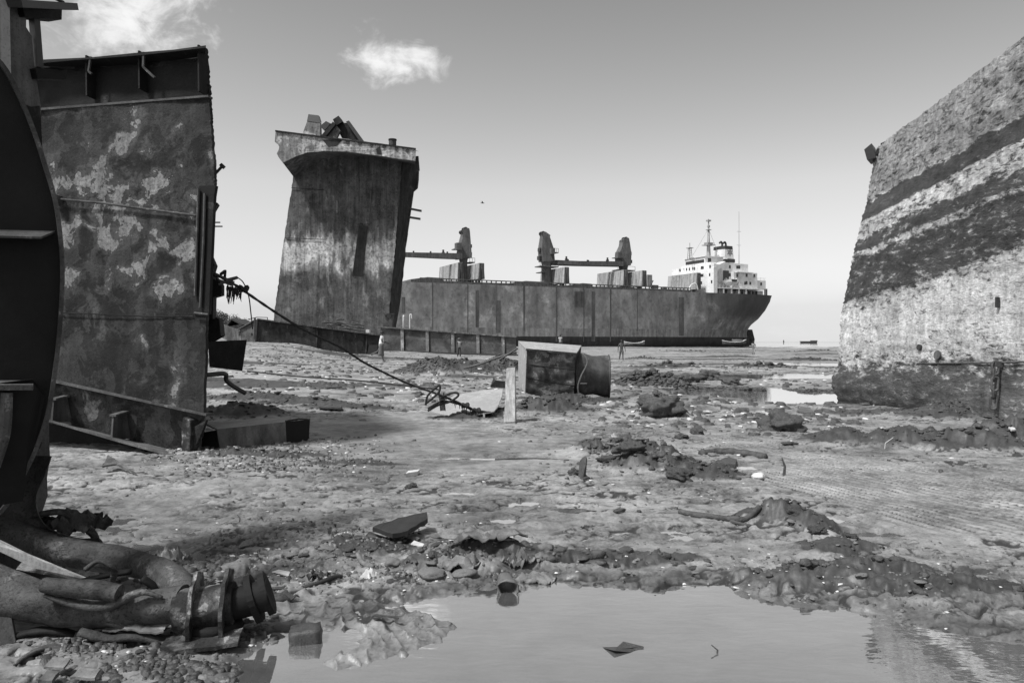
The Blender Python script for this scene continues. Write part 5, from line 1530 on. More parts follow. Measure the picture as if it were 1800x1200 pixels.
# the pale plate rising behind it
PP = Plane.pts(P(70, 250, 5.3), P(0, 250, 5.0), P(80, 700, 5.3))
pl = jag([PP.hit(*p) for p in ((-260, -160), (38, -160), (38, 20), (46, 32), (46, 48), (56, 64), (60, 110), (66, 150), (72, 190), (73, 240), (80, 320), (96, 350), (95, 560), (86, 740), (84, 870), (60, 960), (20, 1010), (-260, 1010))], .12, .012, 17)
Geo().prism(pl, -PP.n * .04).build('side_plate', M['pale_plate'], fw_)
Geo().prism([PP.hit(*p, .03) for p in ((36, -160), (60, -160), (44, 30), (38, 25))], -PP.n * .1).build('edge_strip', M['web'], fw_)
Geo().prism([PP.hit(*p, .07) for p in ((0, -160), (14, -160), (18, 60), (20, 150), (28, 230), (2, 150))], -PP.n * .1).build('edge_strip', M['box_top'], fw_)
Geo().prism(jag([PP.hit(*p, .012) for p in ((40, 182), (55, 188), (70, 186), (72, 205), (74, 250), (72, 262), (55, 220))], .1, .01, 2), -PP.n * .02).build('stain_plate', M['web'], fw_)
g = Geo(); g.bar(PP.hit(20, 6, .1), PP.hit(121, 12, -.1), .14, .050); g.build('beam', M['black'], fw_)
g = Geo(); g.prism([PP.hit(*p, .05) for p in ((40, 14), (109, 17), (108.5, 35), (44, 29))], -PP.n * .12); g.build('beam', M['panel_dark'], fw_)
Geo().bar(PP.hit(60, 30, -.02), PP.hit(67, 120, -.02), .05, .05, up=PP.n).build('post', M['black'], fw_)
g = Geo(); g.prism([PP.hit(*p, .05) for p in ((62, 120), (118, 122), (117, 140), (66, 138))], -PP.n * .10); g.box(PP.hit(90, 120.5, .0), Vector((.115, 0, -.003)), PP.n * .07, Vector((0, 0, .006))); g.build('beam', M['web'], fw_)
Geo().tube([PP.hit(90, -6, 0), PP.hit(112, 5, 0)], .012, 6).build('rod', M['black'], fw_)
Geo().prism([PP.hit(*p, .03) for p in ((62, 776), (67, 775), (65, 786), (58, 788))], PP.n * .06).build('lug', M['black'], fw_)
# strip of torn plate running down into the pipes
ts = thing('torn_plate_strip', P(150, 985, 4.85), 'torn curling strip of plate drooping from the round frame onto the pipe', 'steel strip')
cl = spline([P(62, 800, 5.1), P(52, 850, 5.05), P(50, 890, 4.95), P(66, 926, 4.85), P(100, 948, 4.8), P(140, 962, 4.78), P(175, 963, 4.78)], 6)
wd = np.interp(np.linspace(0, 1, len(cl)), [0, .3, .6, 1], [.13, .09, .05, .07])
rings = []
for i, p in enumerate(cl):
    a = cl[max(i - 1, 0)]; b_ = cl[min(i + 1, len(cl) - 1)]; t = (b_ - a).normalized(); s_ = t.cross(Vector((0, -1, .2))).normalized(); n_ = s_.cross(t)
    w = wd[i]
    rings.append([p + s_ * w * q + n_ * .05 * (q * q - .3) * k for q, k in ((-1, 1), (-.5, 1), (0, 1), (.5, 1), (1, 1))] + [p + s_ * w * q + n_ * (.05 * (q * q - .3) - .012) for q in (1, .5, 0, -.5, -1)])
Geo().loft(rings).build('strip', M['pipe'], ts, smooth=True, auto=50)
# ---- two big pipes meeting at a flanged casting
pa = thing('split_pipe', P(150, 1100, 4.3), 'thick rusty pipe with split top lying in front, ending at the ribbed flange', 'pipe')
def fat_tube(pts, rads, seg=40, dent=None):
    cl = spline(pts, 8); rr_ = np.interp(np.linspace(0, 1, len(cl)), np.linspace(0, 1, len(rads)), rads)
    rings = []; u = None
    for i, p in enumerate(cl):
        t = (cl[min(i + 1, len(cl) - 1)] - cl[max(i - 1, 0)]).normalized()
        s_ = t.cross(Vector((0, 0, 1))).normalized(); n_ = s_.cross(t)
        ring = []
        for j in range(seg):
            a = 2 * math.pi * j / seg
            r = .82 * rr_[i] * (1 + .09 * fb(p * 1.0 + (s_ * math.cos(a) + n_ * math.sin(a)) * .25, 5, 4) + .03 * fb(p + (s_ * math.cos(a) + n_ * math.sin(a)) * .3, 22, 2))
            if dent: r *= dent(i / (len(cl) - 1), a)
            ring.append(p + (s_ * math.cos(a) + n_ * math.sin(a)) * r)
        rings.append(ring)
    return rings
def dentA(t, a):
    # crushed, split-open top in the middle third
    w = math.exp(-((t - .70) / .16) ** 2) * max(0.0, math.sin(a)) ** 1.5
    w2 = math.exp(-((t - .36) / .10) ** 2) * max(0.0, math.sin(a + .3)) ** 3
    return 1 - .42 * w - .25 * w2
A = [P(-160, 985, 4.2), P(-60, 1015, 4.12), P(20, 1042, 4.06), P(90, 1062, 4.02), P(170, 1070, 4.0), P(250, 1066, 3.98), P(325, 1058, 3.96)]
g = Geo(); g.loft(fat_tube(A, [.155, .15, .145, .13, .125, .12, .115], dent=dentA)); g.build('pipe_wall', M['pipe'], pa, smooth=True, auto=60)
# the peeled-back flap on top
fl = fat_tube([P(78, 1028, 3.9), P(120, 1033, 3.88), P(165, 1036, 3.87), P(210, 1043, 3.86)], [.05, .062, .06, .055], 16)
Geo().loft(fl).build('peeled_flap', M['pipe'], pa, smooth=True, auto=60)
lip = spline([P(78, 1046, 3.88), P(110, 1056, 3.87), P(150, 1066, 3.86), P(190, 1066, 3.86), P(215, 1054, 3.86), P(250, 1040, 3.87), P(285, 1050, 3.87)], 5)
Geo().tube(lip, [.010 + .016 * math.sin(math.pi * i / (len(lip) - 1)) for i in range(len(lip))], 8).build('torn_lip', M['pipe'], pa, smooth=True)
pb = thing('bent_pipe', P(200, 1010, 4.8), 'rusty pipe behind the split one, bending down to the same ribbed flange', 'pipe')
Bp = [P(-160, 905, 4.9), P(-40, 928, 4.85), P(60, 955, 4.8), P(150, 974, 4.75), P(230, 988, 4.7), P(280, 1003, 4.52), P(312, 1026, 4.3), P(334, 1058, 4.05)]
g = Geo(); g.loft(fat_tube(Bp, [.135, .13, .12, .11, .105, .10, .10, .105], dent=lambda t, a: 1 - .3 * math.exp(-((t - .66) / .05) ** 2) * max(0, -math.cos(a)))); g.build('pipe_wall', M['pipe'], pb, smooth=True, auto=60)
Geo().tube(spline([P(222, 968, 4.66), P(236, 990, 4.6), P(252, 1006, 4.58), P(262, 1024, 4.58)], 4), [.016] * 12 + [.012], 8).build('cracked_collar', M['pipe'], pb, smooth=True)
vf = thing('ribbed_flange', P(370, 1115, 3.95), 'pitted flange casting with four standing ribs where the pipes meet', 'flange')
ax_ = (P(425, 1048, 3.98) - P(320, 1062, 3.93)).normalized(); upv = Vector((0, 0, 1)); sd_ = ax_.cross(upv).normalized()
c0 = P(365, 1068, 3.95)
g = Geo(); g.tube([c0 - ax_ * .16, c0 - ax_ * .12, c0 + ax_ * .10, c0 + ax_ * .14], [.105, .115, .115, .12], 20); g.build('sleeve', M['valve'], vf, smooth=True, auto=40)
for k, (q, tl) in enumerate(((-.07, .10), (.09, -.06))):
    c = c0 + ax_ * q; t2 = (ax_ + upv * tl).normalized(); g = Geo()
    H = .20
    g.prism(jag([c + sd_ * .02 - upv * .12, c + sd_ * .17 - upv * .12, c + sd_ * .18 - upv * .02, c + sd_ * .10 + upv * H * .75, c + sd_ * .0 + upv * H, c - sd_ * .12 + upv * H * .8, c - sd_ * .14 + upv * .0], .04, .005, k), t2 * .02)
    g.build('rib', M['valve'], vf)
g = Geo(); g.prism(jag([c0 - ax_ * .18 + sd_ * .10 - upv * .115, c0 + ax_ * .20 + sd_ * .10 - upv * .115, c0 + ax_ * .20 + sd_ * .24 - upv * .135, c0 - ax_ * .10 + sd_ * .24 - upv * .135, c0 - ax_ * .19 + sd_ * .18 - upv * .125], .05, .005, 5), upv * .02); g.build('foot_plate', M['valve'], vf)
Geo().tube([c0 + ax_ * .13, c0 + ax_ * .32 + upv * .03], .085, 16).build('neck', M['web'], vf, smooth=True, auto=40)
c1 = c0 + ax_ * .25 + Vector((0, .03, .015)); a2 = (ax_ + upv * .25 - sd_ * .1).normalized()
for k in range(2):
    rad = .130 - .016 * k
    pts_ = [c1 + a2 * (k * .034 - .04)]
    u1 = a2.cross(upv).normalized(); u2 = u1.cross(a2)
    ring = [c1 + a2 * (k * .07 - .04) + (u1 * math.cos(t) + u2 * math.sin(t)) * rad * (1 + .10 * mnoise.noise(Vector((math.cos(t) * 2, math.sin(t) * 2, k * 3.1)))) for t in [2 * math.pi * j / 26 for j in range(26)]]
    Geo().prism(ring, a2 * .034).build('disc', M['web'], vf)
lb_ = []
for k in range(6):
    t = k / 5; lb_.append([P(372, 1136 - 44 * t, 3.93) + Vector((math.cos(an) * .15, math.sin(an) * .12, 0)) * (1 + .15 * mnoise.noise(Vector((math.cos(an) * 2, math.sin(an) * 2, t * 3)))) for an in [2 * math.pi * j / 20 for j in range(20)]])
Geo().loft(lb_).build('lower_barrel', M['web'], vf, smooth=True)
# torn hoses and curled strips tangled about the pipes
r_ = random.Random(44)
HOSE = [((0, 1000), (60, 1012), (130, 1022), (190, 1010), (230, 1004)), ((60, 905), (110, 900), (150, 925), (170, 950), (160, 975)), ((250, 1015), (275, 1035), (280, 1055), (262, 1075)), ((140, 1110), (190, 1122), (240, 1118), (300, 1130), (330, 1150)), ((20, 1120), (70, 1108), (120, 1112), (150, 1128)), ((150, 1000), (175, 985), (200, 1000), (195, 1030))]
HLAB = ['thin torn hose lying between the two rusty pipes', 'torn hose looping out of the crumpled plate', 'short torn hose across the bend of the pipe', 'flattened hose snaking through the rubble below the split pipe', 'old hose lying under the split pipe near the left edge', 'hose end arching up behind the peeled flap']
for k, pts in enumerate(HOSE):
    dd = (4.25, 4.9, 4.3, 3.85, 3.95, 4.2)[k]
    cl = spline([P(px, py, dd + .02 * i) for i, (px, py) in enumerate(pts)], 6)
    w = (.022, .03, .025, .03, .028, .02)[k]
    rg_ = []
    for i, p in enumerate(cl):
        t = (cl[min(i + 1, len(cl) - 1)] - cl[max(i - 1, 0)]).normalized(); s_ = t.cross(upv).normalized(); n_ = s_.cross(t)
        q = w * (1 + .25 * fb(p, 14, 2))
        rg_.append([p + (s_ * math.cos(a_) * 1.25 + n_ * math.sin(a_) * .7) * q for a_ in [2 * math.pi * j / 12 for j in range(12)]])
    tag(Geo().loft(rg_).build('torn_hose', M['pipe' if k % 2 else 'panel_dark'], None, base=cl[0], smooth=True), HLAB[k], 'hose')
# pale wooden batten and sheets between the pipes
tag(Geo().prism([P(0, 952, 4.45), P(40, 972, 4.45), P(152, 1018, 4.5), P(140, 1022, 4.5), P(60, 998, 4.45), P(0, 966, 4.45), P(-60, 940, 4.4), P(-60, 925, 4.4)], Vector((0, .04, -.01))).build('wooden_batten', M['wood'], None, base=P(60, 985, 4.45)), 'pale wooden batten wedged between the two rusty pipes', 'batten')
def crumple(name, px, py, d, rx, ry, rz, mat, label, cat, seed, group=None, open_=False, flat=1.0, base=None):
    """a crumpled sheet: a folded patch with real thickness"""
    r = random.Random(seed); n = 16
    c = P(px, py, d) if base is None else base
    vs = []; fs = []
    off = Vector((r.uniform(0, 50), r.uniform(0, 50), 0))
    an = r.uniform(0, 6.28); ca, sa = math.cos(an), math.sin(an)
    for j in range(n + 1):
        for i in range(n + 1):
            u, v = i / n * 2 - 1, j / n * 2 - 1
            rr_ = 1 + .35 * mnoise.noise(Vector((u * 1.3, v * 1.3, seed)))
            x, y = u * rr_, v * rr_
            q = off + Vector((u * 1.3, v * 1.3, 0))
            z = abs(mnoise.noise(q)) * 1.1 + .5 * abs(mnoise.noise(q * 2.3)) + .2 * mnoise.noise(q * 5) + .5 * (1 - min(1, u * u + v * v))
            vs.append(c + Vector(((x * ca - y * sa) * rx, (x * sa + y * ca) * ry, z * rz * flat)))
    N = len(vs); vs += [p - Vector((0, 0, .008)) for p in vs]; m_ = n + 1
    for j in range(n):
        for i in range(n):
            a = j * m_ + i
            fs.append((a, a + 1, a + 1 + m_, a + m_)); fs.append((N + a, N + a + m_, N + a + 1 + m_, N + a + 1))
    for i in range(n):
        for (a, b_) in ((i, i + 1), (n * m_ + i, n * m_ + i + 1), (i * m_, (i + 1) * m_), (i * m_ + n, (i + 1) * m_ + n)):
            fs.append((a, b_, N + b_, N + a))
    o = mk(name, vs, fs, mat, None, smooth=True, base=c, auto=35)
    return tag(o, label, cat, group)
crumple('crumpled_plate', 135, 935, 4.95, .16, .14, .16, M['pipe'], 'crumpled steel sheet behind the bent pipe, left foreground', 'scrap sheet', 3)
crumple('crumpled_plate', 115, 925, 5.2, .22, .12, .10, M['panel_dark'], 'dark folded plate leaning at the foot of the pale side plate', 'scrap sheet', 5)
crumple('crumpled_sheet', 300, 985, 4.9, .10, .07, .10, M['tarp'], 'small dark crumpled sheet behind the bend of the pipe', 'scrap sheet', 8)
crumple('muddy_cloth', 435, 1120, 4.15, .13, .10, .06, M['tarp'], 'muddy cloth slumped below the ribbed flange at the water edge', 'cloth', 9)
crumple('muddy_cloth', 460, 1075, 4.5, .12, .07, .07, M['rubber'], 'dark wet cloth right of the ribbed flange', 'cloth', 11)
crumple('plastic_wrapper', 330, 1165, 3.72, .05, .05, .06, M['tarp'], 'pale knotted wrapper on the gravel in the lower left corner', 'litter', 14)
crumple('muddy_cloth', 250, 1100, 3.95, .16, .08, .03, M['tarp'], 'flat muddy rag under the split pipe', 'cloth', 15)
# curved plate in the bottom left corner
cp = thing('curled_plate', P(70, 1185, 3.6), 'curled dark plate with rolled edge in the bottom left corner', 'steel plate')
pts = [P(-40, 1215, 3.55), P(10, 1180, 3.6), P(50, 1150, 3.7), P(85, 1138, 3.75), P(118, 1142, 3.75), P(138, 1162, 3.7), P(146, 1185, 3.65)]
cl = spline(pts, 5); rings = [[p, p + Vector((0, .10, -.09)), p + Vector((0, .11, -.08)), p + Vector((0, .02, .012))] for p in cl]
Geo().loft(rings).build('plate', M['pipe'], cp, smooth=True, auto=50)
Geo().tube(cl, .011, 8).build('rolled_edge', M['edge'], cp, smooth=True)
for k, (px, py, w, h, lab) in enumerate(((100, 1172, .05, .012, 'broken pale tile standing in the lower left corner'), (150, 1190, .06, .012, 'flat pale tile lying in the lower left corner'), (85, 1198, .035, .02, 'rounded white shard at the bottom edge, lower left'))):
    c = GP(px, py, .05); g = Geo(); g.prism(jag([c + Vector((-w, -.02, 0)), c + Vector((w, -.03, .0)), c + Vector((w * .9, .03, .015)), c + Vector((-w * .8, .04, .02))], .03, .004, k), Vector((0, 0, h)))
    tag(g.build('tile_shard', M['stone' if k < 2 else 'pale_plate'], None, base=c), lab, 'shard')
tag(Geo().prism([P(28, 1130, 3.9), P(140, 1095, 4.2), P(60, 1120, 3.95), P(-60, 1150, 3.7), P(-60, 1080, 3.8), P(20, 1085, 3.95)], Vector((0, .02, -.02))).build('flat_plate', M['pale_plate'], None, base=P(0, 1120, 3.9)), 'faded flat plate half buried under the split pipe', 'steel plate')

# ------------------------------------------------------------------ scrap in the middle of the flat
D_B = 19.0
sb = thing('scrap_tank', P(960, 712, D_B), 'rusty box-shaped tank with pale top standing in the mud', 'tank')
BX = Plane.pts(P(930, 690, 18.6), P(1010, 708, 18.9), P(930, 610, 18.6))
fr_ = [(927, 614), (1012, 621.5), (1008, 708), (982, 706), (945, 700), (922, 672)]
tp = [P(911, 599, 19.6), P(1022, 607, 19.9)]
front = [BX.hit(*p) for p in fr_]
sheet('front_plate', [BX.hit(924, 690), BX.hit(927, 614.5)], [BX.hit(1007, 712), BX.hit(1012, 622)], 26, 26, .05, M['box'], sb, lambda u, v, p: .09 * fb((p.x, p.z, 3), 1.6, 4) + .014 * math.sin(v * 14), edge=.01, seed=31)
g = Geo(); g.prism([BX.hit(925, 613.5, .03), BX.hit(1013, 621, .03), tp[1], tp[0]], Vector((0, .01, -.03))); g.build('top_plate', M['box_top'], sb)  # top set paler than the front plate
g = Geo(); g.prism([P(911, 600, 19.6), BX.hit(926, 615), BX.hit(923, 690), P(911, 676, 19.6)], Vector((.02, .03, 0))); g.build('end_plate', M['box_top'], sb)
g = Geo(); g.prism([BX.hit(1012.5, 622), P(1022, 609, 19.9), P(1019, 640, 19.9), P(1012, 700, 19.6), BX.hit(1007.5, 712)], Vector((-.03, .03, 0))); g.build('end_plate', M['panel_dark'], sb)
Geo().bar(BX.hit(925, 614, .03), BX.hit(1013, 621.7, .03), .06, .05).build('rolled_edge', M['edge'], sb)
for y0, y1 in ((640, 650), (664, 678)): Geo().tube([BX.hit(925, y0, .02), BX.hit(968, (y0 + y1) / 2 + 1, .05), BX.hit(1009, y1, .02)], .012, 6).build('crease', M['panel_dark'], sb)
g = Geo(); g.prism([BX.hit(1007, 690), BX.hit(1018, 705, .2), BX.hit(1008, 713, .1)], Vector((0, .03, 0))); g.build('torn_corner', M['box'], sb)
dr = thing('crushed_drum', P(1045, 700, 19.6), 'dark crushed drum lying against the right end of the scrap tank', 'drum')
a0 = P(1012, 655, 19.7); a1 = P(1070, 659, 20.0)
rings = []
for k in range(9):
    t = k / 8; c = a0.lerp(a1, t)
    rr_ = .58 + .03 * math.sin(t * 9)
    ring = []
    for j in range(32):
        an = 2 * math.pi * j / 32
        q = rr_ * (1 + .05 * fb((math.cos(an), math.sin(an), t), 1.6, 3)) * (1.0 if math.sin(an) < .2 else 1 - .12 * math.sin(an))
        ring.append(c + Vector((.18 * math.cos(an) * .3, math.cos(an) * q, math.sin(an) * q)))
    rings.append(ring)
Geo().loft(rings).build('shell', M['drum'], dr, smooth=True, auto=50)
for t in (1.0, .02):
    c = a0.lerp(a1, t); pts = [c + Vector((.05 * math.cos(an), math.cos(an) * .60, math.sin(an) * (.60 if math.sin(an) < .2 else .60 - .07 * math.sin(an)))) for an in [2 * math.pi * j / 32 for j in range(33)]]
    Geo().tube(pts, .028, 6, cap=False).build('rim', M['drum'], dr, smooth=True)
tag(Geo().tube(spline([P(1022, 620, 19.0), P(1030, 628, 18.9), P(1032, 640, 18.85), P(1022, 660, 18.8), P(1016, 680, 18.8), P(1019, 700, 18.8), P(1020, 722, 18.6)], 5), .022, 8).build('hanging_cable', M['rope_pale'], None, base=P(1020, 722, 18.6), smooth=True), 'pale stiff cable looping down the right corner of the scrap tank', 'cable')
tag(Geo().tube([P(1020, 674, 18.8), P(1032, 674, 18.7)], .015, 6).build('spike', M['rope_pale'], None, base=P(1020, 674, 18.8)), 'short pale rod sticking out of the cable by the drum', 'rod')
# upright plank
pk = thing('upright_plank', GP(896, 750), 'thick pale post standing upright before the scrap tank', 'post')
Geo().loft([[P(886, 742, 14.0), P(905.5, 741, 14.0), P(908, 738, 14.2), P(889, 739, 14.2)], [P(890, 648, 14.3), P(905, 646, 14.3), P(906, 645.5, 14.45), P(891, 647, 14.45)]]).build('board', M['wood'], pk)
Geo().loft([[P(886.5, 749, 14.0), P(906, 747, 14.0), P(908, 744, 14.2), P(889, 746, 14.2)], [P(886.2, 743.5, 14.0), P(905.8, 742, 14.0), P(908, 739.5, 14.2), P(889, 740.5, 14.2)]]).build('foot_block', M['box_top'], pk)
# tilted pale plate
ps = thing('tilted_plate', GP(850, 735), 'pale flat steel sheet lying tilted at the end of the rope', 'steel plate')
poly = [P(758, 723, 15.2), P(776, 708, 16.0), P(800, 694, 16.9), P(850, 685, 17.3), P(884, 683, 17.2), P(882, 697, 16.2), P(875, 715, 15.1), P(868, 723, 14.6), P(850, 726, 14.5), P(800, 733, 14.6)]
vs = [p for p in poly]; Geo().prism(vs, Vector((0, 0, -.02))).build('sheet', M['box_top'], ps)
Geo().prism([P(849, 727, 14.5), P(852.5, 727, 14.5), P(851, 754, 14.45), P(848, 752, 14.45)], Vector((0, .02, 0))).build('turned_edge', M['box_top'], ps)
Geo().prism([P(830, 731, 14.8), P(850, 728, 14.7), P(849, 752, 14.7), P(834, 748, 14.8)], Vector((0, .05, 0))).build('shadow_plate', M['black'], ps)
tag(Geo().prism([P(861, 680, 17.6), P(868, 663, 17.6), P(871, 668, 17.6), P(888, 670, 17.8), P(888, 682, 17.8)], Vector((0, .04, 0))).build('bent_plate', M['pale_plate'], None, base=P(870, 681, 17.6)), 'small bent plate standing behind the tilted sheet', 'steel plate')
# the angle-iron peg among the rope loops
pg = thing('channel_peg', P(778, 722, 14.6), 'pale channel iron stuck upright through the rope loops', 'iron peg')
Geo().prism([P(px, py, 14.6) for px, py in ((772, 692), (779, 688), (782, 721), (774, 722))], Vector((0, .03, 0))).build('web', M['box_top'], pg)
for x0, x1 in ((772, 774), (779, 782)): Geo().prism([P(x0, 690, 14.58), P(x0 + 2, 690, 14.58), P(x1 + 1.5, 721.5, 14.58), P(x1, 721.5, 14.58)], Vector((0, -.05, 0))).build('flange', M['edge'], pg)
# ---- mooring rope from the panel to the plate
rp = thing('mooring_rope', P(868, 722, 14.6), 'long dark rope running from the torn panel down to the tilted plate', 'rope')
rpts = [P(378, 482, 11.05), P(412, 500, 11.2), (P(430, 512, 11.4)), P(480, 546, 12.0), P(528, 576, 12.4), P(560, 592, 12.8), P(600, 611, 13.2), P(620, 624, 13.4), P(640, 637, 13.6), P(680, 657, 14.0), P(720, 675, 14.3), P(768, 692, 14.5), P(805, 707, 14.55), P(835, 720, 14.6), P(868, 726, 14.6)]
rc = spline(rpts, 10)
Geo().tube(rc, [.021 + .003 * math.sin(i * 1.7) for i in range(len(rc))], 8).build('strand', M['rope'], rp, smooth=True)
# frayed weed hanging on it, and knots
r = random.Random(3)
g = Geo()
for k in range(44):
    px = r.uniform(399, 424); py = 497 + (px - 400) * .5 + r.uniform(0, 8)
    L = r.uniform(8, 30) * (1.0 if px < 413 else .5)
    g.tube([P(px, py, 11.2), P(px + r.uniform(-2, 1), py + L * .5, 11.2), P(px + r.uniform(-4, 2), py + L, 11.2)], [.012, .010, .004], 5)
g.build('weed_tuft', M['rope'], rp)
g = Geo()
for k in range(22):
    t = r.uniform(.84, .98); p = rc[int(t * (len(rc) - 1))]
    g.tube([p, p + Vector((r.uniform(-.03, .03), 0, -r.uniform(.05, .16)))], [.014, .004], 5)
g.build('fray', M['rope'], rp)
for px, py in ((428, 507), (838, 721), (818, 712)):
    c = P(px, py, 11.3 if px < 500 else 14.5); o = Geo(); o.tube(spline([c + Vector((.06 * math.cos(a), .05 * math.sin(a), .03 * math.sin(2 * a))) for a in [k * .7 for k in range(10)]], 3), .03, 6); o.build('knot', M['rope'], rp, smooth=True)
Geo().tube(spline([P(417, 487, 11.15), P(428, 497, 11.2), P(437, 520, 11.3), P(441, 550, 11.4), P(444, 578, 11.5)], 6), .009, 6).build('thin_line', M['rope'], rp, smooth=True)
for k, pts in enumerate((((748, 712), (752, 695), (768, 680), (773, 678), (772, 688), (760, 700), (750, 708)), ((776, 700), (790, 692), (803, 690), (805, 696), (790, 706), (770, 712), (752, 722)), ((752, 718), (775, 706), (800, 708), (835, 722)))):
    dd = 14.4
    Geo().tube(spline([P(*p, dd + .1 * k) for p in pts], 5), .022, 7).build('loop', M['rope'], rp, smooth=True)
tag(Geo().tube(spline([P(435, 652, 22), P(520, 661, 21), P(620, 668, 20.5), P(700, 676, 20), P(770, 684, 19.5)], 8), .022, 6).build('ground_rope', M['rope'], None, base=P(600, 667, 20.5), smooth=True), 'thin slack rope lying along the pale sand behind the long rope', 'rope')
tag(Geo().tube(spline([P(815, 647, 22.5), P(840, 641, 22.5), P(870, 630, 22.5), P(908, 618, 22.5)], 5), .035, 7).build('leaning_pole', M['rope_pale'], None, base=P(815, 647, 22.5)), 'pale thin pole lying on the large mud heap left of the tank', 'pole')
tag(Geo().tube([P(878, 632, 21.5), P(910, 612, 21.5)], .03, 7).build('leaning_bar', M['black'], None, base=P(878, 632, 21.5)), 'dark bar leaning from the mud heap against the scrap tank', 'bar')
# ---- box trough on the left
bt = thing('box_trough', GP(450, 792), 'open-ended steel box trough with pale top beside the big panel', 'box')
F0 = [(388, 793), (504, 783), (502, 741), (381, 754)]
BT = Plane.pts(P(388, 793, 10.75), P(504, 783, 11.3), P(381, 754, 10.8))
Geo().prism([BT.hit(*p) for p in F0], -BT.n * .02).build('front_plate', M['pale_plate'], bt)
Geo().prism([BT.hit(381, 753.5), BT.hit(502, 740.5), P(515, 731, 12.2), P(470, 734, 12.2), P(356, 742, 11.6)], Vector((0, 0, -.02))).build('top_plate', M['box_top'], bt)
Geo().prism([BT.hit(502, 741, .003), BT.hit(545, 737, .003), BT.hit(543, 770, .003), BT.hit(535, 779, .003), BT.hit(504, 783, .003)], -BT.n * .5).build('dark_end', M['panel_dark'], bt)
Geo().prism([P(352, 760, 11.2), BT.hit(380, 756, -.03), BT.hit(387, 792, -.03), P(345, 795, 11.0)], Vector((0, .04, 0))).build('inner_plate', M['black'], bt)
Geo().tube([BT.hit(502, 740, .01), P(525, 736, 11.6), BT.hit(545, 737, .0)], .015, 6).build('rolled_edge', M['edge'], bt)
# ------------------------------------------------------------------ people
def skin_mesh(name, verts, edges, rads, mat, parent, sub=1):
    org = worigin(parent)
    me = bpy.data.meshes.new(name)
    me.from_pydata([tuple(Vector(v) - org) for v in verts], edges, [])
    o = bpy.data.objects.new(name, me); o.parent = parent; COL.objects.link(o)
    bm = bmesh.new(); bm.from_mesh(me)
    ly = bm.verts.layers.skin.verify()
    bm.verts.ensure_lookup_table()
    for v, r in zip(bm.verts, rads):
        v[ly].radius = (r, r) if not isinstance(r, tuple) else r
        v[ly].use_root = (v.index == 0)
    bm.to_mesh(me); bm.free()
    mod = o.modifiers.new('skin', 'SKIN'); mod.use_smooth_shade = True
    sm = o.modifiers.new('subdiv', 'SUBSURF'); sm.levels = sub; sm.render_levels = sub
    me.materials.append(mat)
    return o

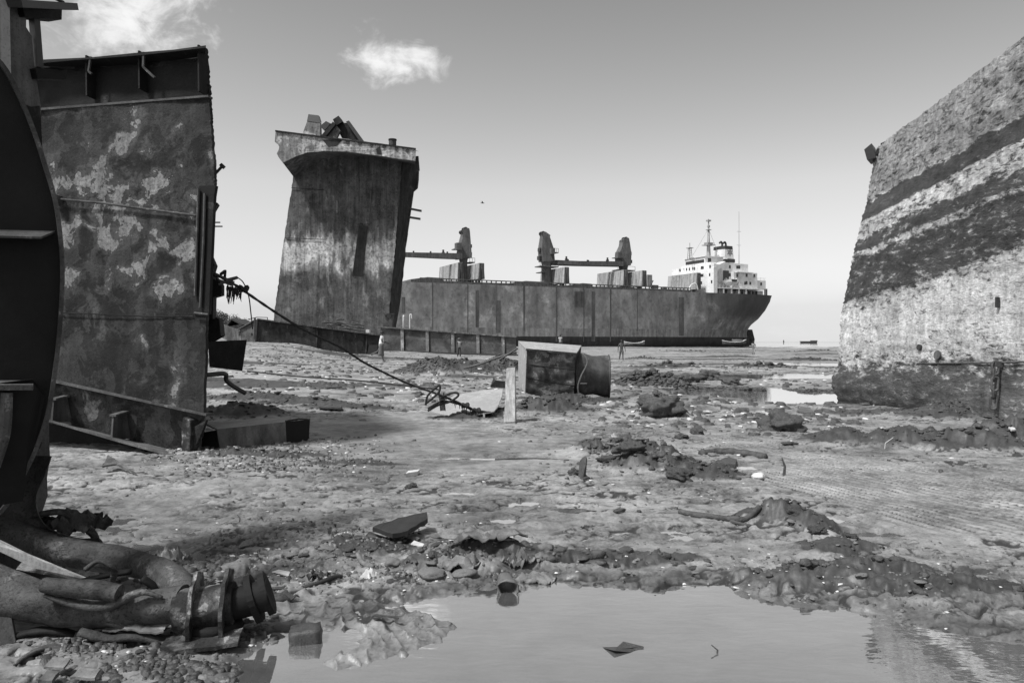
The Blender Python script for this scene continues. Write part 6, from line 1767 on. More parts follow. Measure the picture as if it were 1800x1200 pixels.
def person(px, py_feet, d, height, face, label, legs=(0.0, 0.0), arms=((.05, 0), (.05, 0)), wear=None, elbows=(.1, .1), lean=0.0, tool=None, zfix=None):
    """px, py_feet: where the feet stand; face: heading in the ground plane; legs: forward swing of each leg (rad)"""
    base = P(px, py_feet, d)
    s = height / 1.70
    root = thing('person', base, label, 'person')
    f = Vector((math.cos(face), math.sin(face), 0)); r_ = Vector((f.y, -f.x, 0)); u = Vector((0, 0, 1))
    def L(fw, rt, up): return base + (f * (fw + lean * max(0, up - .85)) + r_ * rt + u * up) * s
    V = []; E = []; R = []
    def add(p, r, par=None):
        V.append(p); R.append(r if isinstance(r, tuple) else r * s); 
        if par is not None: E.append((par, len(V) - 1))
        return len(V) - 1
    pel = add(L(0, 0, .93), .125 ); wai = add(L(0, 0, 1.08), .11, pel); ches = add(L(.01, 0, 1.30), .135, wai); nek = add(L(.01, 0, 1.46), .055, ches)
    hd = add(L(.02, 0, 1.545), .075, nek); hd2 = add(L(.03, 0, 1.63), .078, hd); add(L(.02, 0, 1.685), .05, hd2); add(L(.10, 0, 1.585), .022, hd2)
    shirtV = {}
    feet = []
    legpts = []
    for k, sg in enumerate((-1, 1)):
        a = legs[k]
        hip = add(L(0, sg * .085, .89), .085, pel)
        kn = (math.sin(a) * .42, .89 - math.cos(a) * .42)
        bend = max(0.0, -a) * 1.15 + .05
        a2 = a - bend
        an = (kn[0] + math.sin(a2) * .40, kn[1] - math.cos(a2) * .40)
        ki = add(L(kn[0], sg * .09, kn[1]), .060, hip); ca = add(L(kn[0] * .6 + an[0] * .4, sg * .09, kn[1] * .6 + an[1] * .4), .052, ki)
        ai = add(L(an[0], sg * .09, an[1]), .036, ca)
        he = add(L(an[0] + .05, sg * .09, max(.03, an[1] - .05)), .036, ai); add(L(an[0] + .17, sg * .10, max(.025, an[1] - .06)), .026, he)
        legpts.append([L(0, sg * .085, .90), L(kn[0], sg * .09, kn[1]), L(an[0], sg * .09, an[1])])
    armpts = []
    for k, sg in enumerate((-1, 1)):
        fwd, out = arms[k]; el = elbows[k]
        sh = add(L(.0, sg * .17, 1.39), .062, ches)
        e = (math.sin(fwd) * .28, .17 + .05 + out * .28, 1.39 - math.cos(fwd) * .28)
        w = (e[0] + math.sin(fwd + el) * .25, e[1] + out * .1, e[2] - math.cos(fwd + el) * .25)
        ei = add(L(e[0], sg * e[1], e[2]), .042, sh); wi = add(L(w[0], sg * w[1], w[2]), .030, ei)
        dx, dz = math.sin(fwd + el), -math.cos(fwd + el)
        h1 = add(L(w[0] + dx * .07, sg * w[1], w[2] + dz * .07), .034, wi)
        for q in range(4): add(L(w[0] + dx * (.13 + .02 * (q in (1, 2))) + .012 * (q - 1.5), sg * w[1], w[2] + dz * (.14 + .012 * (q in (1, 2)))), .011, h1)
        add(L(w[0] + dx * .08 + .045, sg * w[1], w[2] + dz * .09), .012, h1)
        armpts.append([L(0, sg * .17, 1.39), L(e[0], sg * e[1], e[2]), L(w[0], sg * w[1], w[2])])
    skin_mesh('body', V, E, R, M['skin'], root, 1)
    # hair cap
    g = Geo(); rings = []
    for k in range(6):
        ph = k / 5 * math.pi * .62
        rings.append([L(.012, 0, 1.635) + (f * math.cos(a) * .103 + r_ * math.sin(a) * .092) * s * max(.05, math.sin(ph)) + u * s * (.098 * math.cos(ph)) - f * s * .012 for a in [2 * math.pi * j / 14 for j in range(14)]])
    g.loft(rings); g.build('hair', M['hair'], root, smooth=True)
    wear = wear or {}
    if 'shirt' in wear:
        mat, sleeve, low = wear['shirt']
        v = [L(0, 0, 1.08), L(.01, 0, 1.30), L(.01, 0, 1.42), L(-.01, 0, low)]; e = [(0, 1), (1, 2), (0, 3)]; rr_ = [.145 * s, .165 * s, .085 * s, .165 * s]
        for k in range(2):
            a = armpts[k]; i0 = len(v)
            v += [a[0], a[0].lerp(a[1], sleeve)]; e += [(1, i0), (i0, i0 + 1)]; rr_ += [.078 * s, .068 * s]
        skin_mesh('shirt', v, e, rr_, M[mat], root, 1)
    if 'legs' in wear:
        mat, upto = wear['legs']      # fraction of the leg covered (1 = hip to ankle)
        v = [L(0, 0, 1.0), L(0, 0, .90)]; e = [(0, 1)]; rr_ = [.135 * s, .145 * s]
        for k in range(2):
            a = legpts[k]; i0 = len(v)
            v += [a[0], a[0].lerp(a[1], min(1, upto * 2))]; e += [(1, i0), (i0, i0 + 1)]; rr_ += [.105 * s, .092 * s]
            if upto > .5:
                v.append(a[1].lerp(a[2], (upto - .5) * 2)); e.append((i0 + 1, i0 + 2)); rr_.append(.075 * s)
        skin_mesh('trousers' if upto > .5 else 'shorts', v, e, rr_, M[mat], root, 1)
    if 'wrap' in wear:
        mat, z0 = wear['wrap']; g = Geo(); rings = []
        for k in range(6):
            t = k / 5; z = 1.0 + (z0 - 1.0) * t
            rings.append([L(.0 + (.13 + .03 * t) * math.cos(a) + .03 * t * math.sin(3 * a), (.165 - .01 * t) * math.sin(a), z) for a in [2 * math.pi * j / 16 for j in range(16)]])
        g.loft(rings); g.build('wrap', M[mat], root, smooth=True)
    if 'hat' in wear:
        g = Geo(); g.tube([L(0, 0, 1.66), L(0, 0, 1.68), L(0, 0, 1.75)], [.17 * s, .12 * s, .09 * s], 12); g.build('hat', M[wear['hat']], root, smooth=True)
    return root
person(670, 635, 42, 1.70, 0.10, 'man in white shirt and dark wrap walking right, nearest the plate walls', legs=(-.55, .16), arms=((.35, .0), (.2, .0)), elbows=(.9, 1.0), wear={'shirt': ('shirt', .55, .80), 'wrap': ('cloth_mid', .30)}, lean=.06)
person(807, 628, 66, 1.68, -1.2, 'person in pale top and dark trousers standing before the ribbed wall', legs=(.12, -.10), arms=((.1, .1), (1.2, .2)), elbows=(.3, 1.6), wear={'shirt': ('cloth_pale', .5, .92), 'legs': ('cloth_dark', .95), 'hat': 'cloth_mid'})
person(1092.5, 634.5, 59, 1.68, -1.50, 'bare-chested dark figure in shorts walking towards us, right of the drum', legs=(.22, -.28), arms=((.12, .16), (-.08, .16)), elbows=(.15, .15), wear={'legs': ('cloth_mid', .36)})
person(985, 617, 75, 1.66, 1.4, 'person mostly hidden behind the scrap tank, only head and shoulders showing', legs=(.1, -.1), wear={'shirt': ('cloth_pale', .5, .9), 'legs': ('cloth_dark', .9)})
person(1324.5, 624, 86, 1.6, -1.9, 'distant person in pale clothes bending on the wet flat below the stern', legs=(.2, -.15), arms=((.7, .1), (.7, .1)), elbows=(.3, .3), lean=.45, wear={'shirt': ('cloth_pale', .5, .85), 'legs': ('cloth_pale', .8)})
person(1377.5, 606, 250, 1.7, 0.5, 'tiny lone figure near the horizon right of the stern', legs=(.3, -.3), wear={'legs': ('cloth_dark', .9)})
# ------------------------------------------------------------------ boats
def boat(px, py, d, Lm, label, mat, canopy=False, flip=1, yaw=0.0):
    b = P(px, py, d); t = thing('wooden_boat', b, label, 'boat')
    ax = Vector((math.cos(yaw) * flip, math.sin(yaw), 0)); sd = Vector((-ax.y, ax.x, 0)); u = Vector((0, 0, 1))
    def sec(x, n=9, inner=0.0):
        k = x * 2 - 1
        bw_ = (1 - abs(k) ** 2.6) * Lm * .13 + .03; kz = .10 + .30 * max(0, k) ** 2 * Lm * .25 + .10 * max(0, -k) ** 2 * Lm * .25
        top = Lm * .11 + Lm * .075 * k * k + (Lm * .03 if k > .8 else 0)
        pts = []
        for j in range(n):
            a = math.pi * j / (n - 1)
            pts.append(b + ax * (k * Lm / 2) + sd * (-math.cos(a) * (bw_ - inner)) + u * (top - math.sin(a) ** .6 * (top - kz * .5 - inner)))
        return pts
    out = [sec(i / 14) for i in range(15)]; inn = [sec(i / 14, inner=.05) for i in range(15)]
    g = Geo()
    g.loft([o_ + i_[::-1] for o_, i_ in zip(out, inn)]); g.build('hull', mat, t, smooth=True, auto=50)
    for k in (0, -1):
        g = Geo(); g.tube([s_[k] + u * .03 for s_ in out], .06, 6); g.build('gunwale', M['plastic'], t)
    for x in (.3, .5, .7):
        s_ = sec(x); g = Geo(); g.bar(s_[0] - u * .12, s_[-1] - u * .12, .22, .04); g.build('thwart', M['wood'], t)
    if canopy:
        g = Geo(); c = b + ax * (Lm * .12) + u * Lm * .13
        g.loft([[c + ax * q + sd * (.11 * Lm * math.cos(a)) + u * (.10 * Lm * math.sin(a)) for a in [math.pi * j / 8 for j in range(9)]] for q in (-.2 * Lm, 0, .2 * Lm)]); g.build('canopy', M['cloth_mid'], t, smooth=True)
        g = Geo(); g.prism([c + ax * (-.24 * Lm) + u * .1, c + ax * (-.10 * Lm) + u * .1, c + ax * (-.17 * Lm) + u * (.13 * Lm)], sd * .4); g.build('tent', M['black'], t)
    return t
boat(1115, 607, 150, 4.2, 'small pale open boat beached by the hull, left of its pair', M['boat_pale'], flip=1)
boat(1290.5, 606, 160, 5.2, 'larger boat with cloth canopy lying under the stern', M['boat_dark'], canopy=True, flip=1)
br = thing('far_barge', P(1425, 602, 900), 'low dark barge far out on the horizon', 'barge')
Geo().prism([P(1412, 599.5, 900), P(1437, 599.5, 900), P(1436, 602.5, 900), P(1414, 602.5, 900)], Vector((0, 12, 0))).build('hull', M['black'], br)
Geo().prism([P(1430, 598, 900), P(1437, 598, 900), P(1437, 599.5, 900), P(1430, 599.5, 900)], Vector((0, 10, 0))).build('cabin', M['cloth_mid'], br)
# bird
bd = thing('bird', P(848, 357, 60), 'tiny bird gliding in the sky above the cranes', 'bird')
g = Geo(); c = P(848, 357, 60); g.tube([c + Vector((-.16, 0, .02)), c + Vector((-.05, 0, .01)), c + Vector((.08, 0, 0)), c + Vector((.17, 0, -.01))], [.01, .035, .035, .008], 8); g.build('body', M['black'], bd, smooth=True)
for sg in (-1, 1): Geo().prism([c + Vector((-.05, 0, .02)), c + Vector((.05, 0, .02)), c + Vector((.04, sg * .22, .10)), c + Vector((-.12, sg * .42, .05)), c + Vector((-.03, sg * .2, .08))], Vector((0, 0, .01))).build('wing', M['black'], bd)
# ------------------------------------------------------------------ stones, clods and litter on the mud
def rock_mesh(seed, sub=2, sharp=.35, flat=.7):
    bm = bmesh.new(); bmesh.ops.create_icosphere(bm, subdivisions=sub, radius=1.0)
    r = random.Random(seed); o = Vector((r.uniform(0, 99), r.uniform(0, 99), r.uniform(0, 99)))
    for v in bm.verts:
        n = v.co.normalized()
        k = 1 + sharp * mnoise.noise(n * 1.1 + o) + sharp * .6 * mnoise.noise(n * 2.6 + o) + sharp * .25 * mnoise.noise(n * 6 + o)
        v.co = n * k; v.co.z *= flat
    me = bpy.data.meshes.new('stone'); bm.to_mesh(me); bm.free()
    me.polygons.foreach_set('use_smooth', [True] * len(me.polygons))
    return me
stone_me = [rock_mesh(k, 3, .28 + .05 * (k % 3), .6 + .1 * (k % 3)) for k in range(8)]
clod_me = [rock_mesh(50 + k, 4, .62, .75) for k in range(6)]
for me in stone_me: me.materials.append(M['stone'])
for me in clod_me: me.materials.append(M['clod'])
def zg_many(xs, ys):
    return terrain(np.array(xs, float), np.array(ys, float))[0]
def put_rock(name, me, x, y, z, sx, sy, szz, rot, mat=None):
    o = bpy.data.objects.new(name, me); o.location = (x, y, z); o.scale = (sx, sy, szz); o.rotation_euler = (random.uniform(-.2, .2), random.uniform(-.2, .2), rot)
    COL.objects.link(o)
    if mat:
        o.material_slots[0].link = 'OBJECT'; o.material_slots[0].material = mat
    return o
# named clods and stones: px, py (where it meets the mud), radius px, mesh, name, label, category
NAMED = [
    (1165, 738, 40, .8, clod_me[0], 'mud_clod', 'tall jagged mud clod right of the drum, near the flat middle', 'mud clod', None),
    (1383, 762, 34, .75, clod_me[1], 'tree_stump', 'dark stump-like lump on the rippled sand', 'stump', None),
    (1090, 907, 10, .8, stone_me[0], 'stone', 'lone dark round stone on smooth mud below the central heap', 'stone', M['stone_dark']),
    (1124, 905, 4, .8, stone_me[1], 'stone', 'small dark pebble just right of the lone round stone', 'stone', M['stone_dark']),
    (712, 834, 8, .9, stone_me[2], 'stone', 'round stone beside the white brick', 'stone', None),
    (1335, 848, 12, .9, stone_me[3], 'stone', 'white stone on the edge of the rippled sand', 'stone', M['plastic']),
    (690, 1003, 15, .7, stone_me[4], 'stone', 'rounded stone in front of the black slab', 'stone', None),
    (430, 964, 13, .55, stone_me[5], 'stone', 'pale flat stone right of the pipes on the mud', 'stone', None),
    (1290, 1053, 14, .6, stone_me[6], 'stone', 'stone just breaking the surface of the pool', 'stone', M['stone_dark']),
    (760, 1026, 24, .6, stone_me[7], 'stone', 'large rounded stone at the pool edge, left of the open bag', 'stone', None),
    (815, 1022, 20, .6, stone_me[1], 'stone', 'mud-coated stone at the pool edge between large stone and bag', 'stone', None),
    (960, 985, 14, .8, stone_me[2], 'stone', 'upright rounded stone behind the open bag', 'stone', None),
    (372, 1012, 13, .6, stone_me[3], 'stone', 'pale oval stone behind the ribbed flange', 'stone', None),
    (1030, 850, 10, .8, clod_me[2], 'mud_clod', 'small clod at the left foot of the central heap', 'mud clod', None),
    (1110, 835, 26, .7, clod_me[3], 'mud_clod', 'broad clod on the central heap, left side', 'mud clod', None),
    (1200, 850, 24, .65, clod_me[4], 'mud_clod', 'clod on the right shoulder of the central heap', 'mud clod', None),
    (1070, 822, 18, .7, clod_me[5], 'mud_clod', 'clod on the back of the central heap', 'mud clod', None),
    (1400, 930, 22, .7, clod_me[2], 'mud_clod', 'dark clod beside the bright puddle, right foreground', 'mud clod', None),
    (1440, 950, 16, .6, clod_me[0], 'mud_clod', 'lower clod in front of the bright puddle, right foreground', 'mud clod', None),
    (1500, 970, 13, .7, clod_me[3], 'mud_clod', 'clod at the right end of the bright puddle', 'mud clod', None),
    (1228, 768, 12, .7, clod_me[4], 'mud_clod', 'small dark tussock between the central heap and the stump', 'mud clod', None),
    (1200, 776, 10, .6, clod_me[1], 'mud_clod', 'low dark tussock left of the small one', 'mud clod', None),
    (1390, 787, 13, .5, clod_me[5], 'mud_clod', 'flat dark lump on the ripples below the stump', 'mud clod', None),
    (1150, 1048, 10, .7, clod_me[1], 'mud_clod', 'dark lump with pointed reflection at the middle of the pool edge', 'mud clod', None),
    (1250, 672, 22, .8, clod_me[0], 'mud_clod', 'highest clod on the dark ridge behind the long puddle', 'mud clod', None),
    (1215, 676, 18, .8, clod_me[3], 'mud_clod', 'clod left of the highest one on the dark ridge', 'mud clod', None),
    (1290, 678, 18, .6, clod_me[4], 'mud_clod', 'clod right of the highest one on the dark ridge', 'mud clod', None),
    (1130, 664, 20, .45, clod_me[5], 'mud_clod', 'flat-topped lump at the left end of the dark ridge', 'mud clod', None),
    (722, 862, 9, .8, clod_me[2], 'mud_clod', 'dark tuft on the mud below the white brick', 'mud clod', None),
    (1010, 842, 9, .9, clod_me[1], 'mud_clod', 'thin dark lump left of the central heap', 'mud clod', None)]
zs = zg_many([GP(n[0], n[1]).x for n in NAMED], [GP(n[0], n[1]).y for n in NAMED])
for (px, py, rpx, fl, me, nm, lab, cat, mat), z in zip(NAMED, zs):
    c = GP(px, py); rr_ = rpx / FOC * c.y
    o = put_rock(nm, me, c.x, c.y + rr_ * .6, z + rr_ * fl * .35, rr_, rr_, rr_ * fl, random.uniform(0, 6.3), mat)
    tag(o, lab, cat)
# block in the pool
c = GP(533, 1132)
bm = bmesh.new(); bmesh.ops.create_cube(bm, size=1); bmesh.ops.subdivide_edges(bm, edges=bm.edges, cuts=4, use_grid_fill=True)
for v in bm.verts:
    n = v.co.copy(); v.co = (n * .82 + n.normalized() * .12); v.co.x *= .16; v.co.y *= .12; v.co.z *= .105
    v.co += Vector((mnoise.noise(n * 4) * .008, mnoise.noise(n * 4 + Vector((9, 0, 0))) * .008, mnoise.noise(n * 5 + Vector((0, 9, 0))) * .008))
me = bpy.data.meshes.new('stone_block'); bm.to_mesh(me); bm.free(); me.polygons.foreach_set('use_smooth', [True] * len(me.polygons)); me.materials.append(M['stone_dark'])
o = bpy.data.objects.new('stone_block', me); o.location = (c.x, c.y + .05, .02); o.rotation_euler = (.05, -.06, .2); COL.objects.link(o)
tag(o, 'dark square block standing in the pool at the lower left', 'stone')
# ---- clods of dug clay covering the heaps: one mass, nobody could count them
def heap_clods(idx, name, label, per, smin, smax, seed):
    r = random.Random(seed)
    protos = []
    for k in range(10):
        bm = bmesh.new(); bmesh.ops.create_icosphere(bm, subdivisions=2, radius=1.0)
        o = Vector((r.uniform(0, 99), r.uniform(0, 99), r.uniform(0, 99)))
        for v in bm.verts:
            n = v.co.normalized(); q = 1 + .8 * mnoise.noise(n * 1.5 + o) + .7 * abs(mnoise.noise(n * 3.4 + o)) - .5 * abs(mnoise.noise(n * 7 + o)) + .2 * mnoise.noise(n * 13 + o)
            v.co = n * q
        protos.append((np.array([v.co[:] for v in bm.verts]), np.array([[v.index for v in f.verts] for f in bm.faces]))); bm.free()
    P2 = []
    for i in idx:
        px, py, hx, hy, h, ro = HEAP[i]; c = GP(px, py)
        for _ in range(int(per * max(.35, min(2.5, hx * hy / .6)))):
            a = r.uniform(0, 6.283); q = math.sqrt(r.random()) * .95
            P2.append((c.x + math.cos(a) * q * hx, c.y + hy * .9 + math.sin(a) * q * hy, min(hx, 1.6) * r.uniform(smin, smax) * (1.15 - .6 * q) * (.6 + .4 * min(1, h / .4))))
    z = zg_many([p[0] for p in P2], [p[1] for p in P2]); V = []; Fc = []; off = 0
    for (x, y, s), zz in zip(P2, z):
        if zz < .0: continue
        v, f = r.choice(protos); an = r.uniform(0, 6.28); ca, sa = math.cos(an), math.sin(an)
        sc = np.array([s * r.uniform(.8, 1.7), s * r.uniform(.8, 1.3), s * r.uniform(.45, .8)])
        w = v * sc; w = np.stack([w[:, 0] * ca - w[:, 1] * sa + x, w[:, 0] * sa + w[:, 1] * ca + y, w[:, 2] + zz + s * .05], 1)
        V.append(w); Fc.append(f + off); off += len(v)
    V = np.concatenate(V); Fc = np.concatenate(Fc)
    me = bpy.data.meshes.new(name); me.from_pydata(V.tolist(), [], Fc.tolist()); me.polygons.foreach_set('use_smooth', np.ones(len(Fc), bool)); me.update()
    o = bpy.data.objects.new(name, me); COL.objects.link(o); me.materials.append(M['clod'])
    tag(o, label, 'mud', None, 'stuff')
heap_clods(range(0, 3), 'heap_clods', 'clods of dark clay on the large heap left of the tank', 200, .010, .034, 1)
heap_clods(range(3, 7), 'ridge_clods', 'clods of dark clay on the ridge behind the long puddle', 200, .018, .065, 2)
heap_clods(range(7, 13), 'central_heap_clods', 'clods of clay on the central heap', 150, .02, .09, 3)
heap_clods(range(13, 20), 'hull_foot_clods', 'clods of clay along the foot of the encrusted hull', 70, .012, .05, 4)
heap_clods(range(20, 31), 'bank_clods', 'clods of mud along the near banks', 80, .02, .10, 5)
heap_clods(range(31, 41), 'yard_clods', 'clods of mud round the tank and trough', 40, .015, .06, 6)
heap_clods(range(42, len(HEAP)), 'flat_clods', 'low clods on the far flat', 14, .05, .14, 7)
# ---- scattered stones one can count
zones = [((300, 785), (640, 828), 30, 4, 9, 'stone in the gravel drift before the box trough'), ((480, 945), (900, 1030), 42, 5, 13, 'mud-coated stone on the bank above the pool, left of the open bag'),
         ((900, 1000), (1400, 1038), 16, 5, 10, 'mud-coated stone on the far bank of the pool, right of the open bag'), ((1400, 1020), (1790, 1110), 14, 5, 11, 'mud-coated stone on the right bank of the pool'),
         ((90, 840), (420, 950), 9, 4, 8, 'stone on the smooth mud behind the pipes'), ((560, 735), (760, 860), 10, 3, 6, 'pebble on the sand left of the upright post'),
         ((1000, 790), (1280, 865), 24, 5, 11, 'lump of stone on the central mud heap'), ((1300, 905), (1560, 990), 12, 4, 9, 'stone round the bright puddle in the right foreground'),
         ((1100, 695), (1470, 760), 12, 3, 6, 'pebble on the flat before the encrusted hull'), ((140, 1120), (420, 1190), 26, 5, 12, 'stone in the rubble under the split pipe')]
pts = []
for (x0, y0), (x1, y1), n, r0, r1, lab in zones:
    for _ in range(n): pts.append((x0 - 40 + (x1 - x0 + 80) * random.betavariate(1.8, 1.8), y0 - 8 + (y1 - y0 + 14) * random.betavariate(1.8, 1.8), random.uniform(r0, r1), lab))
zs = zg_many([GP(p[0], p[1]).x for p in pts], [GP(p[0], p[1]).y for p in pts])
for (px, py, rpx, lab), z in zip(pts, zs):
    if z < .004: continue
    c = GP(px, py); rr_ = rpx / FOC * c.y * random.uniform(.6, 1.1)
    o = put_rock('stone', random.choice(stone_me), c.x, c.y, z + rr_ * .02, rr_ * random.uniform(.9, 1.5), rr_, rr_ * random.uniform(.45, .75), random.uniform(0, 6.3), M['stone_dark'] if random.random() < .3 else None)
    tag(o, lab, 'stone', lab.replace('stone', 'stones').replace('pebble', 'pebbles').replace('lump of', 'lumps of'))
# ---- gravel, shell and crumbs nobody could count
def scatter(name, label, cat, n, mat, size, zonesp, flat, seed, tri=False):
    r = np.random.default_rng(seed); P2 = []
    for (x0, y0), (x1, y1), w in zonesp:
        k = int(n * w)
        px = x0 - 60 + (x1 - x0 + 120) * r.beta(1.8, 1.8, k); y0_ = max(y0 - 15, 612); py = y0_ + (y1 + 15 - y0_) * r.beta(1.8, 1.8, k)
        d = EYE * FOC / (py - 600); P2.append(np.stack([(px - 900) / FOC * d, d], 1))
    P2 = np.concatenate(P2)
    # gather into drifts
    keep = fbm(P2[:, 0] / .5, P2[:, 1] / .4, 3, 300 + seed) > -.06
    P2 = P2[keep]
    z, _ = terrain(P2[:, 0].copy(), P2[:, 1].copy()); ok = z > .003
    P2, z = P2[ok], z[ok]; n = len(P2)
    cube = np.array([(-1, -1, -1), (1, -1, -1), (1, 1, -1), (-1, 1, -1), (-.7, -.7, 1), (.7, -.7, 1), (.7, .7, 1), (-.7, .7, 1)], float)
    vs = np.repeat(cube[None], n, 0) * (1 + r.uniform(-.35, .35, (n, 8, 3)))
    s = r.uniform(size[0], size[1], n) * np.clip(P2[:, 1] / 6.0, .7, 3.0)
    vs[:, :, 0] *= (s * r.uniform(.8, 1.8, n))[:, None]; vs[:, :, 1] *= s[:, None]; vs[:, :, 2] *= (s * flat * r.uniform(.6, 1.4, n))[:, None]
    a = r.uniform(0, 6.28, n); ca, sa = np.cos(a)[:, None], np.sin(a)[:, None]
    tl = r.uniform(-.4, .4, n)[:, None]
    x = vs[:, :, 0] * ca - vs[:, :, 1] * sa; y = vs[:, :, 0] * sa + vs[:, :, 1] * ca; zz = vs[:, :, 2] + vs[:, :, 0] * tl * .5
    co = np.stack([x + P2[:, 0:1], y + P2[:, 1:2], zz + z[:, None] + (s * flat * .4)[:, None]], 2).reshape(-1, 3)
    f = np.array([(0, 1, 5, 4), (1, 2, 6, 5), (2, 3, 7, 6), (3, 0, 4, 7), (4, 5, 6, 7)])
    fs = (f[None] + (np.arange(n) * 8)[:, None, None]).reshape(-1, 4)
    me = bpy.data.meshes.new(name); me.from_pydata(co.tolist(), [], fs.tolist()); me.update()
    me.polygons.foreach_set('use_smooth', np.ones(len(fs), bool))
    o = bpy.data.objects.new(name, me); COL.objects.link(o); me.materials.append(mat)
    return tag(o, label, cat, None, 'stuff')
ZN = [((300, 780), (640, 832), .30), ((420, 930), (900, 1040), .30), ((880, 960), (1800, 1120), .20), ((90, 830), (1300, 950), .05), ((1000, 770), (1300, 880), .07), ((100, 1100), (470, 1200), .10), ((900, 690), (1800, 830), .10)]
scatter('gravel', 'fine grey gravel and mud crumbs across the flat', 'gravel', 3200, M['stone'], (.004, .013), ZN, .6, 1)
scatter('dark_gravel', 'dark wet gravel and slag across the flat', 'gravel', 2600, M['stone_dark'], (.004, .014), ZN, .55, 2)
scatter('shell_litter', 'white flecks of shell and plastic across the flat', 'litter', 650, M['plastic'], (.005, .014), ZN, .25, 3)
ZR = [((110, 1095), (470, 1200), .6), ((150, 985), (470, 1050), .4)]
scatter('pipe_rubble', 'broken rubble packed round the rusty pipes', 'rubble', 1500, M['stone_dark'], (.008, .030), ZR, .6, 6)
scatter('pale_rubble', 'paler chips among the rubble round the rusty pipes', 'rubble', 420, M['stone'], (.006, .022), ZR, .5, 7)
ZF = [((420, 615), (900, 700), .5), ((1080, 620), (1470, 760), .5)]
scatter('beach_litter', 'strewn scraps on the beach before the plate walls', 'litter', 2200, M['clod'], (.010, .035), ZF, .4, 4)
scatter('pale_beach_litter', 'pale strewn scraps on the beach before the plate walls', 'litter', 500, M['plastic'], (.008, .022), ZF, .3, 5)
# ---- single pieces of litter
def gz(px, py):
    c = GP(px, py); return c, float(terrain(np.array([c.x]), np.array([c.y]))[0][0])
def flat_piece(name, pts, h, mat, label, cat, lift=.0, tilt=0.0, seed=1):
    cs = [GP(*p) for p in pts]; z = max(.0, float(np.median(zg_many([c.x for c in cs], [c.y for c in cs])))) + lift
    y0 = min(c.y for c in cs)
    poly = jag([Vector((c.x, c.y, z + (c.y - y0) * tilt)) for c in cs], .06, .006, seed)
    o = Geo().prism(poly, Vector((0, 0, h))).build(name, mat, None, base=poly[0]); return tag(o, label, cat)
flat_piece('rubber_slab', [(655, 957), (690, 966), (716, 962), (752, 945), (750, 936), (700, 944)], .035, M['rubber'], 'black flat slab lying on the mud in the foreground', 'slab', .05, .10)
c, z = gz(676, 966)
tag(Geo().tube(spline([P(648, 944, 5.9), P(665, 950, 5.85), P(690, 958, 5.8), P(702, 962, 5.8)], 4), .045, 10).build('black_log', M['rubber'], None, base=c, smooth=True), 'black stubby log lying against the front of the flat slab', 'log')
flat_piece('white_brick', [(713, 840), (734, 836), (738, 832), (717, 835)], .05, M['plastic'], 'white brick lying on the mud left of centre', 'brick', .0)
flat_piece('cardboard_piece', [(722, 966), (742, 972), (746, 966), (728, 960)], .008, M['plastic'], 'pale corrugated scrap just below the black slab', 'litter', .01)
flat_piece('board_piece', [(478, 1010), (507, 1017), (510, 1010), (490, 1006)], .008, M['plastic'], 'pale flat shard on the mud right of the flange', 'litter', .012)
flat_piece('plate_shard', [(655, 1098), (702, 1102), (700, 1099), (660, 1095)], .008, M['stone_dark'], 'thin dark strip lying across the water gap in the tread marks', 'litter', .03)
flat_piece('flat_stone', [(1250, 822), (1292, 826), (1295, 816), (1282, 812)], .05, M['stone_dark'], 'dark flat block at the puddle right of the central heap', 'block', .0)
flat_piece('dark_board', [(560, 728), (600, 730), (600, 724), (565, 723)], .04, M['clod'], 'short dark board on the sand behind the trough', 'board', .0)
flat_piece('sheet_scrap', [(1400, 728), (1432, 731), (1424, 722), (1407, 721)], .02, M['pale_plate'], 'grey sheet scrap lying on the mud left of the encrusted hull', 'steel sheet', .01, .02)
flat_piece('white_strip', [(1664, 770), (1716, 774), (1716, 770), (1668, 766)], .02, M['plastic'], 'white strip lying on the mud ridge at right', 'litter', .06)
flat_piece('white_scrap', [(1772, 782), (1780, 780), (1786, 786), (1778, 788)], .02, M['plastic'], 'small white scrap beyond the strip at far right', 'litter', .08)
flat_piece('pale_shard', [(180, 840), (205, 838), (240, 846), (190, 830)], .02, M['pale_plate'], 'pale broken shard on the mud behind the pipes', 'litter', .02, .2)
fin = thing('sheet_fin', GP(1105, 1148), 'dark torn fin of sheet sticking out of the pool', 'steel sheet')
Geo().prism([GP(1060, 1138, .0), GP(1080, 1143, .018), P(1096, 1128, 3.88), P(1132, 1137, 3.86), GP(1126, 1148, -.01), GP(1100, 1152, -.01)], Vector((0, .012, 0))).build('sheet', M['stone_dark'], fin)
for k, (px, py, h, lab) in enumerate(((1258, 1146, .045, 'thin twig standing in the pool'), (1378, 842, .20, 'dark stick standing at the edge of the rippled sand'), (420, 925, .06, 'small twig standing on smooth mud, left'), (1555, 795, .16, 'pale stick leaning on the mud ridge at right'))):
    c, z = gz(px, py); z = max(z, -.01)
    g = Geo(); g.tube([c + Vector((0, 0, z - .03)), c + Vector((.01, 0, z + h * .5)), c + Vector((-.02 if k != 3 else .13, .01, z + h))], [.006, .005, .003] if k != 1 else [.018, .014, .006], 6)
    tag(g.build('twig', M['plastic' if k == 3 else 'clod'], None, base=c + Vector((0, 0, z))), lab, 'stick')
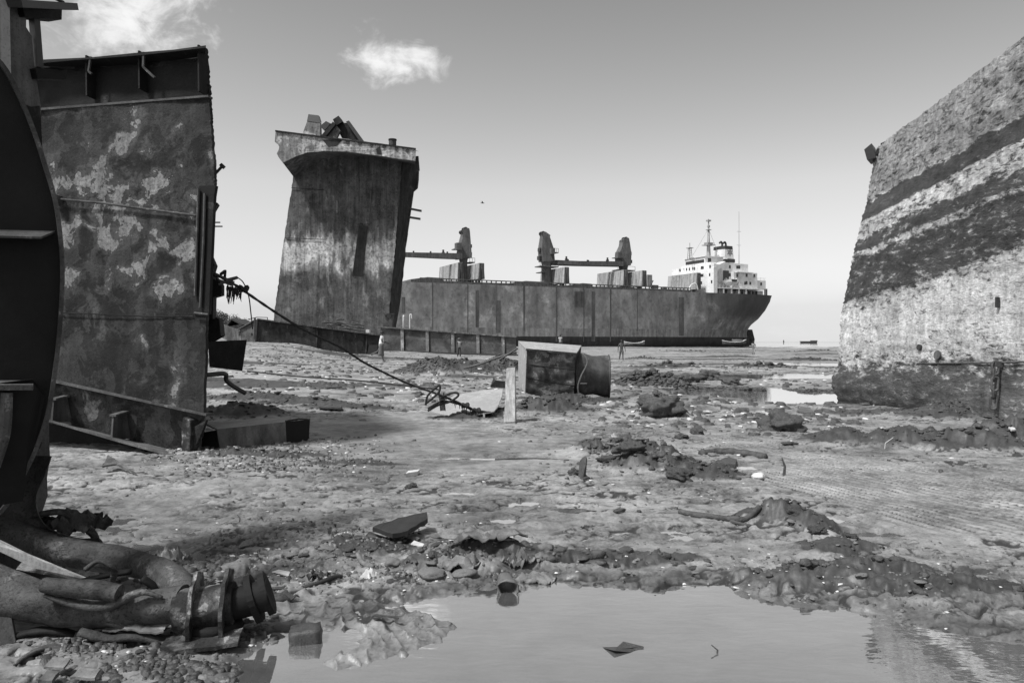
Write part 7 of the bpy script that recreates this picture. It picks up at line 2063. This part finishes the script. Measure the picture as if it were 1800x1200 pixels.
# cable on the gravel, branch and half-buried pipe
def ground_line(name, pts, r, mat, label, cat, lift=.6):
    cs = [GP(*p) for p in pts]; zz = zg_many([c.x for c in cs], [c.y for c in cs])
    cl = spline([Vector((c.x, c.y, max(0, z) + r * lift)) for c, z in zip(cs, zz)], 6)
    tag(Geo().tube(cl, [r * (1 + .25 * fb(p, 9, 2)) for p in cl], 8).build(name, mat, None, base=cl[0], smooth=True), label, cat)
ground_line('black_cable', [(440, 1046), (480, 1043), (520, 1040), (560, 1034), (585, 1026), (600, 1016)], .014, M['rubber'], 'black cable running right from the ribbed flange', 'cable')
ground_line('short_hose', [(628, 984), (636, 994), (646, 1004), (656, 1010)], .018, M['stone'], 'short pale hose end on the gravel below the black slab', 'hose')
ground_line('root_branch', [(1195, 908), (1220, 914), (1250, 920), (1280, 926), (1310, 928), (1335, 922)], .028, M['clod'], 'dark root-like branch on the mud, right of centre', 'branch')
ground_line('buried_pipe', [(1232, 804), (1260, 801), (1290, 803), (1320, 806), (1344, 812)], .055, M['clod'], 'dark half-buried pipe above the puddle, right of the central heap', 'pipe', .3)
ground_line('thin_rod', [(870, 812), (930, 811), (1000, 814)], .012, M['clod'], 'long thin rod lying on smooth sand in the middle', 'rod')
ground_line('brush_stick', [(1265, 918), (1290, 929), (1320, 932)], .016, M['clod'], 'thin stick crossing below the root-like branch', 'stick')
ground_line('beach_pole', [(600, 690), (570, 694), (545, 693)], .03, M['clod'], 'short dark pole on the pale sand beyond the trough', 'pole')
# open bag and slumped sheets at the pool edge
def gcr(name, px, py, rx, ry, rz, mat, label, cat, seed):
    c, z = gz(px, py); crumple(name, 0, 0, 1, rx, ry, rz, mat, label, cat, seed, base=Vector((c.x, c.y, max(z, 0) - .005)))
gcr('muddy_sheet', 850, 985, .26, .12, .09, M['tarp'], 'long folded muddy sheet among the stones above the pool', 'sheet', 21)
gcr('muddy_sheet', 915, 1002, .09, .07, .09, M['tarp'], 'creased pale-sided sack on the bank behind the open bag', 'sack', 23)
gcr('muddy_sheet', 945, 1020, .12, .07, .06, M['stone'], 'rounded muddy sack at the water right of the open bag', 'sack', 24)
gcr('muddy_sheet', 1010, 905, .16, .05, .03, M['clod'], 'dark torn rag pressed into the mud, centre', 'rag', 25)
gcr('muddy_sheet', 800, 1010, .16, .10, .08, M['stone'], 'mud-covered sack left of the open bag', 'sack', 26)
gcr('muddy_sheet', 560, 1020, .06, .05, .05, M['rubber'], 'dark scrap standing beside the black cable', 'rag', 27)
gcr('muddy_sheet', 480, 1062, .12, .05, .04, M['pipe'], 'dark flat scrap under the black cable', 'rag', 28)
gcr('muddy_sheet', 1035, 932, .06, .03, .03, M['clod'], 'small dark scrap on the smooth mud, centre', 'rag', 29)
gcr('white_bag', 650, 1018, .04, .03, .05, M['plastic'], 'small white crumpled bag on the gravel', 'bag', 31)
bg_ = thing('open_bag', GP(885, 1042), 'open-mouthed dark bag standing at the pool edge', 'bag')
c, z = gz(888, 1040); c = c + Vector((0, .06, max(z, 0))); rings = []
for k in range(6):
    t = k / 5; ring = []
    for j in range(18):
        a = 2 * math.pi * j / 18; q = (.052 + .012 * t) * (1 + .30 * mnoise.noise(Vector((math.cos(a) * 1.4, math.sin(a) * 1.4, t * 2 + 5))))
        ring.append(c + Vector((q * math.cos(a) * 1.1 + .02 * t, -.10 * t, .055 + q * math.sin(a) * (1 - .1 * t) - .02 * t)))
    rings.append(ring)
inner = [[p.lerp(sum(r_, Vector()) / 18, .14) for p in r_] for r_ in rings[::-1]][:-1]
Geo().loft(rings + inner).build('bag_wall', M['tarp'], bg_, smooth=True)
sh2 = thing('curved_shard', GP(1012, 850), 'curved shell-like shard standing left of the central heap', 'shard')
c, z = gz(1020, 849); rings = []
for k in range(7):
    a = -.7 + 1.9 * k / 6
    p = c + Vector((.11 * math.cos(a) - .06, .05 * math.sin(a), z)); hgt = .24 * math.sin(math.pi * (.12 + .6 * k / 6))
    rings.append([p, p + Vector((.012, .012, 0)), p + Vector((.03, .012, hgt)), p + Vector((.018, 0, hgt))])
Geo().loft(rings).build('shell', M['pale_plate'], sh2, smooth=True, auto=50)
